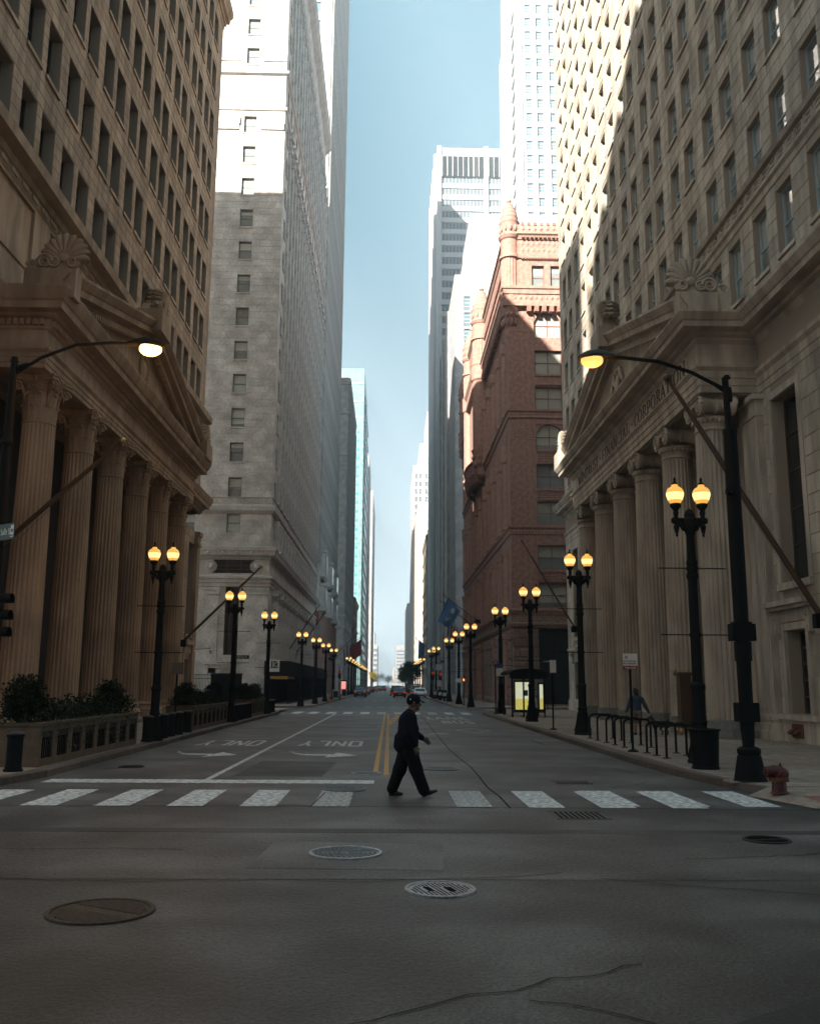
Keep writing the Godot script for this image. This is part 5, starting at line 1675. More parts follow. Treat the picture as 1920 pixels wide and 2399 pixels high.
	dentils(cb, V(12.3, 42.4, -82.5), V(38, 42.4, -82.5), V(0, 0, 1), 0.16, 0.18, 0.2, 0.3)
	dentils(cb, V(12.3, 44.6, -82.36), V(38, 44.6, -82.36), V(0, 0, 1), 0.22, 0.2, 0.18, 0.42)
	dentils(cb, V(11, 42.4, -84), V(11, 42.4, -134), V(-1, 0, 0), 0.16, 0.18, 0.2, 0.3)
	dentils(cb, V(12.2, 45.95, -82.4), V(38, 45.95, -82.4), V(0, 0, 1), 0.3, 0.3, 0.1, 0.62)
	dentils(cb, V(11.05, 45.95, -84), V(11.05, 45.95, -134), V(-1, 0, 0), 0.3, 0.3, 0.1, 0.62)
	obj("corbels", cb, M.terracotta_dark, o, Transform3D.IDENTITY, "stuff")
	var orn := MB.new()
	orn.t = S
	ornament(orn, 0.4, 38.0, 28, 38.62, 0.5, 0.43, 0.08)
	ornament(orn, 1.2, 43.1, 28, 44.4, 0.52, 0.01, 0.07)
	ornament(orn, 1.2, 45.15, 28, 45.9, 0.6, 0.18, 0.12)
	ornament(orn, 0.15, 24.4, 2.4, 25.6, 0.22, 0.01, 0.05)
	ornament(orn, 0.4, 34.9, 2.3, 35.25, 0.3, 0.01, 0.06); ornament(orn, 0.4, 34.2, 2.3, 34.45, 0.25, 0.01, 0.05)
	ornament(orn, 0.1, 26.72, 28, 27.05, 0.3, 0.12, 0.04); ornament(orn, 0.1, 15.55, 28, 15.92, 0.3, 0.12, 0.04)
	for k in 5:
		var u := 2.45 + k * 4.6
		for q in [[22.15, 23.4], [18.7, 19.7], [11.2, 12.2], [29.75, 30.75]]:
			orn.box(V(u, q[0], 0.0), V(u + 2.6, q[0] + 0.14, 0.12)); orn.box(V(u, q[1] - 0.12, 0.0), V(u + 2.6, q[1], 0.12))
			if q[0] != 29.75: ornament(orn, u + 0.05, q[0] + 0.16, u + 2.55, q[1] - 0.14, 0.26, 0.01, 0.07)
	orn.t = W
	for u in bay:
		ornament(orn, u + 2.75, 24.2, u + 4.8, 25.6, 0.3, 0.01, 0.06); ornament(orn, u + 0.2, 38.0, u + 4.8, 38.62, 0.5, 0.43, 0.08)
	obj("relief_bands", orn, t, o, Transform3D.IDENTITY, "stuff")
	# turrets
	for q in [[11.32, -83.05, 34.4, 0.86, 49.0], [10.75, -104.6, 25.8, 1.15, 49.4], [10.75, -117.6, 25.8, 1.15, 49.4], [11.2, -134.8, 34.4, 0.86, 49.0]]:
		var mb := MB.new()
		var r: float = q[3]; var b: float = q[2]; var top: float = q[4]
		mb.t = Transform3D(Basis(), V(q[0], 0, q[1]))
		mb.lathe([Vector2(r * 0.35, b), Vector2(r * 0.55, b + 0.3), Vector2(r * 0.6, b + 1.0), Vector2(r * 0.85, b + 1.9), Vector2(r, b + 2.6), Vector2(r + 0.12, b + 3.0), Vector2(r + 0.2, b + 3.2), Vector2(r, b + 3.3), Vector2(r, 37.4)], 24)
		mb.lathe([Vector2(r, 37.4), Vector2(r + 0.16, 37.6), Vector2(r + 0.16, 39.2), Vector2(r + 0.24, 39.4), Vector2(r, 39.5)], 24)
		mb.fluted(r, r, 39.5, 42.6, 18, Vector3.ZERO)
		mb.lathe([Vector2(r, 42.5), Vector2(r + 0.16, 42.6), Vector2(r + 0.16, 42.9), Vector2(r, 43.0), Vector2(r, 44.5), Vector2(r + 0.1, 44.6), Vector2(r + 0.24, 44.9), Vector2(r + 0.1, 45.1), Vector2(r + 0.02, 45.2), Vector2(r + 0.1, 46.2), Vector2(r + 0.16, 46.4), Vector2(r, 46.5), Vector2(r * 0.95, 46.9), Vector2(r * 0.98, 46.95), Vector2(r * 0.86, 47.35), Vector2(r * 0.88, 47.4), Vector2(r * 0.70, 47.8), Vector2(r * 0.72, 47.85), Vector2(r * 0.46, top - 0.75), Vector2(r * 0.48, top - 0.7), Vector2(r * 0.25, top - 0.45), Vector2(r * 0.16, top - 0.4), Vector2(r * 0.27, top - 0.2), Vector2(r * 0.2, top), Vector2(0.0, top + 0.1)], 24)
		var orn2 := MB.new()
		orn2.t = mb.t
		for k in 12:
			var a := TAU * k / 12.0
			orn2.ball(V(cos(a) * (r + 0.08), 45.65, -sin(a) * (r + 0.08)), V(0.14, 0.36, 0.14), 6, 5)
			orn2.ball(V(cos(a) * (r * 0.8 + 0.1), b + 1.6, -sin(a) * (r * 0.8 + 0.1)), V(0.16, 0.4, 0.16), 6, 5)
			orn2.ball(V(cos(a) * (r * 0.92 + 0.1), b + 2.3, -sin(a) * (r * 0.92 + 0.1)), V(0.16, 0.22, 0.16), 6, 5)
		var tu := obj("turret", mb, t, o)
		obj("ornament", orn2, t, tu)
	# the projecting centre between its two turrets
	var ce := MB.new()
	ce.box(V(10.3, 27.4, -116.8), V(11.0, 45.9, -105.4))
	ce.sweep([V(10.3, 0, -116.8), V(10.3, 0, -105.4)], [Vector2(0, 37.45), Vector2(0.5, 37.5), Vector2(0.5, 37.9), Vector2(0.42, 38.65), Vector2(0.66, 39.2), Vector2(0.66, 39.45), Vector2(0, 39.5)])
	ce.sweep([V(10.3, 0, -116.8), V(10.3, 0, -105.4)], [Vector2(0, 44.5), Vector2(0.3, 45.0), Vector2(0.1, 46.3), Vector2(-0.3, 46.35)])
	obj("projecting_bay", ce, t, o)
	var bal := MB.new()
	var pth := []
	for k in 13:
		var a := PI * k / 12.0
		pth.append(V(11.0 - 1.75 * sin(a), 0, -111.0 - 6.6 * cos(a)))
	bal.sweep(pth, [Vector2(-0.6, 25.2), Vector2(-0.25, 25.5), Vector2(0.0, 26.2), Vector2(0.1, 26.5), Vector2(0.1, 26.7), Vector2(0.0, 26.8), Vector2(0.02, 27.8), Vector2(0.14, 27.9), Vector2(0.14, 28.1), Vector2(-0.2, 28.12)])
	obj("balcony", bal, M.terracotta_dark, o)
	# rock-faced base: every stone apart
	var tones := [M.rock_stone, M.rock_stone_dark, M.rock_stone_light]
	var bs := MB.new()
	bs.sweep(path, [Vector2(0.02, 0.1), Vector2(0.02, 7.0), Vector2(0.0, 7.02)])
	stones(o, S, Rect2(0, 0.15, 2.4, 6.85), [], 0.86, 1.1, 0.16, tones, 40, 51, 0.03, 0.04)
	for k in 5:
		stones(o, S, Rect2(5.25 + k * 4.6, 0.15, 1.7, 6.85), [], 0.86, 0.9, 0.16, tones, 20, 61 + k, 0.03, 0.04)
	var edge := 53.0
	var last := 53.0
	for u in bay:
		stones(o, W, Rect2(u + 2.65, 0.15, last - u - 2.65, 6.5), [], 0.8, 1.0, 0.16, tones, 40, 71 + int(u), 0.03, 0.04)
		last = u + 0.05
	var cap := MB.new()
	cap.sweep(path, [Vector2(0.0, 7.0), Vector2(0.22, 7.04), Vector2(0.26, 7.2), Vector2(0.34, 7.25), Vector2(0.34, 7.4), Vector2(0.1, 7.5), Vector2(0.1, 8.15)])
	obj("base_cap", cap, M.rock_stone_light, o)
	for u in bay:
		for e in [u - 0.3, u + 3.0]:
			var mb := MB.new()
			mb.t = W * Transform3D(Basis(), V(e, 0, 0.15))
			mb.lathe([Vector2(0.42, 0.1), Vector2(0.42, 0.6), Vector2(0.34, 0.8), Vector2(0.32, 5.6), Vector2(0.4, 5.7), Vector2(0.48, 6.3), Vector2(0.48, 6.6)], 14)
			obj("base_column", mb, M.granite if int(e) % 2 else t, o)
	var bk := MB.new()
	bk.box(V(11.05, 0, -135.5), V(41, 45.9, -135.3)); bk.box(V(40.8, 0, -135.3), V(41, 45.9, -82.7))
	obj("rear_walls", bk, m, o)
	core(o, 11.2, -135.3, 41, -82.7, 45.8, m, 0.8)
	# fire escape in the side street
	var fe := thing("fire_escape", "rusty yellow fire escape on the red building in the side street", "fire escape", V(16.8, 0, -81.5))
	for k in 4:
		var y := 9.0 + k * 3.3
		var mb := MB.new()
		mb.box(V(16.0, y, -82.3), V(18.0, y + 0.08, -81.2))
		for i in 9:
			mb.box(V(16.0 + i * 0.25, y, -81.22), V(16.03 + i * 0.25, y + 1.0, -81.19))
		mb.box(V(16.0, y + 0.98, -81.23), V(18.0, y + 1.03, -81.18))
		mb.tube([V(16.1, y, -81.5), V(17.9, y - 3.2, -81.5)], 0.06, 5); mb.tube([V(16.1, y, -81.8), V(17.9, y - 3.2, -81.8)], 0.06, 5)
		obj("landing", mb, M.paint_yellow, fe)


func simple_tower(called: String, label: String, x0: float, x1: float, zn: float, zf: float, h: float, m: Material, glass: Material, spec: Dictionary) -> Node3D:
	# a box of a building with window openings on the near end and on the street side
	var o := thing(called, label, "building", V((x0 + x1) / 2, 0, (zn + zf) / 2))
	var street := x0 if absf(x0) < absf(x1) else x1
	var st := {"name": "far " + called, "bar": spec.get("bar", 0.1), "rails": spec.get("rails", [0.5]), "mulls": spec.get("mulls", []), "frame": spec.get("frame", m), "glass": glass, "blind": 0.0, "blind_mat": M.blind}
	var S := face(V(minf(x0, x1), 0, zn), V(0, 0, 1))
	var W := face(V(street, 0, zf if street > 0 else zn), V(-1 if street > 0 else 1, 0, 0))
	var wide := absf(x1 - x0); var deep := absf(zf - zn)
	for q in [[S, wide, "near_wall", spec.get("south", {})], [W, deep, "street_wall", spec.get("west", {})]]:
		var d: Dictionary = q[3]
		var hs := []
		if d.size():
			var y: float = d.y0
			while y + d.h < h - d.get("top", 1.5):
				for u in d.us:
					hs.append(Rect2(u, y, d.w, d.h))
				y += d.step
			hs += d.get("extra", [])
		var mb := MB.new()
		mb.t = q[0]
		sheet(mb, 0, 0, q[1], h, hs, d.get("depth", 0.3))
		obj(q[2], mb, m, o)
		if hs.size():
			windows(o, q[0], hs, d.get("depth", 0.3) - 0.06, st, d.get("limit", 120))
		if d.has("ribs"):
			var rb := MB.new()
			rb.t = q[0]
			for u in d.ribs:
				rb.box(V(u - d.rw / 2, d.get("rib0", 0.0), 0), V(u + d.rw / 2, h - d.get("ribtop", 0.5), d.rd))
			obj("ribs", rb, spec.get("rib_mat", m), o)
	var bk := MB.new()
	bk.quad(V(maxf(x0, x1), 0, zf), V(minf(x0, x1), 0, zf), V(minf(x0, x1), h, zf), V(maxf(x0, x1), h, zf))
	var far := x1 if street == x0 else x0
	if far > street: bk.quad(V(far, 0, zn), V(far, 0, zf), V(far, h, zf), V(far, h, zn))
	else: bk.quad(V(far, 0, zf), V(far, 0, zn), V(far, h, zn), V(far, h, zf))
	obj("rear_walls", bk, m, o)
	core(o, x0, zn, x1, zf, h, m, 0.8)
	for cr in spec.get("cornices", []):
		var mb := MB.new()
		var path := [V(street, 0, zf), V(street, 0, zn), V(far, 0, zn)] if street > 0 else [V(far, 0, zn), V(street, 0, zn), V(street, 0, zf)]
		var pr := []
		for p in cr[1]:
			pr.append(Vector2(p[0], cr[0] + p[1]))
		mb.sweep(path, pr)
		obj("cornice", mb, spec.get("cornice_mat", m), o)
	return o


func seq(a: float, step: float, k: int) -> Array:
	var out := []
	for i in k: out.append(a + step * i)
	return out


func build_far_buildings() -> void:
	# left side, going away
	var ledge := [[0.0, 0.0], [0.1, 0.1], [0.25, 0.5], [0.25, 0.8], [0.0, 0.9]]
	var big := [[0.0, 0.0], [0.2, 0.3], [0.45, 1.2], [0.45, 1.7], [0.0, 1.8]]
	var l3 := simple_tower("office_tower", "very tall ribbed grey stone tower on the left with brick lower floors", -45, -11.55, -147, -196, 168, M.rib_stone, M.sky_glass, {
		"frame": M.green_frame, "rib_mat": M.rib_stone,
		"south": {"y0": 24.0, "h": 2.2, "step": 3.75, "w": 1.1, "us": seq(28.3, 2.1, 2) + seq(22.0, 2.1, 2) + seq(16.0, 2.1, 2), "depth": 0.3, "limit": 80, "top": 4.0},
		"west": {"y0": 22.0, "h": 2.0, "step": 3.6, "w": 0.9, "us": seq(1.4, 1.75, 27), "depth": 0.35, "limit": 0, "top": 3.0, "ribs": seq(0.5, 1.75, 28), "rw": 0.42, "rd": 0.35, "rib0": 21.5},
		"cornices": [[21.0, ledge], [14.5, ledge], [163.0, big]]})
	var br := MB.new()
	br.box(V(-45, 0.1, -146.9), V(-11.3, 13.4, -147.0)); br.box(V(-11.35, 0.1, -146.9), V(-11.2, 13.4, -195.8))
	obj("brick_base", br, M.brick_red, l3)
	for k in 3:
		for y in [13.4, 19.0]:
			var mb := MB.new()
			var z := -151.0 - k * 16.0
			mb.sweep([V(-11.5, 0, z), V(-10.6, 0, z - 0.8), V(-10.6, 0, z - 6.2), V(-11.5, 0, z - 7.0)], [Vector2(-0.5, y), Vector2(0, y + 0.4), Vector2(0, y + 1.0), Vector2(-0.06, y + 1.0), Vector2(-0.06, y + 4.3), Vector2(0.1, y + 4.5), Vector2(0.1, y + 4.9), Vector2(-0.5, y + 5.0)])
			obj("bay_window", mb, M.rib_stone, l3)
			for i in 4:
				obj("pane", plate(1.1, 3.1, 0.02), M.sky_glass, l3, face(V(-10.58, y + 1.1, z - 1.0 - i * 1.3), V(1, 0, 0)))
	simple_tower("office_building", "grey stone office block with a heavy cornice beyond the cross street on the left", -40, -10.5, -216, -258, 76, M.concrete_grey, M.sky_glass, {
		"south": {"y0": 30.0, "h": 1.8, "step": 3.6, "w": 1.2, "us": [8.0, 13.0, 18.0], "depth": 0.3, "limit": 40, "top": 12.0},
		"west": {"y0": 18.0, "h": 2.0, "step": 3.5, "w": 1.3, "us": seq(1.6, 2.6, 17), "depth": 0.35, "limit": 20, "top": 8.0, "ribs": seq(0.9, 2.6, 18), "rw": 0.5, "rd": 0.3, "rib0": 18.0},
		"cornices": [[14.5, ledge], [17.0, ledge], [53.5, ledge], [56.0, ledge], [66.5, ledge], [74.0, big]], "cornice_mat": M.pale_stone_dark})
	simple_tower("low_building", "small brown stone building with a projecting cornice between two taller ones", -35, -10.4, -268, -300, 27, M.brown_stone, M.dark_glass, {
		"south": {}, "west": {"y0": 4.0, "h": 2.4, "step": 3.6, "w": 1.6, "us": seq(1.5, 2.9, 10), "depth": 0.4, "limit": 30},
		"cornices": [[8.0, ledge], [17.5, ledge], [25.2, big]]})
	var te := simple_tower("glass_tower", "teal glass and panel tower with a folded street side on the left", -50, -11.0, -352, -402, 126.5, M.teal_panel, M.teal_dark, {
		"frame": M.teal_mullion, "bar": 0.16, "rails": [0.2, 0.8], "mulls": [0.33, 0.66],
		"south": {"y0": 10.0, "h": 2.5, "step": 3.55, "w": 4.6, "us": [33.2, 26.5, 20.0, 13.0], "depth": 0.25, "limit": 130, "top": 23.0},
		"west": {"y0": 8.0, "h": 2.0, "step": 3.55, "w": 5.2, "us": seq(2.0, 6.0, 8), "depth": 0.3, "limit": 60, "top": 3.0}})
	var fin := MB.new()
	for k in 31:
		fin.box(V(-11.2, 8 + k * 3.55, -356), V(-10.2 if k % 2 else -10.5, 9.8 + k * 3.55, -400))
	obj("balcony_bands", fin, M.teal_dark, te)
	var tp := MB.new()
	for y in [106.0, 112.5, 120.0]:
		tp.box(V(-50, y, -351.98), V(-11.15, y + 0.5, -351.8))
	obj("roof_bands", tp, M.teal_mullion, te)
	simple_tower("far_tower", "pale narrow tower just right of the teal tower", -40, -10.5, -430, -470, 110, M.white_stone, M.sky_glass, {"south": {"y0": 10.0, "h": 2.0, "step": 4.0, "w": 1.6, "us": seq(20.0, 3.2, 3), "limit": 60}, "west": {"y0": 10.0, "h": 2.2, "step": 3.8, "w": 1.8, "us": seq(2.0, 3.4, 11), "limit": 60}, "cornices": [[100.0, ledge]]})
	simple_tower("far_tower", "pale stepped tower far up the left side, dark windows in its lower floors", -42, -10.2, -520, -600, 112, M.white_stone, M.office_glass, {"south": {"y0": 8.0, "h": 2.6, "step": 4.4, "w": 2.2, "us": seq(16.0, 4.0, 4), "limit": 60}, "west": {"y0": 8.0, "h": 2.4, "step": 4.2, "w": 2.4, "us": seq(3.0, 5.2, 14), "limit": 60}})
	simple_tower("far_building", "low pale building at the far left end of the street", -40, -9.5, -760, -840, 34, M.white_stone, M.office_glass, {"south": {"y0": 4.0, "h": 2.2, "step": 4.0, "w": 3.0, "us": seq(14.0, 4.5, 4), "limit": 30}, "west": {}})
	simple_tower("far_building", "hazy tower at the far left end of the street", -60, -14, -900, -960, 52, M.white_stone, M.office_glass, {"south": {"y0": 6.0, "h": 2.4, "step": 4.4, "w": 3.0, "us": seq(30.0, 4.6, 3), "limit": 30}, "west": {}})
	# right side
	var r5 := simple_tower("office_tower", "white stone slab with long window strips, right, beyond the red building", 11.9, 48, -166, -222, 80, M.white_stone, M.sky_glass, {
		"frame": M.pale_metal, "rails": [0.3, 0.55, 0.8],
		"south": {"y0": 10.0, "h": 2.9, "step": 3.3, "w": 1.35, "us": [1.75, 4.6, 12.0], "depth": 0.3, "limit": 80, "top": 3.5},
		"west": {"y0": 14.0, "h": 1.9, "step": 3.3, "w": 1.2, "us": seq(20.0, 5.0, 7), "depth": 0.3, "limit": 10, "top": 40.0, "ribs": [10.0, 22.0, 38.0], "rw": 3.0, "rd": 0.5}})
	var pent := MB.new()
	pent.box(V(15.2, 79.9, -212), V(34, 94.5, -169))
	pent.box(V(13.6, 79.9, -214), V(36, 83.2, -168))
	obj("penthouse", pent, M.white_stone, r5)
	var louv := MB.new()
	for i in 14:
		louv.box(V(19.0, 86.6 + i * 0.28, -168.95), V(21.5, 86.74 + i * 0.28, -168.85)); louv.box(V(21.7, 86.6 + i * 0.28, -168.95), V(24.2, 86.74 + i * 0.28, -168.85))
	obj("louvre", louv, M.concrete_grey, r5)
	simple_tower("office_tower", "tallest white stone tower on the right with stepped shoulder and window strips", 25.2, 60, -172, -199, 150, M.white_stone, M.sky_glass, {
		"frame": M.pale_metal, "rails": [0.4, 0.7],
		"south": {"y0": 50.0, "h": 2.0, "step": 3.2, "w": 1.25, "us": [2.1, 4.5, 7.2, 9.8, 12.6, 15.4], "depth": 0.32, "limit": 180, "top": 3.0, "ribs": [0.9, 3.9, 6.6, 9.2, 11.9, 14.6], "rw": 0.9, "rd": 0.35},
		"west": {"y0": 50.0, "h": 2.0, "step": 3.2, "w": 4.5, "us": [20.8], "depth": 0.3, "limit": 60, "top": 3.0}})
	var sh := thing("tower_shoulder", "upper setback block of the tallest white tower", "building", V(40, 150, -190))
	var smb := MB.new()
	smb.box(V(25.6, 149.9, -198), V(58, 166, -172.4))
	smb.box(V(28.0, 166, -197), V(56, 190, -174))
	obj("setback", smb, M.white_stone, sh)
	var r4 := simple_tower("office_tower", "white framed office slab with bands of glass and a tall dark glazed top floor", 12.1, 70, -238, -272, 152.5, M.pale_metal, M.office_glass, {
		"frame": M.pale_metal, "bar": 0.14, "rails": [], "mulls": seq(0.0833, 0.0833, 11),
		"south": {"y0": 5.0, "h": 2.1, "step": 3.5, "w": 12.0, "us": [1.35, 14.6], "depth": 0.35, "limit": 80, "top": 8.0},
		"west": {"y0": 4.0, "h": 1.7, "step": 3.5, "w": 3.4, "us": [2.4, 9.9, 17.4, 24.9], "depth": 0.3, "limit": 110, "top": 6.0, "ribs": [0.5, 8.0, 15.5, 23.0, 31.0], "rw": 1.2, "rd": 0.8}})
	var tg := MB.new()
	tg.box(V(13.45, 143.6, -237.97), V(25.4, 149.9, -237.8)); tg.box(V(26.7, 143.6, -237.97), V(38.6, 149.9, -237.8))
	obj("top_glazing", tg, M.dark_glass, r4)
	var mu := MB.new()
	for x in seq(13.5, 1.49, 9) + seq(26.7, 1.49, 9):
		mu.box(V(x, 143.6, -237.8), V(x + 0.16, 149.9, -237.6))
	for x in [12.1, 25.4, 38.7]:
		mu.box(V(x, 0, -237.98), V(x + 1.25, 152.8, -237.4))
	obj("mullions", mu, M.pale_metal, r4)
	simple_tower("office_building", "brown stone building with bands of moulding beyond the white slab on the right", 11.7, 40, -286, -322, 48.5, M.brown_stone, M.dark_glass, {
		"south": {"y0": 5.0, "h": 2.2, "step": 4.2, "w": 1.6, "us": [3.0, 6.0], "limit": 30}, "west": {"y0": 5.0, "h": 2.2, "step": 4.2, "w": 1.8, "us": seq(1.8, 3.4, 10), "limit": 40, "depth": 0.5},
		"cornices": [[12.0, ledge], [18.0, ledge], [26.0, ledge], [31.5, ledge], [37.0, ledge], [42.0, ledge], [46.8, big]]})
	simple_tower("office_tower", "pinkish pale building on the right, one small window high on its end", 10.4, 44, -342, -452, 70, M.pink_stone, M.sky_glass, {
		"south": {"y0": 57.0, "h": 2.4, "step": 40.0, "w": 1.8, "us": [3.4], "limit": 4}, "west": {"y0": 8.0, "h": 2.0, "step": 4.0, "w": 1.4, "us": seq(3.0, 5.0, 21), "limit": 20, "depth": 0.4}})
	var t9 := simple_tower("far_tower", "tall stepped cream tower beyond the pink building", 11.8, 46, -482, -540, 118, M.white_stone, M.office_glass, {"south": {"y0": 10.0, "h": 2.6, "step": 4.2, "w": 1.4, "us": [1.2, 3.4, 6.6, 8.8, 12.0], "limit": 90}, "west": {"y0": 10.0, "h": 2.4, "step": 4.2, "w": 1.6, "us": seq(2.0, 4.0, 13), "limit": 60}})
	var st := MB.new()
	st.box(V(15.5, 117.9, -535), V(44, 131, -484)); st.box(V(19.5, 131, -530), V(42, 150, -487))
	obj("upper_stages", st, M.white_stone, t9)
	simple_tower("far_building", "pale low tower far up the right side with dark toothed edge", 11.0, 40, -575, -650, 52, M.concrete_grey, M.office_glass, {"south": {"y0": 5.0, "h": 2.2, "step": 4.0, "w": 1.8, "us": [1.5, 5.0], "limit": 30}, "west": {"y0": 6.0, "h": 2.2, "step": 4.4, "w": 4.0, "us": seq(4.0, 10.0, 7), "limit": 40, "depth": 0.6}})
	simple_tower("far_building", "white striped building closing the far end of the street on the right", 6.4, 50, -900, -960, 39, M.white_stone, M.office_glass, {"south": {"y0": 3.0, "h": 1.6, "step": 3.3, "w": 11.5, "us": [1.0, 14.0], "limit": 40}, "west": {}})
	simple_tower("far_building", "pale building at the far end of the street with a red-tinted lower floor", 4.4, 30, -1050, -1090, 20, M.pink_stone, M.office_glass, {"south": {"y0": 3.0, "h": 2.0, "step": 4.0, "w": 3.0, "us": [1.5, 6.0, 10.5], "limit": 20}, "west": {}})
	# the exchange behind the camera, which shades the near part of the street
	var cbot := thing("exchange_building", "large stone exchange building closing the street behind the viewer", "building", V(5, 0, 30))
	var cb := MB.new()
	cb.box(V(-33, 0, 12), V(46, 84.9, 70)); cb.box(V(-47, 0, 12.3), V(-33, 62, 70)); cb.box(V(-8, 84.9, 24), V(30, 150, 60))
	obj("wall", cb, M.concrete_grey, cbot)


# ---------------------------------------------------------------- street furniture

func make_street_lamp() -> Node3D:
	# twin-globe post, its globes side by side across the street; base at the origin
	var o := thing("street_lamp", "black twin-globe street lamp", "street lamp", Vector3.ZERO, "twin-globe street lamps along the kerbs")
	var b := MB.new()
	b.lathe([Vector2(0.33, 0), Vector2(0.33, 0.06), Vector2(0.30, 0.09), Vector2(0.30, 0.2), Vector2(0.26, 0.3), Vector2(0.20, 0.62), Vector2(0.165, 0.85), Vector2(0.17, 0.9), Vector2(0.19, 0.95), Vector2(0.17, 1.0)], 12)
	for k in 8:
		var a := TAU * k / 8
		b.t = Transform3D(Basis.from_euler(V(0, a, 0)), Vector3.ZERO)
		b.tube([V(0.31, 0.12, 0), V(0.24, 0.4, 0), V(0.175, 0.82, 0)], [0.03, 0.022, 0.015], 5)
	b.t = Transform3D.IDENTITY
	obj("base", b, M.iron, o)
	var s := MB.new()
	s.lathe([Vector2(0.155, 0.98), Vector2(0.155, 1.7), Vector2(0.175, 1.75), Vector2(0.175, 1.82), Vector2(0.13, 1.9)], 14)
	s.fluted(0.128, 0.112, 1.88, 4.42, 12, Vector3.ZERO)
	s.lathe([Vector2(0.112, 4.4), Vector2(0.145, 4.45), Vector2(0.145, 4.53), Vector2(0.115, 4.58), Vector2(0.115, 4.74), Vector2(0.14, 4.8), Vector2(0.11, 4.9), Vector2(0.10, 5.5), Vector2(0.13, 5.6), Vector2(0.17, 5.72), Vector2(0.17, 5.92), Vector2(0.12, 5.98), Vector2(0.13, 6.03), Vector2(0.09, 6.13), Vector2(0.0, 6.2)], 14)
	obj("shaft", s, M.iron, o)
	for y in [3.04, 4.68]:
		var r := MB.new()
		r.tube([V(-0.84, y, 0), V(0.84, y, 0)], 0.016, 6)
		r.lathe([Vector2(0.13, y - 0.05), Vector2(0.145, y - 0.04), Vector2(0.145, y + 0.04), Vector2(0.12, y + 0.05)], 12)
		obj("banner_arm", r, M.iron, o)
	for e in [-1.0, 1.0]:
		var x: float = e * 0.335
		var a := MB.new()
		a.tube([V(0, 5.66, 0), V(x * 0.45, 5.70, 0), V(x * 0.8, 5.86, 0), V(x * 1.15, 5.9, 0)], [0.10, 0.085, 0.06, 0.05], 8)
		a.tube([V(0, 5.9, 0), V(x, 5.92, 0)], 0.045, 8)
		a.ball(V(x * 1.18, 5.88, 0), V(0.075, 0.085, 0.075), 8, 6)
		a.t = Transform3D(Basis(), V(x, 0, 0))
		a.lathe([Vector2(0.0, 5.46), Vector2(0.035, 5.5), Vector2(0.025, 5.54), Vector2(0.04, 5.58), Vector2(0.075, 5.72), Vector2(0.05, 5.78), Vector2(0.06, 5.86), Vector2(0.055, 6.0), Vector2(0.075, 6.08), Vector2(0.06, 6.12)], 12)
		a.lathe([Vector2(0.04, 6.1), Vector2(0.07, 6.16), Vector2(0.135, 6.24), Vector2(0.14, 6.30), Vector2(0.12, 6.32), Vector2(0.0, 6.325)], 14)
		a.lathe([Vector2(0.075, 6.795), Vector2(0.085, 6.83), Vector2(0.03, 6.87), Vector2(0.02, 6.9), Vector2(0.035, 6.93), Vector2(0.02, 6.98), Vector2(0.0, 7.0)], 10)
		obj("arm", a, M.iron, o)
		var g := MB.new()
		g.lathe([Vector2(0.12, 6.31), Vector2(0.175, 6.40), Vector2(0.212, 6.52), Vector2(0.216, 6.60), Vector2(0.20, 6.66), Vector2(0.165, 6.705), Vector2(0.11, 6.74), Vector2(0.075, 6.765), Vector2(0.08, 6.80), Vector2(0.0, 6.81)], 18, V(x, 0, 0), true)
		var gl := obj("lamp_globe", g, M.globe, o)
		var c := MB.new()
		c.lathe([Vector2(0.0, 6.395), Vector2(0.178, 6.40), Vector2(0.2165, 6.52), Vector2(0.2185, 6.59), Vector2(0.19, 6.592)], 18, V(x, 0, 0), true)
		obj("lamp_glow", c, M.globe_core, gl)
	return o


func lamp_light(o: Node3D, at: Vector3, energy: float) -> void:
	var l := OmniLight3D.new()
	l.name = "lamp_light"
	l.light_color = Color(1.0, 0.66, 0.28)
	l.light_energy = energy
	l.light_size = 0.2
	l.omni_range = 40.0
	l.omni_attenuation = 2.0
	l.shadow_enabled = true
	o.add_child(l, true)
	l.position = at


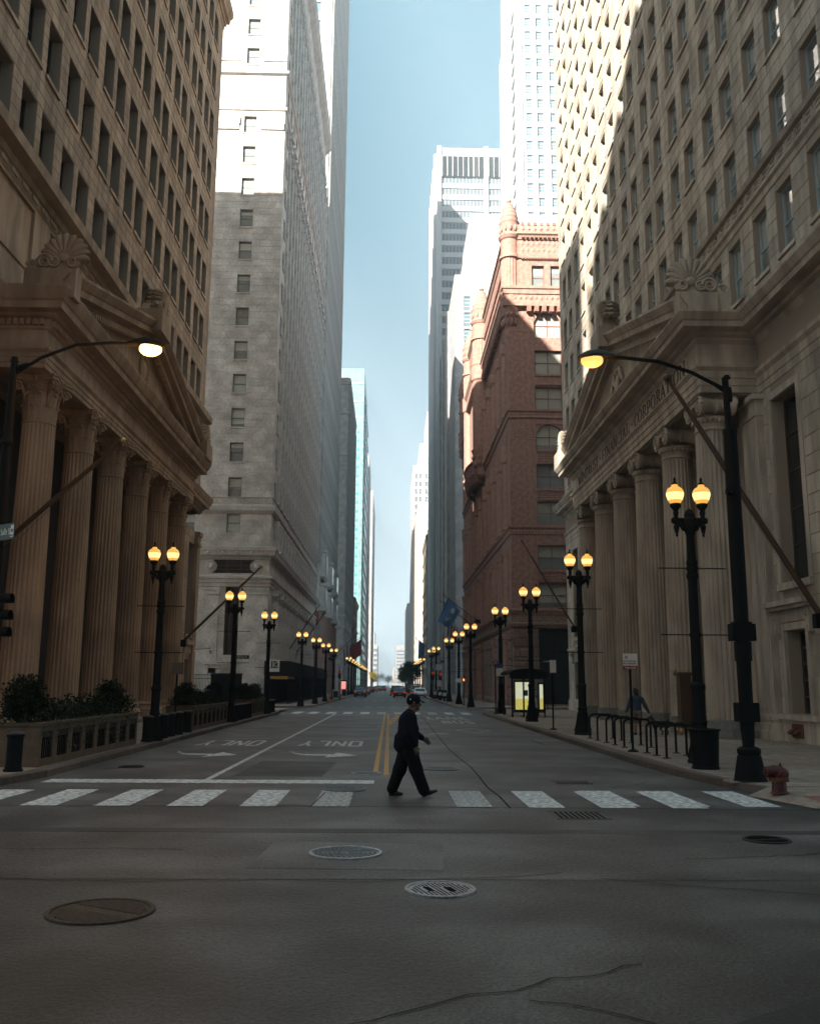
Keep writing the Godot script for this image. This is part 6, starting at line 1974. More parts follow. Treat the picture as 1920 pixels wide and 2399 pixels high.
func road_lamp(called: String, label: String, at: Vector3, s: float, right: bool) -> void:
	# tall pole with a curved arm and a cobra head over the road; s = direction of the arm along x
	var o := thing(called, label, "street lamp", at)
	var T := Transform3D(Basis(), at)
	var b := MB.new()
	b.t = T
	if right:
		b.lathe([Vector2(0.345, 0), Vector2(0.325, 0.03), Vector2(0.24, 0.47), Vector2(0.2, 0.5)], 8)
		b.lathe([Vector2(0.20, 0.49), Vector2(0.225, 0.52), Vector2(0.225, 0.6), Vector2(0.17, 0.64)], 16)
		obj("base", b, M.iron, o)
	var p := MB.new()
	p.t = T
	if right:
		p.tube([V(0, 0.55, 0), V(0, 1.1, 0), V(0, 4.5, 0), V(0, 7.1, 0)], [0.11, 0.135, 0.15, 0.135], 14)
		p.lathe([Vector2(0.145, 7.0), Vector2(0.145, 7.08), Vector2(0.08, 7.12)], 14)
		p.tube([V(-0.02, 7.05, 0), V(-0.04, 8.22, 0)], 0.068, 10)
		p.lathe([Vector2(0.09, 7.7), Vector2(0.09, 7.95), Vector2(0.075, 8.0)], 12)
		p.lathe([Vector2(0.08, 8.2), Vector2(0.06, 8.27), Vector2(0, 8.28)], 10)
	else:
		p.tube([V(0, 0, 0), V(0, 4.5, 0), V(0, 8.4, 0)], [0.13, 0.11, 0.07], 12)
		p.lathe([Vector2(0.09, 8.35), Vector2(0.06, 8.45), Vector2(0, 8.47)], 10)
		for y in [4.9, 6.55]:
			p.lathe([Vector2(0.11, y), Vector2(0.13, y + 0.05), Vector2(0.11, y + 0.14)], 10)
	obj("pole", p, M.iron, o)
	var a := MB.new()
	a.t = T
	if right:
		a.tube([V(-0.05, 7.96, 0), V(s * 0.75, 8.33, 0), V(s * 1.45, 8.56, 0), V(s * 2.15, 8.63, 0), V(s * 2.55, 8.64, 0)], 0.042, 8)
		a.tube([V(0, 7.85, 0), V(s * 0.4, 8.16, 0)], 0.025, 6)
	else:
		a.tube([V(0.05, 8.1, 0), V(s * 0.55, 8.45, 0), V(s * 1.25, 8.74, 0), V(s * 2.0, 8.80, 0), V(s * 2.5, 8.76, 0)], 0.036, 8)
		a.tube([V(0, 8.2, 0), V(s * 0.3, 8.29, 0)], 0.05, 6)
	obj("arm", a, M.iron, o)
	var y0 := 8.58 if right else 8.70
	var x0 := s * (2.35 if right else 2.3)
	var h := MB.new()
	h.t = T * Transform3D(Basis(), V(x0, y0, 0))
	var ring := []
	var sec := [[0.0, 0.05, 0.05, 0.05], [0.2, 0.11, 0.10, 0.06], [0.42, 0.20, 0.15, 0.05], [0.62, 0.21, 0.13, 0.02], [0.76, 0.14, 0.07, 0.0], [0.80, 0.03, 0.02, 0.0]]
	for q in sec:
		var r := []
		for k in 12:
			var t := TAU * k / 12
			r.append(V(s * q[0], maxf(sin(t), -0.35) * q[2] + q[3] + 0.03, cos(t) * q[1]))
		ring.append(r)
	for i in ring.size() - 1:
		if s > 0: h.loft(ring[i], ring[i + 1], true)
		else: h.loft(ring[i + 1], ring[i], true)
	obj("lamp_head", h, M.iron_worn if right else M.iron, o)
	var g := MB.new()
	g.t = T
	var gc := V(x0 + s * 0.5, y0 - (0.02 if right else 0.03), 0)
	g.ball(gc, V(0.24, 0.15, 0.19), 16, 9)
	obj("lamp_bulb", g, M.bulb_dim if right else M.bulb, o)
	if right:
		var bx := MB.new()
		bx.t = T
		bx.box(V(-0.20, 1.12, -0.16), V(0.20, 1.49, 0.16))
		obj("control_box", bx, M.iron, o)
		bx = MB.new()
		bx.t = T
		bx.box(V(-0.235, 2.70, -0.14), V(0.235, 3.04, 0.14)); bx.box(V(-0.18, 3.04, -0.1), V(0.18, 3.08, 0.1))
		bx.lathe([Vector2(0.17, 2.3), Vector2(0.17, 2.68)], 12)
		obj("signal_box", bx, M.iron, o)
		bx = MB.new()
		bx.t = T
		bx.ball(V(-0.12, 5.72, 0.12), V(0.06, 0.07, 0.06), 8, 6)
		bx.box(V(-0.2, 5.68, 0.08), V(-0.1, 5.78, 0.16))
		obj("sensor", bx, M.iron, o)
	lamp_light(o, V(x0 + s * 0.5, y0 - 0.35, 0), 0.12 if right else 0.5)


func sign_post(called: String, label: String, cat: String, at: Vector3, h: float, plates: Array, m: Material = null) -> Node3D:
	# plates: [y, w, h, material, dx]
	var o := thing(called, label, cat, at)
	var p := MB.new()
	p.t = Transform3D(Basis(), at)
	p.tube([V(0, 0, 0), V(0, h, 0)], 0.035, 8)
	p.lathe([Vector2(0.15, 0), Vector2(0.15, 0.03), Vector2(0.05, 0.08)], 10)
	obj("post", p, m if m else M.iron, o)
	for q in plates:
		var b := MB.new()
		b.t = Transform3D(Basis(), at)
		b.box(V(q[4] - q[1] / 2, q[0], 0.04), V(q[4] + q[1] / 2, q[0] + q[2], 0.055))
		obj("plate", b, q[3], o)
	return o


func leaves(count: int, shape: Callable, size: float, sd: int) -> MultiMesh:
	var r := RandomNumberGenerator.new()
	r.seed = sd
	var lf := MB.new()
	lf.quad(V(-0.5, 0, 0), V(0, -0.28, 0.08), V(0.5, 0, 0), V(0, 0.28, 0.08))
	if not cache.has("leaf"):
		cache["leaf"] = lf.mesh()
	var mm := MultiMesh.new()
	mm.transform_format = MultiMesh.TRANSFORM_3D
	mm.mesh = cache["leaf"]
	mm.instance_count = count
	for i in count:
		var p: Vector3 = shape.call(r)
		var s := size * r.randf_range(0.6, 1.3)
		mm.set_instance_transform(i, Transform3D(Basis.from_euler(V(r.randf() * TAU, r.randf() * TAU, r.randf() * TAU)).scaled_local(V(s, s, s)), p))
	return mm


func foliage(called: String, mm: MultiMesh, m: Material, parent: Node3D, at := Vector3.ZERO) -> void:
	var o := MultiMeshInstance3D.new()
	o.name = called
	o.multimesh = mm
	o.material_override = m
	o.set_meta("kind", "stuff")
	parent.add_child(o, true)
	o.transform = parent.global_transform.affine_inverse() * Transform3D(Basis(), at)


func in_ball(c: Vector3, rad: Vector3) -> Callable:
	return func(r: RandomNumberGenerator) -> Vector3:
		var d := V(r.randfn(), r.randfn(), r.randfn()).normalized()
		return c + d * rad * pow(r.randf(), 0.3) * (0.82 + 0.2 * sin(d.x * 7.0 + d.y * 5.0) * cos(d.z * 6.0))


func planter(label: String, z0: float, z1: float, sd: int, panels: int) -> void:
	# long stone planter box with iron grilles along the street side
	var o := thing("planter", label, "planter", V(-7.95, 0.15, (z0 + z1) / 2), "stone planters on the left kerb")
	var xi := -8.55; var xo := -7.48; var y := 0.15
	var b := MB.new()
	var F := face(V(xo, y, z0), V(1, 0, 0))
	var len := absf(z1 - z0)
	var hs := []
	var pw := len / panels
	for i in panels:
		hs.append(Rect2(i * pw + pw * 0.16, 0.16, pw * 0.68, 0.58))
	b.t = F
	sheet(b, 0, 0, len, 0.86, hs, 0.1)
	b.t = Transform3D.IDENTITY
	b.quad(V(xi, y, z0), V(xo, y, z0), V(xo, y + 0.86, z0), V(xi, y + 0.86, z0)); b.quad(V(xo, y, z1), V(xi, y, z1), V(xi, y + 0.86, z1), V(xo, y + 0.86, z1)); b.quad(V(xi, y, z1), V(xi, y, z0), V(xi, y + 0.86, z0), V(xi, y + 0.86, z1))
	b.box(V(xi + 0.05, y, z1 + 0.05), V(xo - 0.1, y + 0.8, z0 - 0.05))
	obj("box", b, M.planter, o)
	var c := MB.new()
	c.sweep([V(xi, 0, z0), V(xo, 0, z0), V(xo, 0, z1), V(xi, 0, z1)], [Vector2(0, y + 0.84), Vector2(0.03, y + 0.86), Vector2(0.04, y + 0.93), Vector2(-0.12, y + 0.935), Vector2(-0.12, y + 0.8)])
	obj("rim", c, M.planter, o)
	var s := MB.new()
	s.box(V(xi + 0.02, y + 0.6, z1 + 0.02), V(xo - 0.02, y + 0.84, z0 - 0.02))
	obj("soil", s, M.soil, o)
	for h in hs:
		var g := MB.new()
		g.t = F
		for k in 6:
			var u: float = h.position.x + h.size.x * (k + 0.5) / 6.0
			g.box(V(u - 0.01, h.position.y, -0.05), V(u + 0.01, h.end.y, -0.03))
		for v in [0.1, 0.25, 0.9]:
			g.box(V(h.position.x, h.position.y + h.size.y * v - 0.01, -0.052), V(h.end.x, h.position.y + h.size.y * v + 0.01, -0.028))
		g.tube([V(h.position.x, h.position.y + h.size.y * 0.3, -0.04), V(h.get_center().x, h.end.y - 0.04, -0.04), V(h.end.x, h.position.y + h.size.y * 0.3, -0.04)], 0.012, 5)
		obj("grille", g, M.iron, o)
	var n := int(len * 620)
	foliage("low_plants", leaves(n, func(r: RandomNumberGenerator) -> Vector3:
		var z := lerpf(z0 + 0.05, z1 - 0.05, r.randf())
		var top := 0.42 + 0.16 * sin(z * 2.1 + sd) + 0.1 * sin(z * 5.3)
		return V(r.randf_range(xi + 0.05, xo - 0.02), y + 0.85 + top * pow(r.randf(), 0.6), z), 0.10, sd), M.leaf_dark, o)
	foliage("bedding_plants", leaves(int(len * 90), func(r: RandomNumberGenerator) -> Vector3:
		var z := lerpf(z0, z1, r.randf())
		return V(r.randf_range(xi, xo), y + 0.9 + 0.28 * r.randf(), z), 0.085, sd + 1), M.leaf_mid, o)
	foliage("trailing_ivy", leaves(int(len * 75), func(r: RandomNumberGenerator) -> Vector3:
		var strand := floorf(r.randf() * len * 1.7)
		var z := z0 - (strand + 0.5 + 0.5 * sin(strand * 12.9)) / 1.7
		var drop := r.randf() * (0.25 + 0.55 * absf(sin(strand * 3.7 + sd)))
		return V(xo + 0.04 + r.randf_range(-0.03, 0.05), y + 1.0 - drop, clampf(z + r.randf_range(-0.14, 0.14), z1, z0)), 0.06, sd + 2), M.leaf_ivy, o)
	foliage("flowers", leaves(int(len * 14), func(r: RandomNumberGenerator) -> Vector3:
		return V(r.randf_range(xi, xo), y + 1.0 + 0.32 * r.randf(), lerpf(z0, z1, r.randf())), 0.05, sd + 3), M.flower, o)


func shrub(label: String, at: Vector3, r: float, h: float, sd: int) -> void:
	var o := thing("shrub", label, "shrub", at, "clipped shrubs in the planters")
	foliage("leaf_cover", leaves(int(5200 * r * h), in_ball(V(0, h * 0.5, 0), V(r, h * 0.55, r)), 0.085, sd), M.leaf_dark, o, at)
	var s := MB.new()
	s.t = Transform3D(Basis(), at)
	s.tube([V(0, -0.2, 0), V(0.03, h * 0.4, 0), V(0, h * 0.7, 0.02)], [0.04, 0.03, 0.01], 6)
	for k in 5:
		s.tube([V(0, h * 0.2, 0), V(cos(k * 1.3) * r * 0.5, h * 0.5, sin(k * 1.3) * r * 0.5)], 0.012, 4)
	obj("stems", s, M.bark, o)


func tree(label: String, at: Vector3, h: float, r: float, m: Material, sd: int, n: int) -> void:
	var o := thing("tree", label, "tree", at, "street trees far up the street")
	var t := MB.new()
	t.t = Transform3D(Basis(), at)
	t.tube([V(0, 0, 0), V(0.05, h * 0.35, 0), V(0, h * 0.7, 0.1)], [0.16, 0.12, 0.05], 7)
	for k in 6:
		var a := k * 2.4
		t.tube([V(0, h * (0.3 + 0.06 * k), 0), V(cos(a) * r * 0.4, h * (0.5 + 0.05 * k), sin(a) * r * 0.4), V(cos(a) * r * 0.75, h * (0.62 + 0.05 * k), sin(a) * r * 0.75)], [0.06, 0.04, 0.015], 5)
	obj("trunk", t, M.bark, o)
	var rr := RandomNumberGenerator.new()
	rr.seed = sd
	var cl := []
	for k in 11:
		cl.append([V(rr.randf_range(-0.65, 0.65) * r, h * rr.randf_range(0.42, 0.88), rr.randf_range(-0.65, 0.65) * r), r * rr.randf_range(0.28, 0.5)])
	foliage("crown", leaves(n, func(g: RandomNumberGenerator) -> Vector3:
		var c = cl[g.randi() % cl.size()]
		var d := V(g.randfn(), g.randfn(), g.randfn()).normalized()
		return c[0] + d * c[1] * pow(g.randf(), 0.4), 0.38, sd), m, o, at)


func bollard_post(at: Vector3) -> Node3D:
	var o := thing("bollard", "black iron bollard with a domed cap", "bollard", Vector3.ZERO, "black bollards along the left kerb")
	var b := MB.new()
	b.lathe([Vector2(0.19, 0), Vector2(0.19, 0.05), Vector2(0.165, 0.06), Vector2(0.165, 0.10), Vector2(0.155, 0.11), Vector2(0.155, 0.68), Vector2(0.178, 0.69), Vector2(0.178, 0.74)], 18)
	obj("post", b, M.iron, o)
	var c := MB.new()
	c.lathe([Vector2(0.178, 0.74), Vector2(0.17, 0.765), Vector2(0.10, 0.79), Vector2(0.0, 0.80)], 18, Vector3.ZERO, true)
	obj("cap", c, M.iron_worn, o)
	o.position = at
	return o


func bike_rack(at: Vector3) -> Node3D:
	var o := thing("bike_rack", "black tube bicycle hoop", "bike rack", Vector3.ZERO, "black bicycle hoops on the right pavement")
	var t := MB.new()
	var pts := []
	for k in 4: pts.append(V(-0.4, 0.02 + 0.19 * k, 0))
	for k in 7:
		var a := PI - PI / 2 * k / 6.0
		pts.append(V(-0.25 + 0.15 * cos(a), 0.67 + 0.15 * sin(a), 0))
	for k in 7:
		var a := PI / 2 - PI / 2 * k / 6.0
		pts.append(V(0.25 + 0.15 * cos(a), 0.67 + 0.15 * sin(a), 0))
	for k in 4: pts.append(V(0.4, 0.59 - 0.19 * k, 0))
	t.tube(pts, 0.032, 10)
	obj("hoop", t, M.iron, o)
	for e in [-0.4, 0.4]:
		var f := MB.new()
		f.box(V(e - 0.09, 0, -0.07), V(e + 0.09, 0.014, 0.07))
		f.ball(V(e - 0.06, 0.015, 0), V(0.015, 0.012, 0.015), 6, 4); f.ball(V(e + 0.06, 0.015, 0), V(0.015, 0.012, 0.015), 6, 4)
		obj("foot_plate", f, M.iron, o)
	o.position = at
	return o


func hydrant(label: String, at: Vector3, turn: float, yellow := false) -> void:
	var o := thing("fire_hydrant", label, "fire hydrant", at, "", turn)
	var T := o.global_transform
	var b := MB.new()
	b.t = T
	b.lathe([Vector2(0.16, 0), Vector2(0.16, 0.02), Vector2(0.128, 0.04), Vector2(0.122, 0.2)], 18)
	obj("barrel", b, M.hydrant_red if not yellow else M.paint_yellow, o)
	var f := MB.new()
	f.t = T
	f.lathe([Vector2(0.122, 0.2), Vector2(0.172, 0.21), Vector2(0.172, 0.235), Vector2(0.15, 0.24), Vector2(0.172, 0.245), Vector2(0.172, 0.268), Vector2(0.12, 0.28)], 18)
	for k in 8:
		f.ball(V(cos(TAU * k / 8) * 0.155, 0.24, sin(TAU * k / 8) * 0.155), V(0.015, 0.04, 0.015), 6, 4)
	obj("flange", f, M.hydrant_band, o)
	var h := MB.new()
	h.t = T
	h.ball(V(0.03, 0.34, 0), V(0.15, 0.12, 0.14), 16, 10)
	h.tube([V(0.04, 0.36, 0), V(-0.10, 0.38, 0), V(-0.17, 0.375, 0)], [0.12, 0.11, 0.09], 14)
	h.tube([V(-0.16, 0.375, 0), V(-0.23, 0.365, 0)], [0.098, 0.098], 12)
	h.tube([V(-0.23, 0.365, 0), V(-0.27, 0.36, 0)], [0.03, 0.03], 5)
	h.tube([V(0.02, 0.33, 0), V(0.02, 0.33, 0.17)], 0.06, 10); h.tube([V(0.02, 0.33, 0.17), V(0.02, 0.33, 0.2)], 0.03, 5)
	h.tube([V(0.04, 0.44, 0), V(0.04, 0.49, 0)], [0.05, 0.03], 8); h.tube([V(0.04, 0.49, 0), V(0.04, 0.52, 0)], 0.018, 5)
	h.tube([V(-0.2, 0.28, 0.05), V(-0.21, 0.24, 0.06), V(-0.17, 0.26, 0.1)], 0.006, 4)
	obj("head", h, M.hydrant_red if not yellow else M.paint_yellow, o)


func trash_can(at: Vector3) -> void:
	var o := thing("trash_can", "black slatted litter bin beside the lamp post on the right pavement", "litter bin", at)
	var T := Transform3D(Basis(), at)
	var n := 30
	for k in n:
		var a := TAU * k / n
		var s := MB.new()
		s.t = T * Transform3D(Basis.from_euler(V(0, a, 0)), Vector3.ZERO)
		s.quad(V(0.285, 0.06, 0.026), V(0.285, 0.06, -0.026), V(0.318, 0.80, -0.027), V(0.318, 0.80, 0.027))
		s.quad(V(0.318, 0.80, 0.027), V(0.318, 0.80, -0.027), V(0.345, 0.84, -0.028), V(0.345, 0.84, 0.028))
		obj("slat", s, M.iron, o)
	var r := MB.new()
	r.t = T
	r.lathe([Vector2(0.27, 0.0), Vector2(0.30, 0.0), Vector2(0.30, 0.05), Vector2(0.285, 0.06), Vector2(0.275, 0.07), Vector2(0.30, 0.80), Vector2(0.30, 0.82)], 30)
	r.lathe([Vector2(0.29, 0.83), Vector2(0.36, 0.84), Vector2(0.36, 0.865), Vector2(0.24, 0.875), Vector2(0.24, 0.80)], 30)
	obj("liner", r, M.iron, o)


func bus_shelter() -> void:
	var o := thing("bus_shelter", "dark bus shelter with an arched roof and a lit yellow-green advert panel", "bus shelter", V(8.0, 0.15, -55.5))
	var x0 := 7.1; var x1 := 8.95; var z0 := -53.6; var z1 := -57.4; var y := 0.15
	for p in [[x0, z0], [x1, z0], [x0, z1], [x1, z1], [7.75, z0]]:
		var b := MB.new()
		b.box(V(p[0] - 0.045, y, p[1] - 0.045), V(p[0] + 0.045, y + 2.35, p[1] + 0.045))
		obj("post", b, M.iron, o)
	var r := MB.new()
	var A := []; var B := []; var A2 := []; var B2 := []
	for k in 11:
		var t := PI * k / 10.0
		var px := (x0 + x1) / 2 - cos(t) * 1.1
		var py := y + 2.38 + sin(t) * 0.26
		A.append(V(px, py, z0 + 0.25)); B.append(V(px, py, z1 - 0.25)); A2.append(V(px, py + 0.1, z0 + 0.25)); B2.append(V(px, py + 0.1, z1 - 0.25))
	r.loft(A2, B2); r.loft(B, A); r.loft(A, A2); r.loft(B2, B)
	for k in 10:
		r.quad(A[k], A[k + 1], V(A[k + 1].x, y + 2.2, z0 + 0.25), V(A[k].x, y + 2.2, z0 + 0.25))
	r.box(V(x0 - 0.1, y + 2.15, z0 + 0.27), V(x1 + 0.1, y + 2.36, z0 + 0.2))
	obj("roof", r, M.iron, o)
	for q in [[x0 + 0.18, y + 0.42, 1.02, 1.55, M.ad_panel], [x1 - 0.28, y + 0.45, 0.2, 1.4, M.ad_panel]]:
		var f := MB.new()
		f.box(V(q[0] - 0.08, q[1] - 0.1, z0 - 0.14), V(q[0] + q[2] + 0.08, q[1] + q[3] + 0.1, z0 - 0.02))
		obj("panel_case", f, M.iron, o)
		var a := MB.new()
		a.quad(V(q[0], q[1] + 0.6, z0 - 0.012), V(q[0] + q[2], q[1] + 0.6, z0 - 0.012), V(q[0] + q[2], q[1] + q[3], z0 - 0.012), V(q[0], q[1] + q[3], z0 - 0.012))
		obj("advert_screen", a, q[4], o)
		var c := MB.new()
		c.quad(V(q[0], q[1], z0 - 0.012), V(q[0] + q[2], q[1], z0 - 0.012), V(q[0] + q[2], q[1] + 0.6, z0 - 0.012), V(q[0], q[1] + 0.6, z0 - 0.012))
		obj("advert_screen", c, M.ad_yellow, o)
	var d := MB.new()
	d.box(V(x0 + 0.62, y + 1.2, z0 - 0.012), V(x0 + 0.9, y + 1.52, z0 - 0.008))
	obj("advert_emblem", d, M.sign_blue, o)
	var bk := MB.new()
	bk.box(V(x1 - 0.02, y + 0.3, z1), V(x1, y + 2.2, z0))
	obj("side_glass", bk, M.clear_glass, o)
	var be := MB.new()
	be.box(V(x1 - 0.5, y + 0.42, z1 + 0.5), V(x1 - 0.1, y + 0.48, z0 - 0.6)); be.box(V(x1 - 0.4, y, z1 + 0.8), V(x1 - 0.2, y + 0.42, z1 + 0.9)); be.box(V(x1 - 0.4, y, z0 - 0.9), V(x1 - 0.2, y + 0.42, z0 - 0.8))
	be.box(V(x0 + 0.0, y + 0.26, z0 - 0.04), V(x1, y + 0.34, z0 + 0.04))
	obj("bench", be, M.iron, o)


func traffic_light(called: String, label: String, at: Vector3, h: float, red: bool, side := false, arm := 0.0) -> void:
	var o := thing(called, label, "traffic light", at, "")
	var T := Transform3D(Basis(), at)
	if h > 0.0:
		var p := MB.new()
		p.t = T
		p.tube([V(0, 0, 0), V(0, h + 0.5, 0)], 0.06, 8)
		p.lathe([Vector2(0.2, 0), Vector2(0.16, 0.3), Vector2(0.07, 0.36)], 10)
		if arm != 0.0:
			p.tube([V(0, h - 0.1, 0), V(arm, h, 0)], 0.04, 6)
		obj("pole", p, M.iron, o)
	var b := MB.new()
	b.t = T * Transform3D(Basis.from_euler(V(0, PI / 2 if side else 0.0, 0)), V(arm, 0, 0))
	var w := 0.17
	b.box(V(-w, h - 0.98, -0.1), V(w, h, 0.1))
	obj("housing", b, M.iron, o)
	for k in 3:
		var y := h - 0.17 - k * 0.33
		var v := MB.new()
		v.t = b.t
		for i in 10:
			var a := lerpf(-0.35, PI + 0.35, i / 10.0); var c := lerpf(-0.35, PI + 0.35, (i + 1) / 10.0)
			v.quad(V(cos(a) * 0.14, y + sin(a) * 0.14, 0.1), V(cos(c) * 0.14, y + sin(c) * 0.14, 0.1), V(cos(c) * 0.14, y + sin(c) * 0.14, 0.34), V(cos(a) * 0.14, y + sin(a) * 0.14, 0.34))
		obj("visor", v, M.iron, o)
		var d := MB.new()
		d.t = b.t * Transform3D(Basis(V(1, 0, 0), V(0, 0, -1), V(0, 1, 0)), V(0, y, 0.105))
		d.lathe([Vector2(0.13, 0.0), Vector2(0.08, 0.03), Vector2(0.0, 0.04)], 14)
		obj("lens_light", d, M.red_light if red and k == 0 else M.sign_black, o)


func car(kind: String, label: String, at: Vector3, turn: float, paint: Material, group := "") -> void:
	# built nose towards -z, wheels on y = 0
	var o := thing("parked_car" if turn >= 0 else "car", label, "car", at, group, turn)
	var T := o.global_transform
	var L := 4.6; var Wd := 0.9
	var low := [Vector2(-2.3, 0.45), Vector2(-2.28, 0.62), Vector2(-2.1, 0.78), Vector2(-1.1, 0.92), Vector2(1.6, 0.98), Vector2(2.15, 0.95), Vector2(2.3, 0.75), Vector2(2.28, 0.4), Vector2(1.9, 0.22), Vector2(-2.0, 0.22)]
	var up := [Vector2(-1.15, 0.9), Vector2(-0.35, 1.36), Vector2(0.1, 1.44), Vector2(0.85, 1.42), Vector2(1.65, 0.97)]
	if kind == "suv":
		low = [Vector2(-2.3, 0.5), Vector2(-2.28, 0.8), Vector2(-2.1, 0.98), Vector2(-1.2, 1.08), Vector2(2.2, 1.12), Vector2(2.34, 0.9), Vector2(2.3, 0.45), Vector2(2.0, 0.3), Vector2(-2.0, 0.3)]
		up = [Vector2(-1.25, 1.07), Vector2(-0.55, 1.68), Vector2(0.0, 1.76), Vector2(1.7, 1.74), Vector2(2.2, 1.12)]
	elif kind == "van":
		low = [Vector2(-2.6, 0.5), Vector2(-2.58, 0.9), Vector2(-2.3, 1.1), Vector2(-1.8, 1.15), Vector2(2.6, 1.2), Vector2(2.66, 0.8), Vector2(2.6, 0.4), Vector2(2.2, 0.3), Vector2(-2.2, 0.3)]
		up = [Vector2(-1.85, 1.14), Vector2(-1.0, 1.95), Vector2(-0.5, 2.05), Vector2(2.4, 2.05), Vector2(2.6, 1.2)]
	var B := MB.new()
	B.t = T
	var secs := [[-1.0, 0.80], [-0.97, 0.97], [-0.8, 1.0], [0.8, 1.0], [0.97, 0.97], [1.0, 0.80]]
	var rings := []
	for s in secs:
		var r := []
		for p in low:
			r.append(V(s[0] * Wd, 0.55 + (p.y - 0.55) * (0.9 if absf(s[0]) > 0.99 else s[1]), p.x * (0.97 if absf(s[0]) > 0.95 else 1.0)))
		rings.append(r)
	for i in rings.size() - 1:
		B.loft(rings[i + 1], rings[i], true)
	for e in [0, rings.size() - 1]:
		var ids := Geometry2D.triangulate_polygon(PackedVector2Array(low))
		for k in range(0, ids.size(), 3):
			B.tri(rings[e][ids[k]], rings[e][ids[k + 1]], rings[e][ids[k + 2]])
	obj("body", B, paint, o)
	var C := MB.new(); var G := MB.new()
	C.t = T; G.t = T
	var wb := Wd * 0.96; var wt := Wd * 0.76
	var pw := func(p: Vector2) -> float: return lerpf(wb, wt, clampf((p.y - up[0].y) / (up[2].y - up[0].y), 0, 1))
	for i in up.size() - 1:
		var a: Vector2 = up[i]; var b: Vector2 = up[i + 1]
		var wa: float = pw.call(a); var wc: float = pw.call(b)
		var tgt := G if i == 0 or i == up.size() - 2 else C
		tgt.quad(V(wa, a.y, a.x), V(-wa, a.y, a.x), V(-wc, b.y, b.x), V(wc, b.y, b.x))
		C.quad(V(wa * 0.9, a.y + 0.012, a.x), V(wa, a.y + 0.012, a.x), V(wc, b.y + 0.012, b.x), V(wc * 0.9, b.y + 0.012, b.x)); C.quad(V(-wa, a.y + 0.012, a.x), V(-wa * 0.9, a.y + 0.012, a.x), V(-wc * 0.9, b.y + 0.012, b.x), V(-wc, b.y + 0.012, b.x))
	for s in [-1.0, 1.0]:
		var m := up.size()
		var b0: Vector2 = up[0]; var b1: Vector2 = up[m - 1]
		for i in range(0, m - 1):
			var a: Vector2 = up[i]; var b: Vector2 = up[i + 1]
			var ya := lerpf(b0.y, b1.y, (a.x - b0.x) / (b1.x - b0.x)); var yb := lerpf(b0.y, b1.y, (b.x - b0.x) / (b1.x - b0.x))
			G.quad(V(s * wb, ya, a.x), V(s * wb, yb, b.x), V(s * pw.call(b), b.y, b.x), V(s * pw.call(a), a.y, a.x))
		for x in [0.15, 1.0]:
			C.tube([V(s * wb, up[0].y, x), V(s * wt, up[2].y, x)], 0.045, 5)
	obj("cabin", C, paint, o)
	obj("windows", G, M.dark_glass, o)
	for s in [-1.0, 1.0]:
		for z in [-1.4, 1.42]:
			var w := MB.new()
			w.t = T * Transform3D(Basis(V(0, 1, 0), V(-1, 0, 0), V(0, 0, 1)), V(s * 0.80, 0.33, z))
			w.lathe([Vector2(0.2, -0.11), Vector2(0.31, -0.11), Vector2(0.33, -0.08), Vector2(0.33, 0.08), Vector2(0.31, 0.11), Vector2(0.2, 0.11), Vector2(0.18, 0.07), Vector2(0.0, 0.09)], 16)
			var wh := obj("wheel", w, M.tyre, o)
			var rim := MB.new()
			rim.t = T * Transform3D(Basis(V(0, 1, 0), V(-1, 0, 0), V(0, 0, 1)), V(s * 0.80, 0.33, z))
			rim.lathe([Vector2(0.2, -0.115), Vector2(0.05, -0.125), Vector2(0.0, -0.13)], 12); rim.lathe([Vector2(0.0, 0.13), Vector2(0.05, 0.125), Vector2(0.2, 0.115)], 12)
			obj("rim", rim, M.steel, wh)
		var tl := MB.new()
		tl.t = T
		tl.box(V(s * 0.52, low[6].y - 0.05, 2.2), V(s * 0.84, low[6].y + 0.13, 2.315 if kind != "van" else 2.68))
		obj("tail_light", tl, M.tail_light, o)
		var hl := MB.new()
		hl.t = T
		hl.box(V(s * 0.48, low[1].y - 0.02, low[0].x + 0.0), V(s * 0.82, low[1].y + 0.12, low[0].x + 0.2))
		obj("headlight", hl, M.chrome, o)
		var mi := MB.new()
		mi.t = T
		mi.ball(V(s * 0.98, up[0].y + 0.1, -0.75), V(0.1, 0.08, 0.06), 8, 5)
		obj("mirror", mi, paint, o)
	var pl := MB.new()
	pl.t = T
	pl.box(V(-0.22, 0.5, 2.3), V(0.22, 0.63, 2.325)); pl.box(V(-0.22, 0.45, -2.33), V(0.22, 0.56, -2.3))
	obj("number_plate", pl, M.sign_white, o)
	var bu := MB.new()
	bu.t = T
	bu.box(V(-0.82, 0.3, 2.22), V(0.82, 0.42, 2.36)); bu.box(V(-0.7, 0.32, -2.36), V(0.7, 0.44, -2.2))
	obj("bumper", bu, M.sign_black, o)


# ---------------------------------------------------------------- people

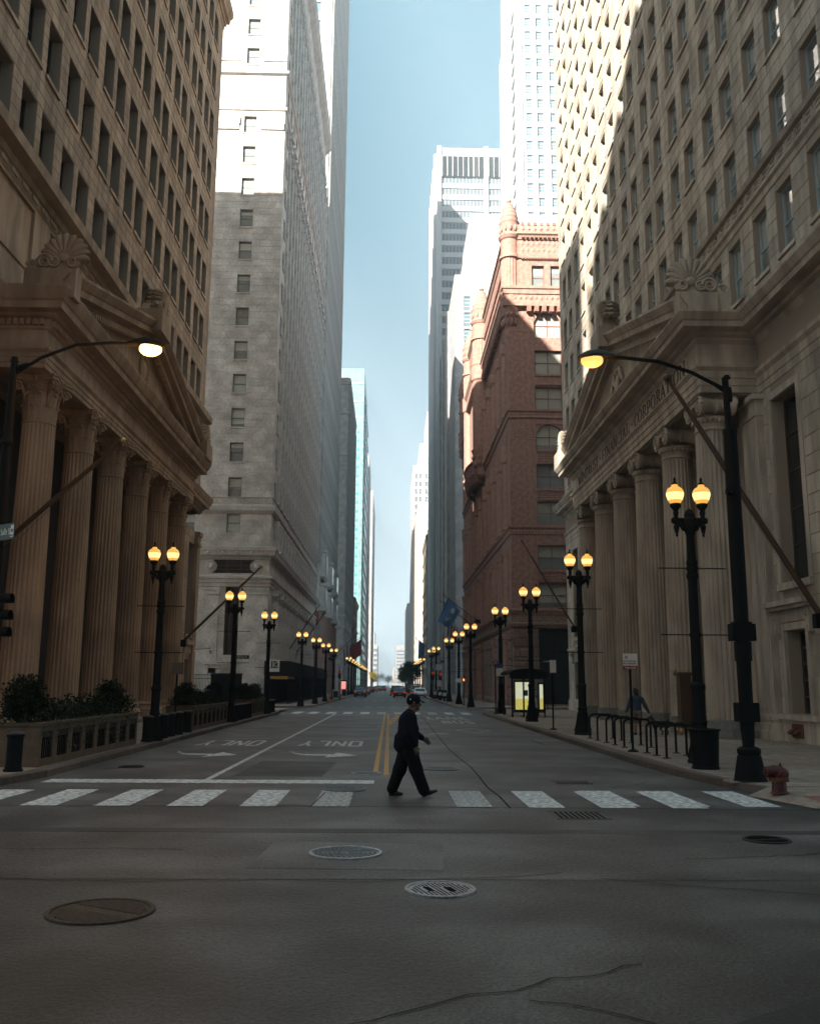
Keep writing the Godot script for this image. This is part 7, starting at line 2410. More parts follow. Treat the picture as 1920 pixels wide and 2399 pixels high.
func bulk(bones: Array, cell: float, k: float, out: MB) -> void:
	# tapered capsules [a, b, ra, rb, squash z] joined with a smooth minimum, meshed as surface nets
	var lo := V(1e9, 1e9, 1e9); var hi := -lo
	for b in bones:
		var r: float = maxf(b[2], b[3]) + k + cell * 3.0
		lo = lo.min((b[0] as Vector3).min(b[1]) - V(r, r, r)); hi = hi.max((b[0] as Vector3).max(b[1]) + V(r, r, r))
	var nx := int((hi.x - lo.x) / cell) + 2; var ny := int((hi.y - lo.y) / cell) + 2; var nz := int((hi.z - lo.z) / cell) + 2
	var f := PackedFloat32Array()
	f.resize(nx * ny * nz)
	f.fill(1.0)
	for b in bones:
		var a: Vector3 = b[0]; var d: Vector3 = b[1] - b[0]
		var ra: float = b[2]; var rb: float = b[3]
		var sq: float = b[4] if b.size() > 4 else 1.0
		var r := maxf(ra, rb) + k + cell * 2.0
		var p0 := (a.min(b[1]) - V(r, r, r) - lo) / cell; var p1 := (a.max(b[1]) + V(r, r, r) - lo) / cell
		var dd := maxf(d.x * d.x + d.y * d.y + d.z * d.z * sq * sq, 1e-8)
		for iz in range(maxi(0, int(p0.z)), mini(nz, int(p1.z) + 1)):
			for iy in range(maxi(0, int(p0.y)), mini(ny, int(p1.y) + 1)):
				for ix in range(maxi(0, int(p0.x)), mini(nx, int(p1.x) + 1)):
					var q := V(lo.x + ix * cell - a.x, lo.y + iy * cell - a.y, (lo.z + iz * cell - a.z) * sq)
					var t := clampf((q.x * d.x + q.y * d.y + q.z * d.z * sq) / dd, 0.0, 1.0)
					var e := (q - V(d.x, d.y, d.z * sq) * t).length() - lerpf(ra, rb, t)
					var at := (iz * ny + iy) * nx + ix
					var o := f[at]
					var h := maxf(k - absf(o - e), 0.0) / k
					f[at] = minf(o, e) - h * h * k * 0.25
	var ids := {}
	var pts := PackedVector3Array(); var nor := PackedVector3Array()
	var sy := nx; var sz := nx * ny
	var off := [0, 1, sy, sy + 1, sz, sz + 1, sz + sy, sz + sy + 1]
	for iz in nz - 1:
		for iy in ny - 1:
			var row := iz * sz + iy * sy
			for ix in nx - 1:
				var at := row + ix
				var neg := 0
				for c in 8:
					if f[at + off[c]] < 0.0: neg += 1
				if neg == 0 or neg == 8:
					continue
				var s := Vector3.ZERO; var cnt := 0
				for e in [[0, 1], [2, 3], [4, 5], [6, 7], [0, 2], [1, 3], [4, 6], [5, 7], [0, 4], [1, 5], [2, 6], [3, 7]]:
					var u := f[at + off[e[0]]]; var w := f[at + off[e[1]]]
					if (u < 0.0) != (w < 0.0):
						var t := u / (u - w)
						var A := V(e[0] & 1, (e[0] >> 1) & 1, e[0] >> 2); var B := V(e[1] & 1, (e[1] >> 1) & 1, e[1] >> 2)
						s += A.lerp(B, t); cnt += 1
				ids[at] = pts.size()
				pts.append(lo + (V(ix, iy, iz) + s / cnt) * cell)
				nor.append(V(f[at + 1] - f[at], f[at + sy] - f[at], f[at + sz] - f[at]).normalized())
	for at in ids:
		for ax in 3:
			var st: int = [1, sy, sz][ax]; var s1: int = [sy, sz, 1][ax]; var s2: int = [sz, 1, sy][ax]
			var u := f[at]; var w := f[at + st]
			if (u < 0.0) == (w < 0.0):
				continue
			if not (ids.has(at - s1) and ids.has(at - s2) and ids.has(at - s1 - s2)):
				continue
			var q := [ids[at - s1 - s2], ids[at - s2], ids[at], ids[at - s1]]
			if u >= 0.0:
				q.reverse()
			out.squad(pts[q[0]], pts[q[1]], pts[q[2]], pts[q[3]], nor[q[0]], nor[q[1]], nor[q[2]], nor[q[3]])


func hand(out: MB, wrist: Vector3, d: Vector3, palm: Vector3, curl: float, thumb_side: float) -> void:
	# palm, four fingers of their own and a thumb; d along the hand, palm = direction the palm faces
	var s := d.cross(palm).normalized() * thumb_side
	var bones := [[wrist, wrist + d * 0.09, 0.026, 0.034], [wrist + s * 0.015, wrist + d * 0.085 + s * 0.022, 0.02, 0.018], [wrist - s * 0.015, wrist + d * 0.08 - s * 0.024, 0.02, 0.016]]
	bulk(bones, 0.006, 0.012, out)
	var lens := [0.078, 0.086, 0.08, 0.064]
	for i in 4:
		var r0 := wrist + d * 0.088 + s * (0.03 - i * 0.0205)
		var a := r0; var dir := d
		var fb := []
		for j in 3:
			dir = (dir + palm * curl * (0.35 + 0.25 * j)).normalized()
			var b: Vector3 = a + dir * lens[i] * [0.45, 0.32, 0.23][j]
			fb.append([a, b, 0.0098 - 0.0008 * j, 0.0092 - 0.0008 * j])
			a = b
		bulk(fb, 0.005, 0.004, out)
	var t0 := wrist + d * 0.03 + s * 0.03
	var t1 := t0 + (d * 0.6 + s * 0.7 + palm * 0.3).normalized() * 0.045
	var t2 := t1 + (d + palm * 0.5 * curl).normalized() * 0.034
	bulk([[t0, t1, 0.013, 0.011], [t1, t2, 0.011, 0.009]], 0.005, 0.005, out)


func walking_man() -> void:
	var o := thing("person", "man in a dark suit and cap striding across the near crosswalk", "person", V(0.36, 0, -16.93))
	var T := Transform3D(Basis(), V(0, 0, -16.93))
	# x forward (right), z towards the viewer = his right side
	var neck := V(0.41, 1.46, 0.0)
	var hd := V(0.475, 1.615, 0.0)
	var shR := V(0.375, 1.385, 0.185); var shL := V(0.385, 1.385, -0.185)
	var elR := V(0.36, 1.08, 0.235); var elL := V(0.455, 1.10, -0.225)
	var wrR := V(0.47, 0.87, 0.225); var wrL := V(0.635, 0.985, -0.185)
	var hipR := V(0.375, 0.88, 0.09); var hipL := V(0.345, 0.88, -0.09)
	var knR := V(0.50, 0.475, 0.10); var knL := V(0.215, 0.45, -0.10)
	var anR := V(0.655, 0.115, 0.10); var anL := V(0.085, 0.12, -0.10)
	var b := MB.new()
	b.t = T
	bulk([[V(0.40, 1.36, 0), neck, 0.085, 0.07], [neck, hd - V(0.01, 0.08, 0), 0.068, 0.062], [V(0.36, 0.9, 0), V(0.36, 1.3, 0), 0.13, 0.15, 0.85],
		[shR, elR, 0.05, 0.042], [elR, wrR, 0.042, 0.03], [shL, elL, 0.05, 0.042], [elL, wrL, 0.042, 0.03],
		[hipR, knR, 0.085, 0.055], [knR, anR, 0.055, 0.04], [hipL, knL, 0.085, 0.055], [knL, anL, 0.055, 0.04]], 0.018, 0.03, b)
	# the head with its features
	bulk([[hd + V(-0.035, 0.03, 0), hd + V(-0.01, 0.045, 0), 0.098, 0.096, 1.12], [hd + V(0.005, -0.02, 0), hd + V(0.03, -0.07, 0), 0.078, 0.06, 1.15], [hd + V(0.045, -0.085, 0), hd + V(0.052, -0.098, 0), 0.034, 0.028],
		[hd + V(0.083, 0.005, 0), hd + V(0.105, -0.03, 0), 0.012, 0.017], [hd + V(0.075, -0.062, -0.02), hd + V(0.075, -0.062, 0.02), 0.012, 0.012], [hd + V(0.082, 0.028, -0.03), hd + V(0.082, 0.028, 0.03), 0.013, 0.013],
		[hd + V(-0.02, -0.02, 0.085), hd + V(-0.012, 0.02, 0.092), 0.014, 0.018], [hd + V(-0.02, -0.02, -0.085), hd + V(-0.012, 0.02, -0.092), 0.014, 0.018], [hd + V(-0.05, -0.06, 0), hd + V(-0.06, -0.12, 0), 0.06, 0.066]], 0.007, 0.018, b)
	for s in [-1.0, 1.0]:
		b.ball(hd + V(0.084, 0.012, 0.033 * s), V(0.012, 0.011, 0.013), 8, 6)
	hand(b, wrR, (wrR - elR + V(0.03, -0.1, 0)).normalized(), V(-0.2, 0, -1).normalized(), 0.7, 1.0)
	hand(b, wrL, (wrL - elL).normalized(), V(0.1, -0.4, 0.9).normalized(), 1.0, -1.0)
	obj("body", b, M.skin_dark, o)
	var j := MB.new()
	j.t = T
	bulk([[V(0.365, 1.33, -0.02), V(0.355, 1.08, 0), 0.155, 0.165, 0.78], [V(0.36, 1.12, 0), V(0.335, 0.90, 0), 0.17, 0.195, 0.82], [V(0.27, 0.97, 0), V(0.245, 0.875, 0), 0.15, 0.14, 0.80], [V(0.21, 1.0, 0), V(0.185, 0.885, 0), 0.095, 0.075, 0.7], [V(0.3, 1.3, 0), V(0.31, 1.1, 0), 0.12, 0.13, 0.8], [V(0.42, 1.16, 0), V(0.40, 0.89, 0), 0.13, 0.14, 0.80],
		[V(0.37, 1.40, -0.12), V(0.365, 1.40, 0.12), 0.075, 0.075], [V(0.385, 1.45, -0.03), V(0.385, 1.45, 0.03), 0.075, 0.075],
		[shR, elR, 0.083, 0.07], [elR, wrR.lerp(elR, 0.1), 0.07, 0.052], [shL, elL, 0.083, 0.07], [elL, wrL.lerp(elL, 0.12), 0.068, 0.052]], 0.015, 0.04, j)
	obj("jacket", j, M.suit, o)
	var yk := MB.new()
	yk.t = T
	bulk([[V(0.285, 1.38, -0.10), V(0.285, 1.38, 0.10), 0.05, 0.05], [V(0.262, 1.28, -0.08), V(0.272, 1.36, 0.08), 0.05, 0.05]], 0.014, 0.04, yk)
	obj("jacket_yoke", yk, M.suit_blue, o)
	var tr := MB.new()
	tr.t = T
	bulk([[V(0.345, 0.90, -0.06), V(0.345, 0.90, 0.06), 0.145, 0.145], [V(0.35, 0.80, -0.07), V(0.37, 0.80, 0.07), 0.15, 0.15], [hipR, knR, 0.14, 0.115], [knR, anR + V(-0.01, 0.01, 0), 0.112, 0.095], [hipL, knL, 0.14, 0.115], [knL, anL + V(0.0, 0.0, 0), 0.112, 0.098],
		[knR + V(0.03, -0.1, 0), anR + V(-0.02, -0.0, 0), 0.085, 0.085], [hipR + V(0.02, -0.05, 0), hipL + V(0.02, -0.1, 0), 0.12, 0.12]], 0.015, 0.05, tr)
	obj("trousers", tr, M.suit_trousers, o)
	for q in [[V(0.075, 0.045, -0.10), V(0.25, 0.03, -0.105), 0.0], [V(0.655, 0.055, 0.10), V(0.855, 0.105, 0.108), 0.26]]:
		var s := MB.new()
		s.t = T
		var heel: Vector3 = q[0]; var toe: Vector3 = q[1]
		var d := (toe - heel)
		bulk([[heel, heel + d * 0.5, 0.05, 0.042], [heel + d * 0.5, toe, 0.042, 0.028], [heel + V(-0.015, -0.005, 0), heel + V(0.0, 0.05, 0), 0.043, 0.042]], 0.008, 0.02, s)
		s.box(heel + V(-0.05, -0.045, -0.032), heel + V(0.03, -0.015, 0.032))
		obj("shoe", s, M.shoe, o)
	var c := MB.new()
	c.t = T
	bulk([[hd + V(-0.045, 0.055, 0), hd + V(0.0, 0.06, 0), 0.108, 0.106, 1.1]], 0.009, 0.01, c)
	var brim := []
	for r in [0.09, 0.15, 0.178]:
		var row := []
		for k in 9:
			var a := lerpf(-0.8, 0.8, k / 8.0)
			row.append(hd + V(0.01 + cos(a) * r, 0.062 - (r - 0.09) * 0.5, sin(a) * r * 0.72))
		brim.append(row)
	c.loft(brim[0], brim[1]); c.loft(brim[1], brim[2])
	var under := []
	for p in brim[2]: under.append(p - V(0.004, 0.008, 0))
	c.loft(brim[2], under); 
	c.ball(hd + V(-0.03, 0.168, 0), V(0.012, 0.008, 0.012), 6, 4)
	obj("cap", c, M.cap, o)
	var lg := MB.new()
	lg.t = T
	lg.ball(hd + V(-0.075, 0.07, 0.088), V(0.02, 0.012, 0.008), 8, 5)
	obj("cap_patch", lg, M.sign_white, o)


func dog_walker() -> void:
	var o := thing("person", "person in a blue denim jacket and shorts walking a dog, seen from behind", "person", V(9.27, 0.15, -34.9))
	var T := Transform3D(Basis(), V(9.27, 0.15, -34.9))
	var b := MB.new()
	b.t = T
	var shR := V(0.2, 1.32, 0); var shL := V(-0.2, 1.32, 0)
	var elR := V(0.33, 1.05, 0.02); var elL := V(-0.3, 1.04, 0.02)
	var wrR := V(0.45, 0.84, 0.0); var wrL := V(-0.39, 0.85, -0.02)
	var hipL := V(-0.09, 0.84, 0); var hipR := V(0.09, 0.84, 0)
	var knL := V(-0.07, 0.46, -0.03); var knR := V(0.08, 0.47, 0.06)
	var anL := V(-0.05, 0.07, -0.08); var anR := V(0.07, 0.10, 0.2)
	bulk([[V(0, 1.3, 0), V(0, 1.44, 0), 0.08, 0.06], [V(0, 0.85, 0), V(0, 1.25, 0), 0.11, 0.12, 1.5], [shR, elR, 0.05, 0.042], [elR, wrR, 0.042, 0.03], [shL, elL, 0.05, 0.042], [elL, wrL, 0.042, 0.03],
		[hipL, knL, 0.085, 0.06], [knL, knL.lerp(anL, 0.35), 0.055, 0.062], [knL.lerp(anL, 0.35), anL, 0.062, 0.038], [hipR, knR, 0.085, 0.06], [knR, knR.lerp(anR, 0.35), 0.055, 0.062], [knR.lerp(anR, 0.35), anR, 0.062, 0.038]], 0.018, 0.03, b)
	var hd := V(0, 1.555, -0.01)
	bulk([[hd + V(0, 0.03, -0.02), hd + V(0, 0.03, 0.02), 0.085, 0.09], [hd + V(0, -0.05, -0.05), hd + V(0, -0.06, -0.06), 0.06, 0.05], [hd + V(0.08, -0.01, 0), hd + V(0.085, 0.02, 0), 0.014, 0.016], [hd + V(-0.08, -0.01, 0), hd + V(-0.085, 0.02, 0), 0.014, 0.016], [hd + V(0, -0.0, -0.10), hd + V(0, -0.02, -0.11), 0.012, 0.016]], 0.01, 0.018, b)
	hand(b, wrR, (wrR - elR).normalized(), V(-0.6, -0.4, 0.2).normalized(), 1.0, -1.0)
	hand(b, wrL, (wrL - elL).normalized(), V(0.8, 0, 0).normalized(), 0.6, 1.0)
	obj("body", b, M.skin, o)
	var h := MB.new()
	h.t = T
	bulk([[hd + V(0, 0.05, 0.0), hd + V(0, 0.03, 0.03), 0.10, 0.098], [hd + V(0, -0.03, 0.045), hd + V(0, -0.05, 0.045), 0.075, 0.06], [hd + V(-0.05, 0.12, 0.02), hd + V(-0.03, 0.14, 0.02), 0.05, 0.045]], 0.012, 0.02, h)
	obj("hair", h, M.hair, o)
	var j := MB.new()
	j.t = T
	bulk([[V(0, 1.28, 0), V(0, 1.0, 0), 0.17, 0.165, 1.35], [V(0, 1.0, 0), V(0, 0.80, 0), 0.165, 0.17, 1.3], [V(-0.12, 1.36, 0), V(0.12, 1.36, 0), 0.075, 0.075], [V(-0.03, 1.42, 0.0), V(0.03, 1.42, 0), 0.08, 0.08], [shR, elR, 0.085, 0.07], [elR, wrR, 0.068, 0.05], [shL, elL, 0.085, 0.07], [elL, wrL, 0.068, 0.05]], 0.016, 0.04, j)
	obj("jacket", j, M.denim, o)
	var s := MB.new()
	s.t = T
	bulk([[V(-0.06, 0.82, 0), V(0.06, 0.82, 0), 0.145, 0.145], [hipL, knL.lerp(hipL, 0.15), 0.115, 0.10], [hipR, knR.lerp(hipR, 0.15), 0.115, 0.10]], 0.016, 0.04, s)
	obj("shorts", s, M.shorts, o)
	for q in [[anL, -0.05], [anR, 0.03]]:
		var sh := MB.new()
		sh.t = T
		var a: Vector3 = q[0]
		bulk([[V(a.x, 0.045 + maxf(q[1], 0.0), a.z + 0.03), V(a.x, 0.04, a.z - 0.16), 0.045, 0.035]], 0.01, 0.01, sh)
		obj("shoe", sh, M.dog_coat, o)
	# the dog on its lead
	var d := thing("dog", "dark dog on a lead beside the walker, behind the bike hoops", "dog", V(10.15, 0.15, -35.1))
	var D := Transform3D(Basis.from_euler(V(0, 0.5, 0)), V(10.15, 0.15, -35.1))
	var m := MB.new()
	m.t = D
	var bn := [[V(0.0, 0.42, 0.25), V(0, 0.40, -0.2), 0.10, 0.125], [V(0, 0.47, -0.26), V(0, 0.62, -0.4), 0.085, 0.06], [V(0, 0.64, -0.42), V(0, 0.61, -0.5), 0.07, 0.055], [V(0, 0.605, -0.5), V(0, 0.585, -0.61), 0.045, 0.03], [V(0.05, 0.68, -0.41), V(0.075, 0.60, -0.42), 0.022, 0.02], [V(-0.05, 0.68, -0.41), V(-0.075, 0.60, -0.42), 0.022, 0.02],
		[V(0, 0.46, 0.34), V(0.02, 0.58, 0.5), 0.03, 0.018]]
	for e in [-1.0, 1.0]:
		bn.append([V(0.07 * e, 0.38, -0.22), V(0.08 * e, 0.2, -0.2 - 0.05 * e), 0.05, 0.028]); bn.append([V(0.08 * e, 0.2, -0.2 - 0.05 * e), V(0.08 * e, 0.03, -0.22 - 0.08 * e), 0.026, 0.026])
		bn.append([V(0.07 * e, 0.38, 0.25), V(0.08 * e, 0.24, 0.2 + 0.06 * e), 0.075, 0.04]); bn.append([V(0.08 * e, 0.24, 0.2 + 0.06 * e), V(0.08 * e, 0.15, 0.31 + 0.06 * e), 0.035, 0.026]); bn.append([V(0.08 * e, 0.15, 0.31 + 0.06 * e), V(0.08 * e, 0.03, 0.28 + 0.06 * e), 0.024, 0.027])
	bulk(bn, 0.014, 0.03, m)
	obj("body", m, M.dog_coat, d)
	var ld := thing("dog_lead", "thin dog lead from the walker's right hand to the dog", "dog lead", V(9.75, 0.95, -34.95))
	var lm := MB.new()
	lm.tube([V(9.78, 0.93, -34.93), V(9.95, 0.75, -35.15), V(10.35 - 0.38, 0.70, -35.44)], 0.007, 4)
	obj("strap", lm, M.iron, ld)


func _ready() -> void:
	rng.seed = 1234
	# camera: 27 mm lens held upright, tilted up ten degrees
	var cam := Camera3D.new()
	cam.name = "camera"
	cam.fov = 58.315
	cam.near = 0.05
	cam.far = 4000.0
	cam.current = true
	add_child(cam)
	cam.transform = Transform3D(Basis(V(0.999715, 0.006861, 0.022851), V(-0.010960, 0.982789, 0.184406), -V(0.021192, 0.184604, -0.982584)), V(0, 1.95, 0))
	var we := WorldEnvironment.new()
	we.name = "world_environment"
	var e := Environment.new()
	e.background_mode = Environment.BG_SKY
	var sm := ProceduralSkyMaterial.new()
	sm.sky_top_color = Color(0.158, 0.228, 0.258)
	sm.sky_horizon_color = Color(0.285, 0.305, 0.317)
	sm.sky_curve = 0.19
	sm.ground_horizon_color = Color(0.5, 0.55, 0.58)
	sm.ground_bottom_color = Color(0.12, 0.12, 0.12)
	sm.sky_energy_multiplier = 1.0
	sm.sun_angle_max = 45.0
	sm.sun_curve = 0.4
	var sky := Sky.new()
	sky.sky_material = sm
	e.sky = sky
	e.tonemap_mode = Environment.TONE_MAPPER_LINEAR
	e.tonemap_exposure = 13.0
	e.sdfgi_enabled = true
	e.ssao_enabled = true
	e.ssil_enabled = true
	e.fog_enabled = true
	e.fog_light_color = Color(0.80, 0.88, 0.94)
	e.fog_density = 0.0010
	we.environment = e
	add_child(we)
	var sun := DirectionalLight3D.new()
	sun.name = "sun"
	sun.light_color = Color(1.0, 0.965, 0.91)
	sun.light_energy = 0.7
	sun.light_angular_distance = 0.5
	sun.shadow_enabled = true
	add_child(sun)
	sun.look_at_from_position(V(-1.0, 1.2, 1.54) * 50.0, Vector3.ZERO)

	make_materials()
	build_ground()
	build_left_bank()
	build_right_bank()
	build_trust_tower()
	build_red_building()
	build_far_buildings()
	street_things()
	walking_man()
	dog_walker()


func ordinal(i: int) -> String:
	return ["first", "second", "third", "fourth", "fifth", "sixth", "seventh", "eighth", "ninth", "tenth", "eleventh", "twelfth"][clampi(i, 0, 11)]


func street_things() -> void:
	# covers and drains in the road
	manhole(Vector2(-2.46, -8.48), 0.46, 0.46, M.cover_rust, M.cover_rust, "rusty brown ribbed manhole cover, nearest and leftmost", 2, 0.35)
	manhole(Vector2(-0.48, -11.28), 0.43, 0.42, M.steel, M.cover_metal, "grey studded manhole cover, centre left of the crossing", 0, 0.0, 0.009)
	manhole(Vector2(0.52, -9.37), 0.345, 0.36, M.steel, M.steel, "pale steel slotted manhole cover, nearest in the middle", 1, 0.3)
	manhole(Vector2(4.89, -12.3), 0.30, 0.30, M.cover_dark, M.cover_dark, "dark grated round cover at the right of the crossing", 3, 0.2, 0.009)
	manhole(Vector2(-0.47, -21.05), 0.33, 0.36, M.steel, M.cover_metal, "small pale cover beside the yellow centre lines", 0)
	manhole(Vector2(-0.81, -17.88), 0.40, 0.38, M.cover_metal, M.cover_metal, "studded cover in the near crosswalk left of the walking man", 0, 0.0, 0.008)
	manhole(Vector2(1.24, -22.25), 0.42, 0.45, M.cover_metal, M.cover_metal, "pale cover just right of the walking man's legs", 0)
	manhole(Vector2(-6.0, -22.4), 0.3, 0.3, M.cover_dark, M.cover_dark, "dark cover by the left kerb", 3)
	grate(2.55, -14.92, 3.3, -14.15, 9, "square drain grate right of centre before the crosswalk")
	grate(3.42, -19.6, 4.1, -19.1, 8, "drain grate beyond the near crosswalk on the right")

	# twin-globe lamps
	var lamp := make_street_lamp()
	var spots := [[7.49, -22.5, 1.0, "nearest twin-globe street lamp on the right, by the litter bin"], [7.26, -35.0, 1.0, "twin-globe street lamp at the far end of the bicycle hoops"], [7.24, -47.3, 1.0, "twin-globe street lamp in front of the bus shelter, right"], [7.2, -59.85, 1.0, "twin-globe street lamp beside the round A sign"],
		[6.74, -76.6, 1.0, "first twin-globe lamp past the side street, right"], [6.62, -88.0, 1.0, "second twin-globe lamp past the side street, right"], [6.55, -101.0, 1.0, "third twin-globe lamp past the side street, right"], [6.3, -124.0, 1.0, "twin-globe lamp near the red traffic lights, right"], [6.1, -133.5, 1.0, "twin-globe lamp just past the red traffic lights, right"],
		[-7.38, -29.9, 0.905, "nearest twin-globe street lamp on the left, among the bollards"], [-7.38, -44.3, 0.905, "second twin-globe street lamp on the left, before the pale tower"], [-7.38, -57.0, 0.905, "third twin-globe street lamp on the left, before the black canopy"], [-7.12, -76.2, 0.88, "first twin-globe lamp past the side street, left"], [-6.7, -85.7, 0.88, "second twin-globe lamp past the side street, left"], [-6.6, -97.4, 0.88, "third twin-globe lamp past the side street, left"], [-6.6, -111.5, 0.88, "fourth twin-globe lamp past the side street, left"]]
	for z in [-178, -190, -202, -214, -226, -246, -258, -270, -283, -296]:
		spots.append([6.4, float(z), 1.0, ordinal((-178 - z) / 12) + " small distant twin-globe lamp from the viewer, right-hand row"])
	for z in [-151, -163, -175, -187, -199, -216, -228, -240, -253, -266]:
		spots.append([-6.5, float(z), 0.9, ordinal((-151 - z) / 12) + " small distant twin-globe lamp from the viewer, left-hand row"])
	var lit := []
	for i in spots.size():
		var q = spots[i]
		var o: Node3D = lamp if i == 0 else copy(lamp, Vector3.ZERO)
		o.scale = V(q[2], q[2], q[2])
		o.position = V(q[0], 0.15, q[1])
		o.set_meta("label", q[3])
		lit.append(o)
	for i in [0, 1, 2, 3, 9, 10, 11, 12]:
		for s in [-1.0, 1.0]:
			lamp_light(lit[i], V(s * 0.335, 6.55, 0), 0.03)
	road_lamp("road_lamp", "tall black pole on the right with a curved arm and a glowing amber cobra head", V(7.07, 0.15, -18.4), -1.0, true)
	road_lamp("road_lamp", "tall black pole at the left edge with a curved arm and a brilliant lamp", V(-7.86, 0.15, -18.4), 1.0, false)

	# signs and signals
	var ls := thing("street_sign", "green La Salle street name sign on the pole at the left edge", "street sign", V(-7.6, 4.85, -18.35))
	var T := Transform3D(Basis.from_euler(V(0, -0.62, 0)), V(-7.84, 4.70, -18.26))
	var b := MB.new()
	b.t = T
	b.box(V(0, 0, -0.015), V(0.58, 0.32, 0.0)); b.box(V(-0.02, 0.04, -0.03), V(0.02, 0.3, -0.01))
	obj("plate", b, M.sign_green, ls)
	lettering("name", "La Salle St", 0.125, 0.004, M.sign_white, ls, T * Transform3D(Basis(), V(0.235, 0.16, 0.002)), "Droid Sans", 500, 0.62)
	var em := MB.new()
	em.t = T
	em.box(V(0.47, 0.04, 0.0), V(0.57, 0.28, 0.004))
	obj("emblem_panel", em, M.sign_white, ls)
	var em2 := MB.new()
	em2.t = T
	for k in 8:
		em2.t = T * Transform3D(Basis.from_euler(V(0, 0, TAU * k / 8)), V(0.52, 0.17, 0.005))
		em2.box(V(0.008, -0.008, 0), V(0.034, 0.008, 0.003))
	em2.t = T
	em2.box(V(0.485, 0.06, 0.004), V(0.555, 0.085, 0.007))
	obj("emblem", em2, M.sign_black, ls)
	traffic_light("traffic_light", "black traffic signal seen from the side at the left edge", V(-7.78, 0.15, -18.3), 3.55, false, true)

	var np := sign_post("no_parking_sign", "white no stopping tow zone sign on a post among the bicycle hoops", "sign", V(6.8, 0.15, -26.14), 2.66, [[2.36, 0.41, 0.34, M.sign_white, 0.0], [2.25, 0.41, 0.10, M.sign_red, 0.0]])
	var N := Transform3D(Basis(), V(6.8, 0.15, -26.14 + 0.058))
	var ri := MB.new()
	ri.t = N * Transform3D(Basis(V(1, 0, 0), V(0, 0, -1), V(0, 1, 0)), V(-0.11, 2.59, 0))
	ri.lathe([Vector2(0.062, 0), Vector2(0.062, 0.004), Vector2(0.05, 0.004), Vector2(0.05, 0)], 24)
	ri.t = N * Transform3D(Basis.from_euler(V(0, 0, -0.78)), V(-0.11, 2.59, 0.002))
	ri.box(V(-0.055, -0.006, 0), V(0.055, 0.006, 0.003))
	obj("symbol", ri, M.sign_red, np)
	lettering("letter", "P", 0.07, 0.003, M.sign_black, np, N * Transform3D(Basis(), V(-0.11, 2.59, 0)), "Droid Sans", 700)
	lettering("words", "NO STOPPING\nNO STANDING", 0.04, 0.003, M.sign_black, np, N * Transform3D(Basis(), V(-0.02, 2.45, 0)), "Droid Sans", 700)
	lettering("words", "TOW ZONE", 0.045, 0.003, M.sign_white, np, N * Transform3D(Basis(), V(0, 2.30, 0)), "Droid Sans", 700)
	sign_post("parking_sign", "narrow red and white parking sign on a post before the bus shelter", "sign", V(6.82, 0.15, -38.8), 2.8, [[2.32, 0.26, 0.52, M.sign_white, 0.03], [2.28, 0.26, 0.05, M.sign_red, 0.03]])
	var busstop := sign_post("bus_stop_sign", "bus stop post with a blue and white plate and a round A sign", "sign", V(6.74, 0.15, -58.9), 3.3, [[2.35, 0.42, 0.5, M.sign_white, 0.26], [2.86, 0.42, 0.28, M.sign_blue, 0.26]])
	var rd := MB.new()
	rd.t = Transform3D(Basis(V(1, 0, 0), V(0, 0, -1), V(0, 1, 0)), V(6.74, 3.36, -58.84))
	rd.lathe([Vector2(0.16, 0), Vector2(0.16, 0.02), Vector2(0.0, 0.021)], 24)
	obj("round_plate", rd, M.sign_red, busstop)
	lettering("letter", "A", 0.2, 0.004, M.sign_white, busstop, Transform3D(Basis(), V(6.74, 3.36, -58.81)), "Droid Sans", 700)
	var qs := sign_post("street_sign", "small green street name sign at the side street, right", "street sign", V(12.1, 0.0, -71.2), 4.0, [[3.66, 1.05, 0.22, M.sign_green, 0.1]])
	lettering("name", "W Quincy St", 0.12, 0.004, M.sign_white, qs, Transform3D(Basis(), V(12.25, 3.77, -71.14)), "Droid Sans", 600, 0.8)
	var ql := sign_post("street_sign", "dark green street name sign at the side street, left", "street sign", V(-10.5, 0.15, -64.2), 5.8, [[3.45, 0.95, 0.24, M.sign_green, 0.42]])
	lettering("name", "Quincy St", 0.13, 0.004, M.sign_white, ql, Transform3D(Basis(), V(-10.08, 3.72, -64.14)), "Droid Sans", 600, 0.8)
	sign_post("sign", "back of a sign on a leaning post among the left bollards", "sign", V(-7.62, 0.15, -33.8), 2.5, [[2.1, 0.42, 0.42, M.sign_back, 0.02]])
	traffic_light("traffic_light", "red traffic light at the far corner on the right", V(5.8, 0.15, -122.0), 3.4, true)
	traffic_light("traffic_light", "red traffic light below a white sign on the right", V(6.2, 0.15, -112.0), 3.2, true)
	traffic_light("traffic_light", "red traffic light at the far corner on the left", V(-6.0, 0.15, -114.0), 3.4, true)
	sign_post("one_way_sign", "white sign on the traffic light pole at the far right corner", "sign", V(6.0, 0.15, -111.5), 4.4, [[3.5, 0.75, 0.7, M.sign_white, 0.0], [1.6, 0.5, 0.7, M.sign_white, 0.0]])
	var pd := sign_post("pedestrian_signal", "small pedestrian signal glowing orange by the side street, right", "traffic light", V(6.75, 0.15, -84.0), 2.7, [[2.05, 0.32, 0.34, M.iron, 0.0], [2.0, 0.5, 0.35, M.sign_white, -0.5]])
	var hb := MB.new()
	hb.ball(V(6.75, 2.38, -83.9), V(0.09, 0.12, 0.03), 8, 6)
	obj("signal_light", hb, M.orange_light, pd)

	# right pavement
	trash_can(V(7.06, 0.15, -20.95))
	hydrant("dark red fire hydrant with an orange band at the right corner", V(6.92, 0.10, -16.7), 0.0)
	hydrant("small yellow fire hydrant by the red building in the side street", V(13.0, 0.15, -78.9), 0.6, true)
	var hoop := 0
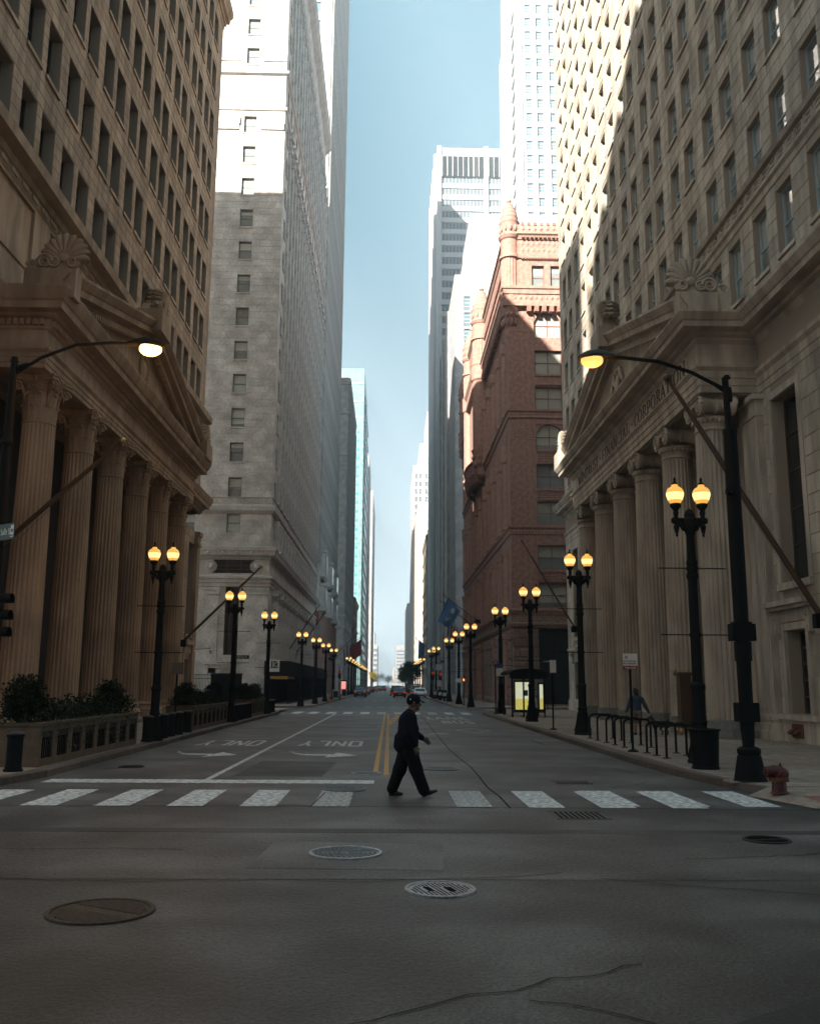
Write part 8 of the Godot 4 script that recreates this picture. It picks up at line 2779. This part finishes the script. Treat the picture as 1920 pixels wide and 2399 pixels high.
	for q in [[7.4, -32.6], [7.4, -31.4], [7.42, -30.2], [7.4, -29.0], [7.42, -27.95], [7.46, -25.65], [7.48, -24.8], [7.46, -23.85]]:
		hoop += 1
		bike_rack(V(q[0], 0.15, q[1])).set_meta("label", ordinal(8 - hoop) + " black tube bicycle hoop from the litter bin on the right pavement")
	bus_shelter()
	var k := 0
	for q in [[6.2, -104.0], [6.1, -111.0], [5.9, -119.0]]:
		var o := thing("newspaper_box", ["black newspaper box by the kerb, nearest of three on the right", "black newspaper box by the traffic light pole on the right", "dark red newspaper box, farthest of three on the right"][k], "newspaper box", V(q[0], 0.15, q[1]))
		var mb := MB.new()
		mb.box(V(q[0] - 0.28, 0.45, q[1] - 0.25), V(q[0] + 0.28, 1.15, q[1] + 0.25))
		mb.quad(V(q[0] - 0.28, 1.15, q[1] + 0.25), V(q[0] + 0.28, 1.15, q[1] + 0.25), V(q[0] + 0.28, 1.35, q[1] - 0.25), V(q[0] - 0.28, 1.35, q[1] - 0.25))
		mb.box(V(q[0] - 0.1, 0.15, q[1] - 0.1), V(q[0] + 0.1, 0.45, q[1] + 0.1))
		obj("case", mb, M.iron if k < 2 else M.hydrant_red, o)
		var wn := MB.new()
		wn.box(V(q[0] - 0.2, 0.7, q[1] + 0.251), V(q[0] + 0.2, 1.08, q[1] + 0.256))
		obj("window", wn, M.sign_white, o)
		k += 1
	var lanterns := 0
	for q in [[13.25, -34.0, "rust-brown lantern pedestal behind the nearest right lamp"], [13.2, -57.3, "brown lantern pedestal at the far end of the right portico"]]:
		var o := thing("pedestal", q[2], "pedestal", V(11.6, 0.15, q[1] - 1.2))
		var mb := MB.new()
		mb.t = Transform3D(Basis(), V(11.32 if lanterns == 0 else 12.6, 0.15, q[1] - 1.6))
		mb.box(V(-0.22, 0.25, -0.22), V(0.22, 2.2, 0.22)); mb.box(V(-0.3, 2.2, -0.3), V(0.3, 2.32, 0.3)); mb.box(V(-0.28, 0.25, -0.28), V(0.28, 0.5, 0.28))
		for i in 5:
			mb.box(V(-0.24, 0.6 + i * 0.3, -0.24), V(0.24, 0.64 + i * 0.3, 0.24))
		obj("body", mb, M.lantern_brown, o)
		var ft := MB.new()
		ft.t = mb.t
		for sx in [-1.0, 1.0]:
			for sz in [-1.0, 1.0]:
				ft.ball(V(0.25 * sx, 0.12, 0.25 * sz), V(0.08, 0.13, 0.08), 8, 6); ft.ball(V(0.25 * sx, 2.4, 0.25 * sz), V(0.04, 0.1, 0.04), 6, 5)
		obj("feet", ft, M.brass, o)
		lanterns += 1

	# left pavement: planters, shrubs, bollards
	planter("stone planter with grilles, nearest on the left", -20.45, -28.3, 3, 8)
	planter("middle stone planter on the left kerb, between the bollard rows", -36.3, -43.9, 13, 8)
	planter("farthest stone planter on the left kerb", -51.2, -56.8, 23, 7)
	shrub("large round shrub at the near end of the nearest planter", V(-8.05, 1.0, -20.9), 0.55, 1.15, 3)
	shrub("round shrub at the far end of the nearest planter", V(-8.1, 1.0, -27.4), 0.5, 1.05, 4)
	shrub("round shrub at the near end of the middle planter", V(-8.0, 1.0, -37.1), 0.55, 1.0, 5)
	shrub("round shrub at the far end of the middle planter", V(-8.0, 1.0, -43.0), 0.5, 1.0, 6)
	shrub("round shrub at the near end of the farthest planter", V(-8.0, 1.0, -52.0), 0.5, 1.0, 7)
	shrub("round shrub at the far end of the farthest planter", V(-8.0, 1.0, -56.0), 0.5, 1.0, 8)
	var bol := bollard_post(V(-7.64, 0.15, -19.57))
	bol.set_meta("label", "black bollard standing alone at the near end of the nearest planter")
	for q in [[-29.48, "in the near group, first from the viewer"], [-30.3, "in the near group, second from the viewer"], [-31.45, "in the near group, third from the viewer"], [-32.5, "in the near group, fourth from the viewer"], [-33.7, "in the near group, fifth from the viewer"], [-35.2, "in the near group, last before the middle planter"],
		[-45.0, "in the row beyond the middle planter, nearest"], [-46.1, "in the row beyond the middle planter, second"], [-47.2, "in the row beyond the middle planter, third"], [-48.3, "in the row beyond the middle planter, fourth"], [-49.4, "in the row beyond the middle planter, fifth"], [-50.5, "in the row beyond the middle planter, last"],
		[-57.6, "in the farthest row, first"], [-58.4, "in the farthest row, second"], [-59.2, "in the farthest row, third"], [-60.0, "in the farthest row, fourth"], [-60.8, "in the farthest row, last by the side street"]]:
		copy(bol, V(-7.47, 0.15, q[0]), "black bollard " + q[1])

	# flagpoles and flags
	flagpole("flagpole", "long wooden flagpole across the near columns of the left bank", V(-13.5, 5.45, -29.8), V(-9.0, 9.8, -29.8), 0.075)
	flagpole("flagpole", "wooden flagpole at the far end of the left bank", V(-13.5, 4.5, -60.6), V(-8.55, 9.5, -60.6), 0.075)
	flagpole("flagpole", "long flagpole with a ball, across the nearest column of the right bank", V(13.5, 4.0, -28.4), V(9.0, 11.75, -28.4), 0.085)
	flagpole("flagpole", "flagpole with a ball at the far end of the right bank", V(13.5, 5.99, -66.8), V(9.76, 12.36, -66.8), 0.06)
	flagpole("flagpole", "bare flagpole on the pale tower, nearer of two", V(-11.2, 5.2, -102), V(-7.75, 10.5, -102), 0.06)
	flagpole("flagpole", "flagpole on the pale tower that carries a white flag", V(-11.2, 5.1, -110), V(-7.5, 10.6, -110), 0.06)
	flagpole("flagpole", "flagpole on the red building that carries the big blue flag", V(10.3, 9.2, -107), V(6.2, 12.3, -107), 0.05)
	flagpole("flagpole", "flagpole on the red building behind the big blue flag", V(10.3, 8.7, -110.5), V(6.0, 12.0, -110.5), 0.05)
	var f := thing("flag", "large blue flag hanging from a pole on the red building", "flag", V(7, 10, -107))
	obj("cloth", cloth([V(6.75, 11.85, -106.9), V(8.25, 10.4, -106.9), V(7.0, 8.25, -106.9), V(5.6, 9.2, -106.9)], 0.13, 7.0), M.flag_blue, f)
	var fe := MB.new()
	fe.ball(V(7.35, 10.35, -106.74), V(0.26, 0.34, 0.06), 10, 6)
	for i in 5:
		fe.box(V(6.5 + i * 0.12, 9.15 + 0.08 * i, -106.75), V(6.58 + i * 0.12, 9.55 + 0.1 * sin(i * 2.0), -106.72))
	obj("emblem", fe, M.flag_white, f)
	var us := thing("flag", "striped flag hanging just behind the big blue flag", "flag", V(7.6, 8.5, -110))
	var c0 := [V(7.15, 9.3, -110.3), V(8.2, 8.6, -110.3), V(8.0, 7.0, -110.3), V(6.9, 7.7, -110.3)]
	for i in 7:
		var t0 := i / 7.0; var t1 := (i + 1) / 7.0
		obj("stripe", cloth([(c0[0] as Vector3).lerp(c0[1], t0), (c0[0] as Vector3).lerp(c0[1], t1), (c0[3] as Vector3).lerp(c0[2], t1), (c0[3] as Vector3).lerp(c0[2], t0)], 0.05, 3.0, 2, 6), M.flag_red if i % 2 == 0 else M.flag_white, us)
	var wf := thing("flag", "pale flag hanging from a pole on the left, above the lamps", "flag", V(-8.5, 8, -110))
	obj("cloth", cloth([V(-8.9, 8.6, -109.9), V(-8.0, 9.2, -109.9), V(-7.9, 6.6, -109.9), V(-8.7, 6.5, -109.9)], 0.12, 6.0), M.flag_white, wf)
	for q in [[10.5, 5.2, -182.0, "flagpole with a dark blue flag, far on the right"], [-10.6, -5.0, -176.0, "flagpole with a red flag, far on the left"], [-10.6, -5.6, -168.0, "flagpole with a striped flag, far on the left"]]:
		var fp := flagpole("flagpole", q[3], V(q[0], 6.4, q[2]), V(q[1], 11.0, q[2]), 0.05)
	var ff := thing("flag", "dark blue flag far on the right above the street lamps", "flag", V(6.2, 8.5, -182))
	obj("cloth", cloth([V(5.8, 10.6, -181.9), V(7.0, 9.7, -181.9), V(6.9, 6.2, -181.9), V(5.7, 7.0, -181.9)], 0.15, 7.0), M.flag_blue, ff)
	var fr := thing("flag", "red flag far on the left above the street lamps", "flag", V(-6, 8.5, -176))
	obj("cloth", cloth([V(-7.6, 8.6, -175.9), V(-5.3, 10.4, -175.9), V(-5.2, 7.4, -175.9), V(-7.0, 6.2, -175.9)], 0.15, 6.0), M.flag_red, fr)
	var fs := thing("flag", "striped flag far on the left beside the red one", "flag", V(-7, 7.5, -168))
	for i in 5:
		obj("stripe", cloth([V(-8.6 + i * 0.3, 7.6 + i * 0.35, -167.9), V(-8.3 + i * 0.3, 7.95 + i * 0.35, -167.9), V(-8.0 + i * 0.2, 5.0 + i * 0.2, -167.9), V(-8.2 + i * 0.2, 4.8 + i * 0.2, -167.9)], 0.05, 3.0, 2, 5), M.flag_red if i % 2 else M.flag_white, fs)

	# canopy over the pavement at the pale tower
	var ca := thing("canopy", "black pavement canopy along the pale tower with iron fence under it", "canopy", V(-10, 0, -110))
	var cm := MB.new()
	cm.box(V(-11.2, 2.62, -137), V(-9.0, 3.95, -84.0))
	obj("fascia", cm, M.canopy, ca)
	var sof := MB.new()
	sof.box(V(-10.6, 2.35, -90), V(-9.06, 2.6, -84.05))
	obj("fascia_board", sof, M.paint_yellow, ca)
	for i in 60:
		var p := MB.new()
		var z := -84.2 - i * 0.88
		p.box(V(-9.08, 0.15, z - 0.03), V(-9.02, 2.62, z + 0.03))
		obj("fence_post", p, M.iron, ca)
	var rl := MB.new()
	for y in [0.4, 1.9]:
		rl.box(V(-9.07, y, -137), V(-9.03, y + 0.05, -84.2))
	obj("fence_rail", rl, M.iron, ca)
	var ar := MB.new()
	for i in 59:
		var pts := []
		for j in 6:
			var a := PI * j / 5.0
			pts.append(V(-9.05, 1.95 + 0.4 * sin(a), -84.64 - i * 0.88 + 0.4 * cos(a)))
		ar.tube(pts, 0.02, 4, false)
	obj("fence_arches", ar, M.iron, ca, Transform3D.IDENTITY, "stuff")
	var fp2 := MB.new()
	fp2.box(V(-11.2, 0.15, -136), V(-11.15, 2.6, -84.3))
	obj("screen", fp2, M.canopy, ca)
	var ks := thing("hanging_sign", "black and white square sign on the corner of the canopy", "sign", V(-10.25, 3.0, -83.9))
	var kp := MB.new()
	kp.box(V(-10.72, 2.98, -83.95), V(-9.82, 4.06, -83.88))
	obj("plate", kp, M.sign_white, ks)
	var kb := MB.new()
	kb.box(V(-10.56, 3.3, -83.882), V(-9.98, 3.94, -83.872))
	obj("emblem", kb, M.sign_black, ks)
	var kw := MB.new()
	kw.box(V(-10.42, 3.3, -83.873), V(-10.36, 3.94, -83.866))
	for s in [-1.0, 1.0]:
		kw.t = Transform3D(Basis.from_euler(V(0, 0, s * 0.62)), V(-10.39, 3.62, -83.87))
		kw.box(V(0.0, -0.03, -0.002), V(0.46, 0.03, 0.006))
	obj("emblem_strokes", kw, M.sign_white, ks)
	var gt := thing("iron_fence", "black iron fence and gate across the side street on the left", "fence", V(-14.5, 0, -80))
	for i in 34:
		var p := MB.new()
		p.box(V(-17.0 + i * 0.13, 0.15, -80.02), V(-16.975 + i * 0.13, 2.75, -79.99))
		obj("bar", p, M.iron, gt)
	var gr := MB.new()
	for y in [0.35, 2.3, 2.6]:
		gr.box(V(-17.0, y, -80.04), V(-12.6, y + 0.05, -79.97))
	obj("rail", gr, M.iron, gt)
	var bx := thing("utility_cabinet", "black street cabinets before the pale tower's side door", "cabinet", V(-13.6, 0, -80.6))
	var bm := MB.new()
	bm.box(V(-15.2, 0.15, -81.2), V(-12.7, 2.7, -80.3)); bm.box(V(-15.25, 2.7, -81.25), V(-12.65, 2.78, -80.25))
	obj("case", bm, M.canopy, bx)
	for x in [-14.4, -13.5]:
		var dr := MB.new()
		dr.box(V(x - 0.4, 0.3, -80.3), V(x + 0.4, 2.5, -80.27)); dr.box(V(x + 0.3, 1.3, -80.27), V(x + 0.34, 1.5, -80.22))
		obj("door", dr, M.iron, bx)
	var cc := thing("security_camera", "white dome camera on an arm at the far end of the left bank", "camera", V(-12.6, 4.3, -64))
	var ccm := MB.new()
	ccm.tube([V(-13.5, 3.9, -63.9), V(-13.2, 4.25, -63.9), V(-12.2, 4.3, -63.9)], 0.05, 6)
	ccm.ball(V(-12.2, 4.1, -63.9), V(0.15, 0.17, 0.15), 10, 7)
	obj("housing", ccm, M.sign_white, cc)

	# boards and kiosks up the street
	for q in [[-6.05, -107.5, "white framed pavement board on the left beyond the side street"], [-5.95, -125.4, "second pavement board on the left, farther up"]]:
		var o := thing("pavement_board", q[2], "board", V(q[0], 0.15, q[1]))
		var mb := MB.new()
		mb.box(V(q[0] - 0.36, 0.25, q[1]), V(q[0] + 0.36, 1.3, q[1] + 0.05))
		obj("frame", mb, M.sign_white, o)
		var d := MB.new()
		d.box(V(q[0] - 0.27, 0.4, q[1] + 0.05), V(q[0] + 0.27, 1.15, q[1] + 0.06))
		obj("panel", d, M.cover_dark, o)
		var l := MB.new()
		l.tube([V(q[0] - 0.3, 0.15, q[1] + 0.2), V(q[0] - 0.3, 0.6, q[1])], 0.02, 5); l.tube([V(q[0] + 0.3, 0.15, q[1] + 0.2), V(q[0] + 0.3, 0.6, q[1])], 0.02, 5)
		obj("legs", l, M.iron, o)
	var ki := thing("kiosk", "tall pavement kiosk with a glowing pink screen on the left", "kiosk", V(-6.3, 0.15, -131))
	var km := MB.new()
	km.box(V(-6.72, 0.15, -131.3), V(-5.88, 2.5, -131.0))
	obj("case", km, M.iron, ki)
	var kx := MB.new()
	kx.box(V(-6.62, 0.55, -131.0), V(-5.98, 2.3, -130.98))
	obj("screen", kx, M.screen_pink, ki)
	var cone := thing("traffic_cone", "orange traffic cone by the left kerb", "cone", V(-6.6, 0.15, -105))
	var co := MB.new()
	co.t = Transform3D(Basis(), V(-6.6, 0.15, -105))
	co.box(V(-0.2, 0, -0.2), V(0.2, 0.04, 0.2)); co.lathe([Vector2(0.15, 0.04), Vector2(0.03, 0.9), Vector2(0, 0.9)], 12)
	obj("cone", co, M.orange, cone)

	# cars
	car("sedan", "teal sedan parked at the left kerb, nearest of the line", V(-4.3, 0, -143.5), 0.0, M.car_teal, "cars parked on the left")
	car("suv", "dark car parked behind the teal sedan on the left", V(-4.4, 0, -153), 0.0, M.car_black, "cars parked on the left")
	car("sedan", "silver car parked third in the left line", V(-4.4, 0, -176), 0.0, M.car_silver, "cars parked on the left")
	car("sedan", "pale blue car parked far up the left line", V(-4.3, 0, -222), 0.0, M.car_blue, "cars parked on the left")
	car("sedan", "dark sedan with glowing tail lights waiting in the middle of the street", V(1.6, 0, -137.5), -0.001, M.car_dark)
	car("suv", "black sport utility car ahead of the dark sedan", V(1.2, 0, -160), -0.001, M.car_black)
	car("sedan", "white sedan parked at the right kerb", V(4.75, 0, -141.5), 3.14159, M.car_white, "cars parked on the right")
	car("van", "dark van parked on the right beyond the white sedan", V(3.9, 0, -171), 0.0, M.car_black, "cars parked on the right")
	car("suv", "silver car parked on the right behind the white sedan", V(4.7, 0, -163), 0.0, M.car_silver, "cars parked on the right")
	var r2 := RandomNumberGenerator.new()
	r2.seed = 4
	for i in 12:
		car("sedan", ordinal(i) + " small pale car from the viewer in the distant traffic", V([-3.8, -1.6, 1.6, 4.2][i % 4], 0, -245.0 - i * 17.0), -0.001 if i % 4 in [1, 2] else 0.0, [M.car_white, M.car_silver, M.car_white][i % 3], "distant traffic")
	# trees
	for i in 7:
		tree("dark green street tree in the row on the right, " + ["nearest", "second", "third", "fourth", "fifth", "sixth", "last"][i], V(5.6 + 0.2 * (i % 2), 0.15, -215.0 - i * 24.0), 7.6 + 0.4 * (i % 3), 2.6, M.leaf_tree, 80 + i, 1500)
	tree("yellow-leaved tree far up the left side", V(-5.6, 0.15, -330), 7.0, 1.8, M.leaf_yellow, 95, 900)
	tree("broad green tree at the far end of the street, centre left", V(-7.5, 0, -640), 10.0, 6.0, M.leaf_tree, 97, 2200)
	tree("broad green tree at the far end of the street, in the middle", V(-0.5, 0, -660), 9.0, 5.0, M.leaf_tree, 98, 2200)
	tree("green tree at the far end of the street, right", V(9.0, 0, -620), 9.0, 4.0, M.leaf_tree, 99, 1600)
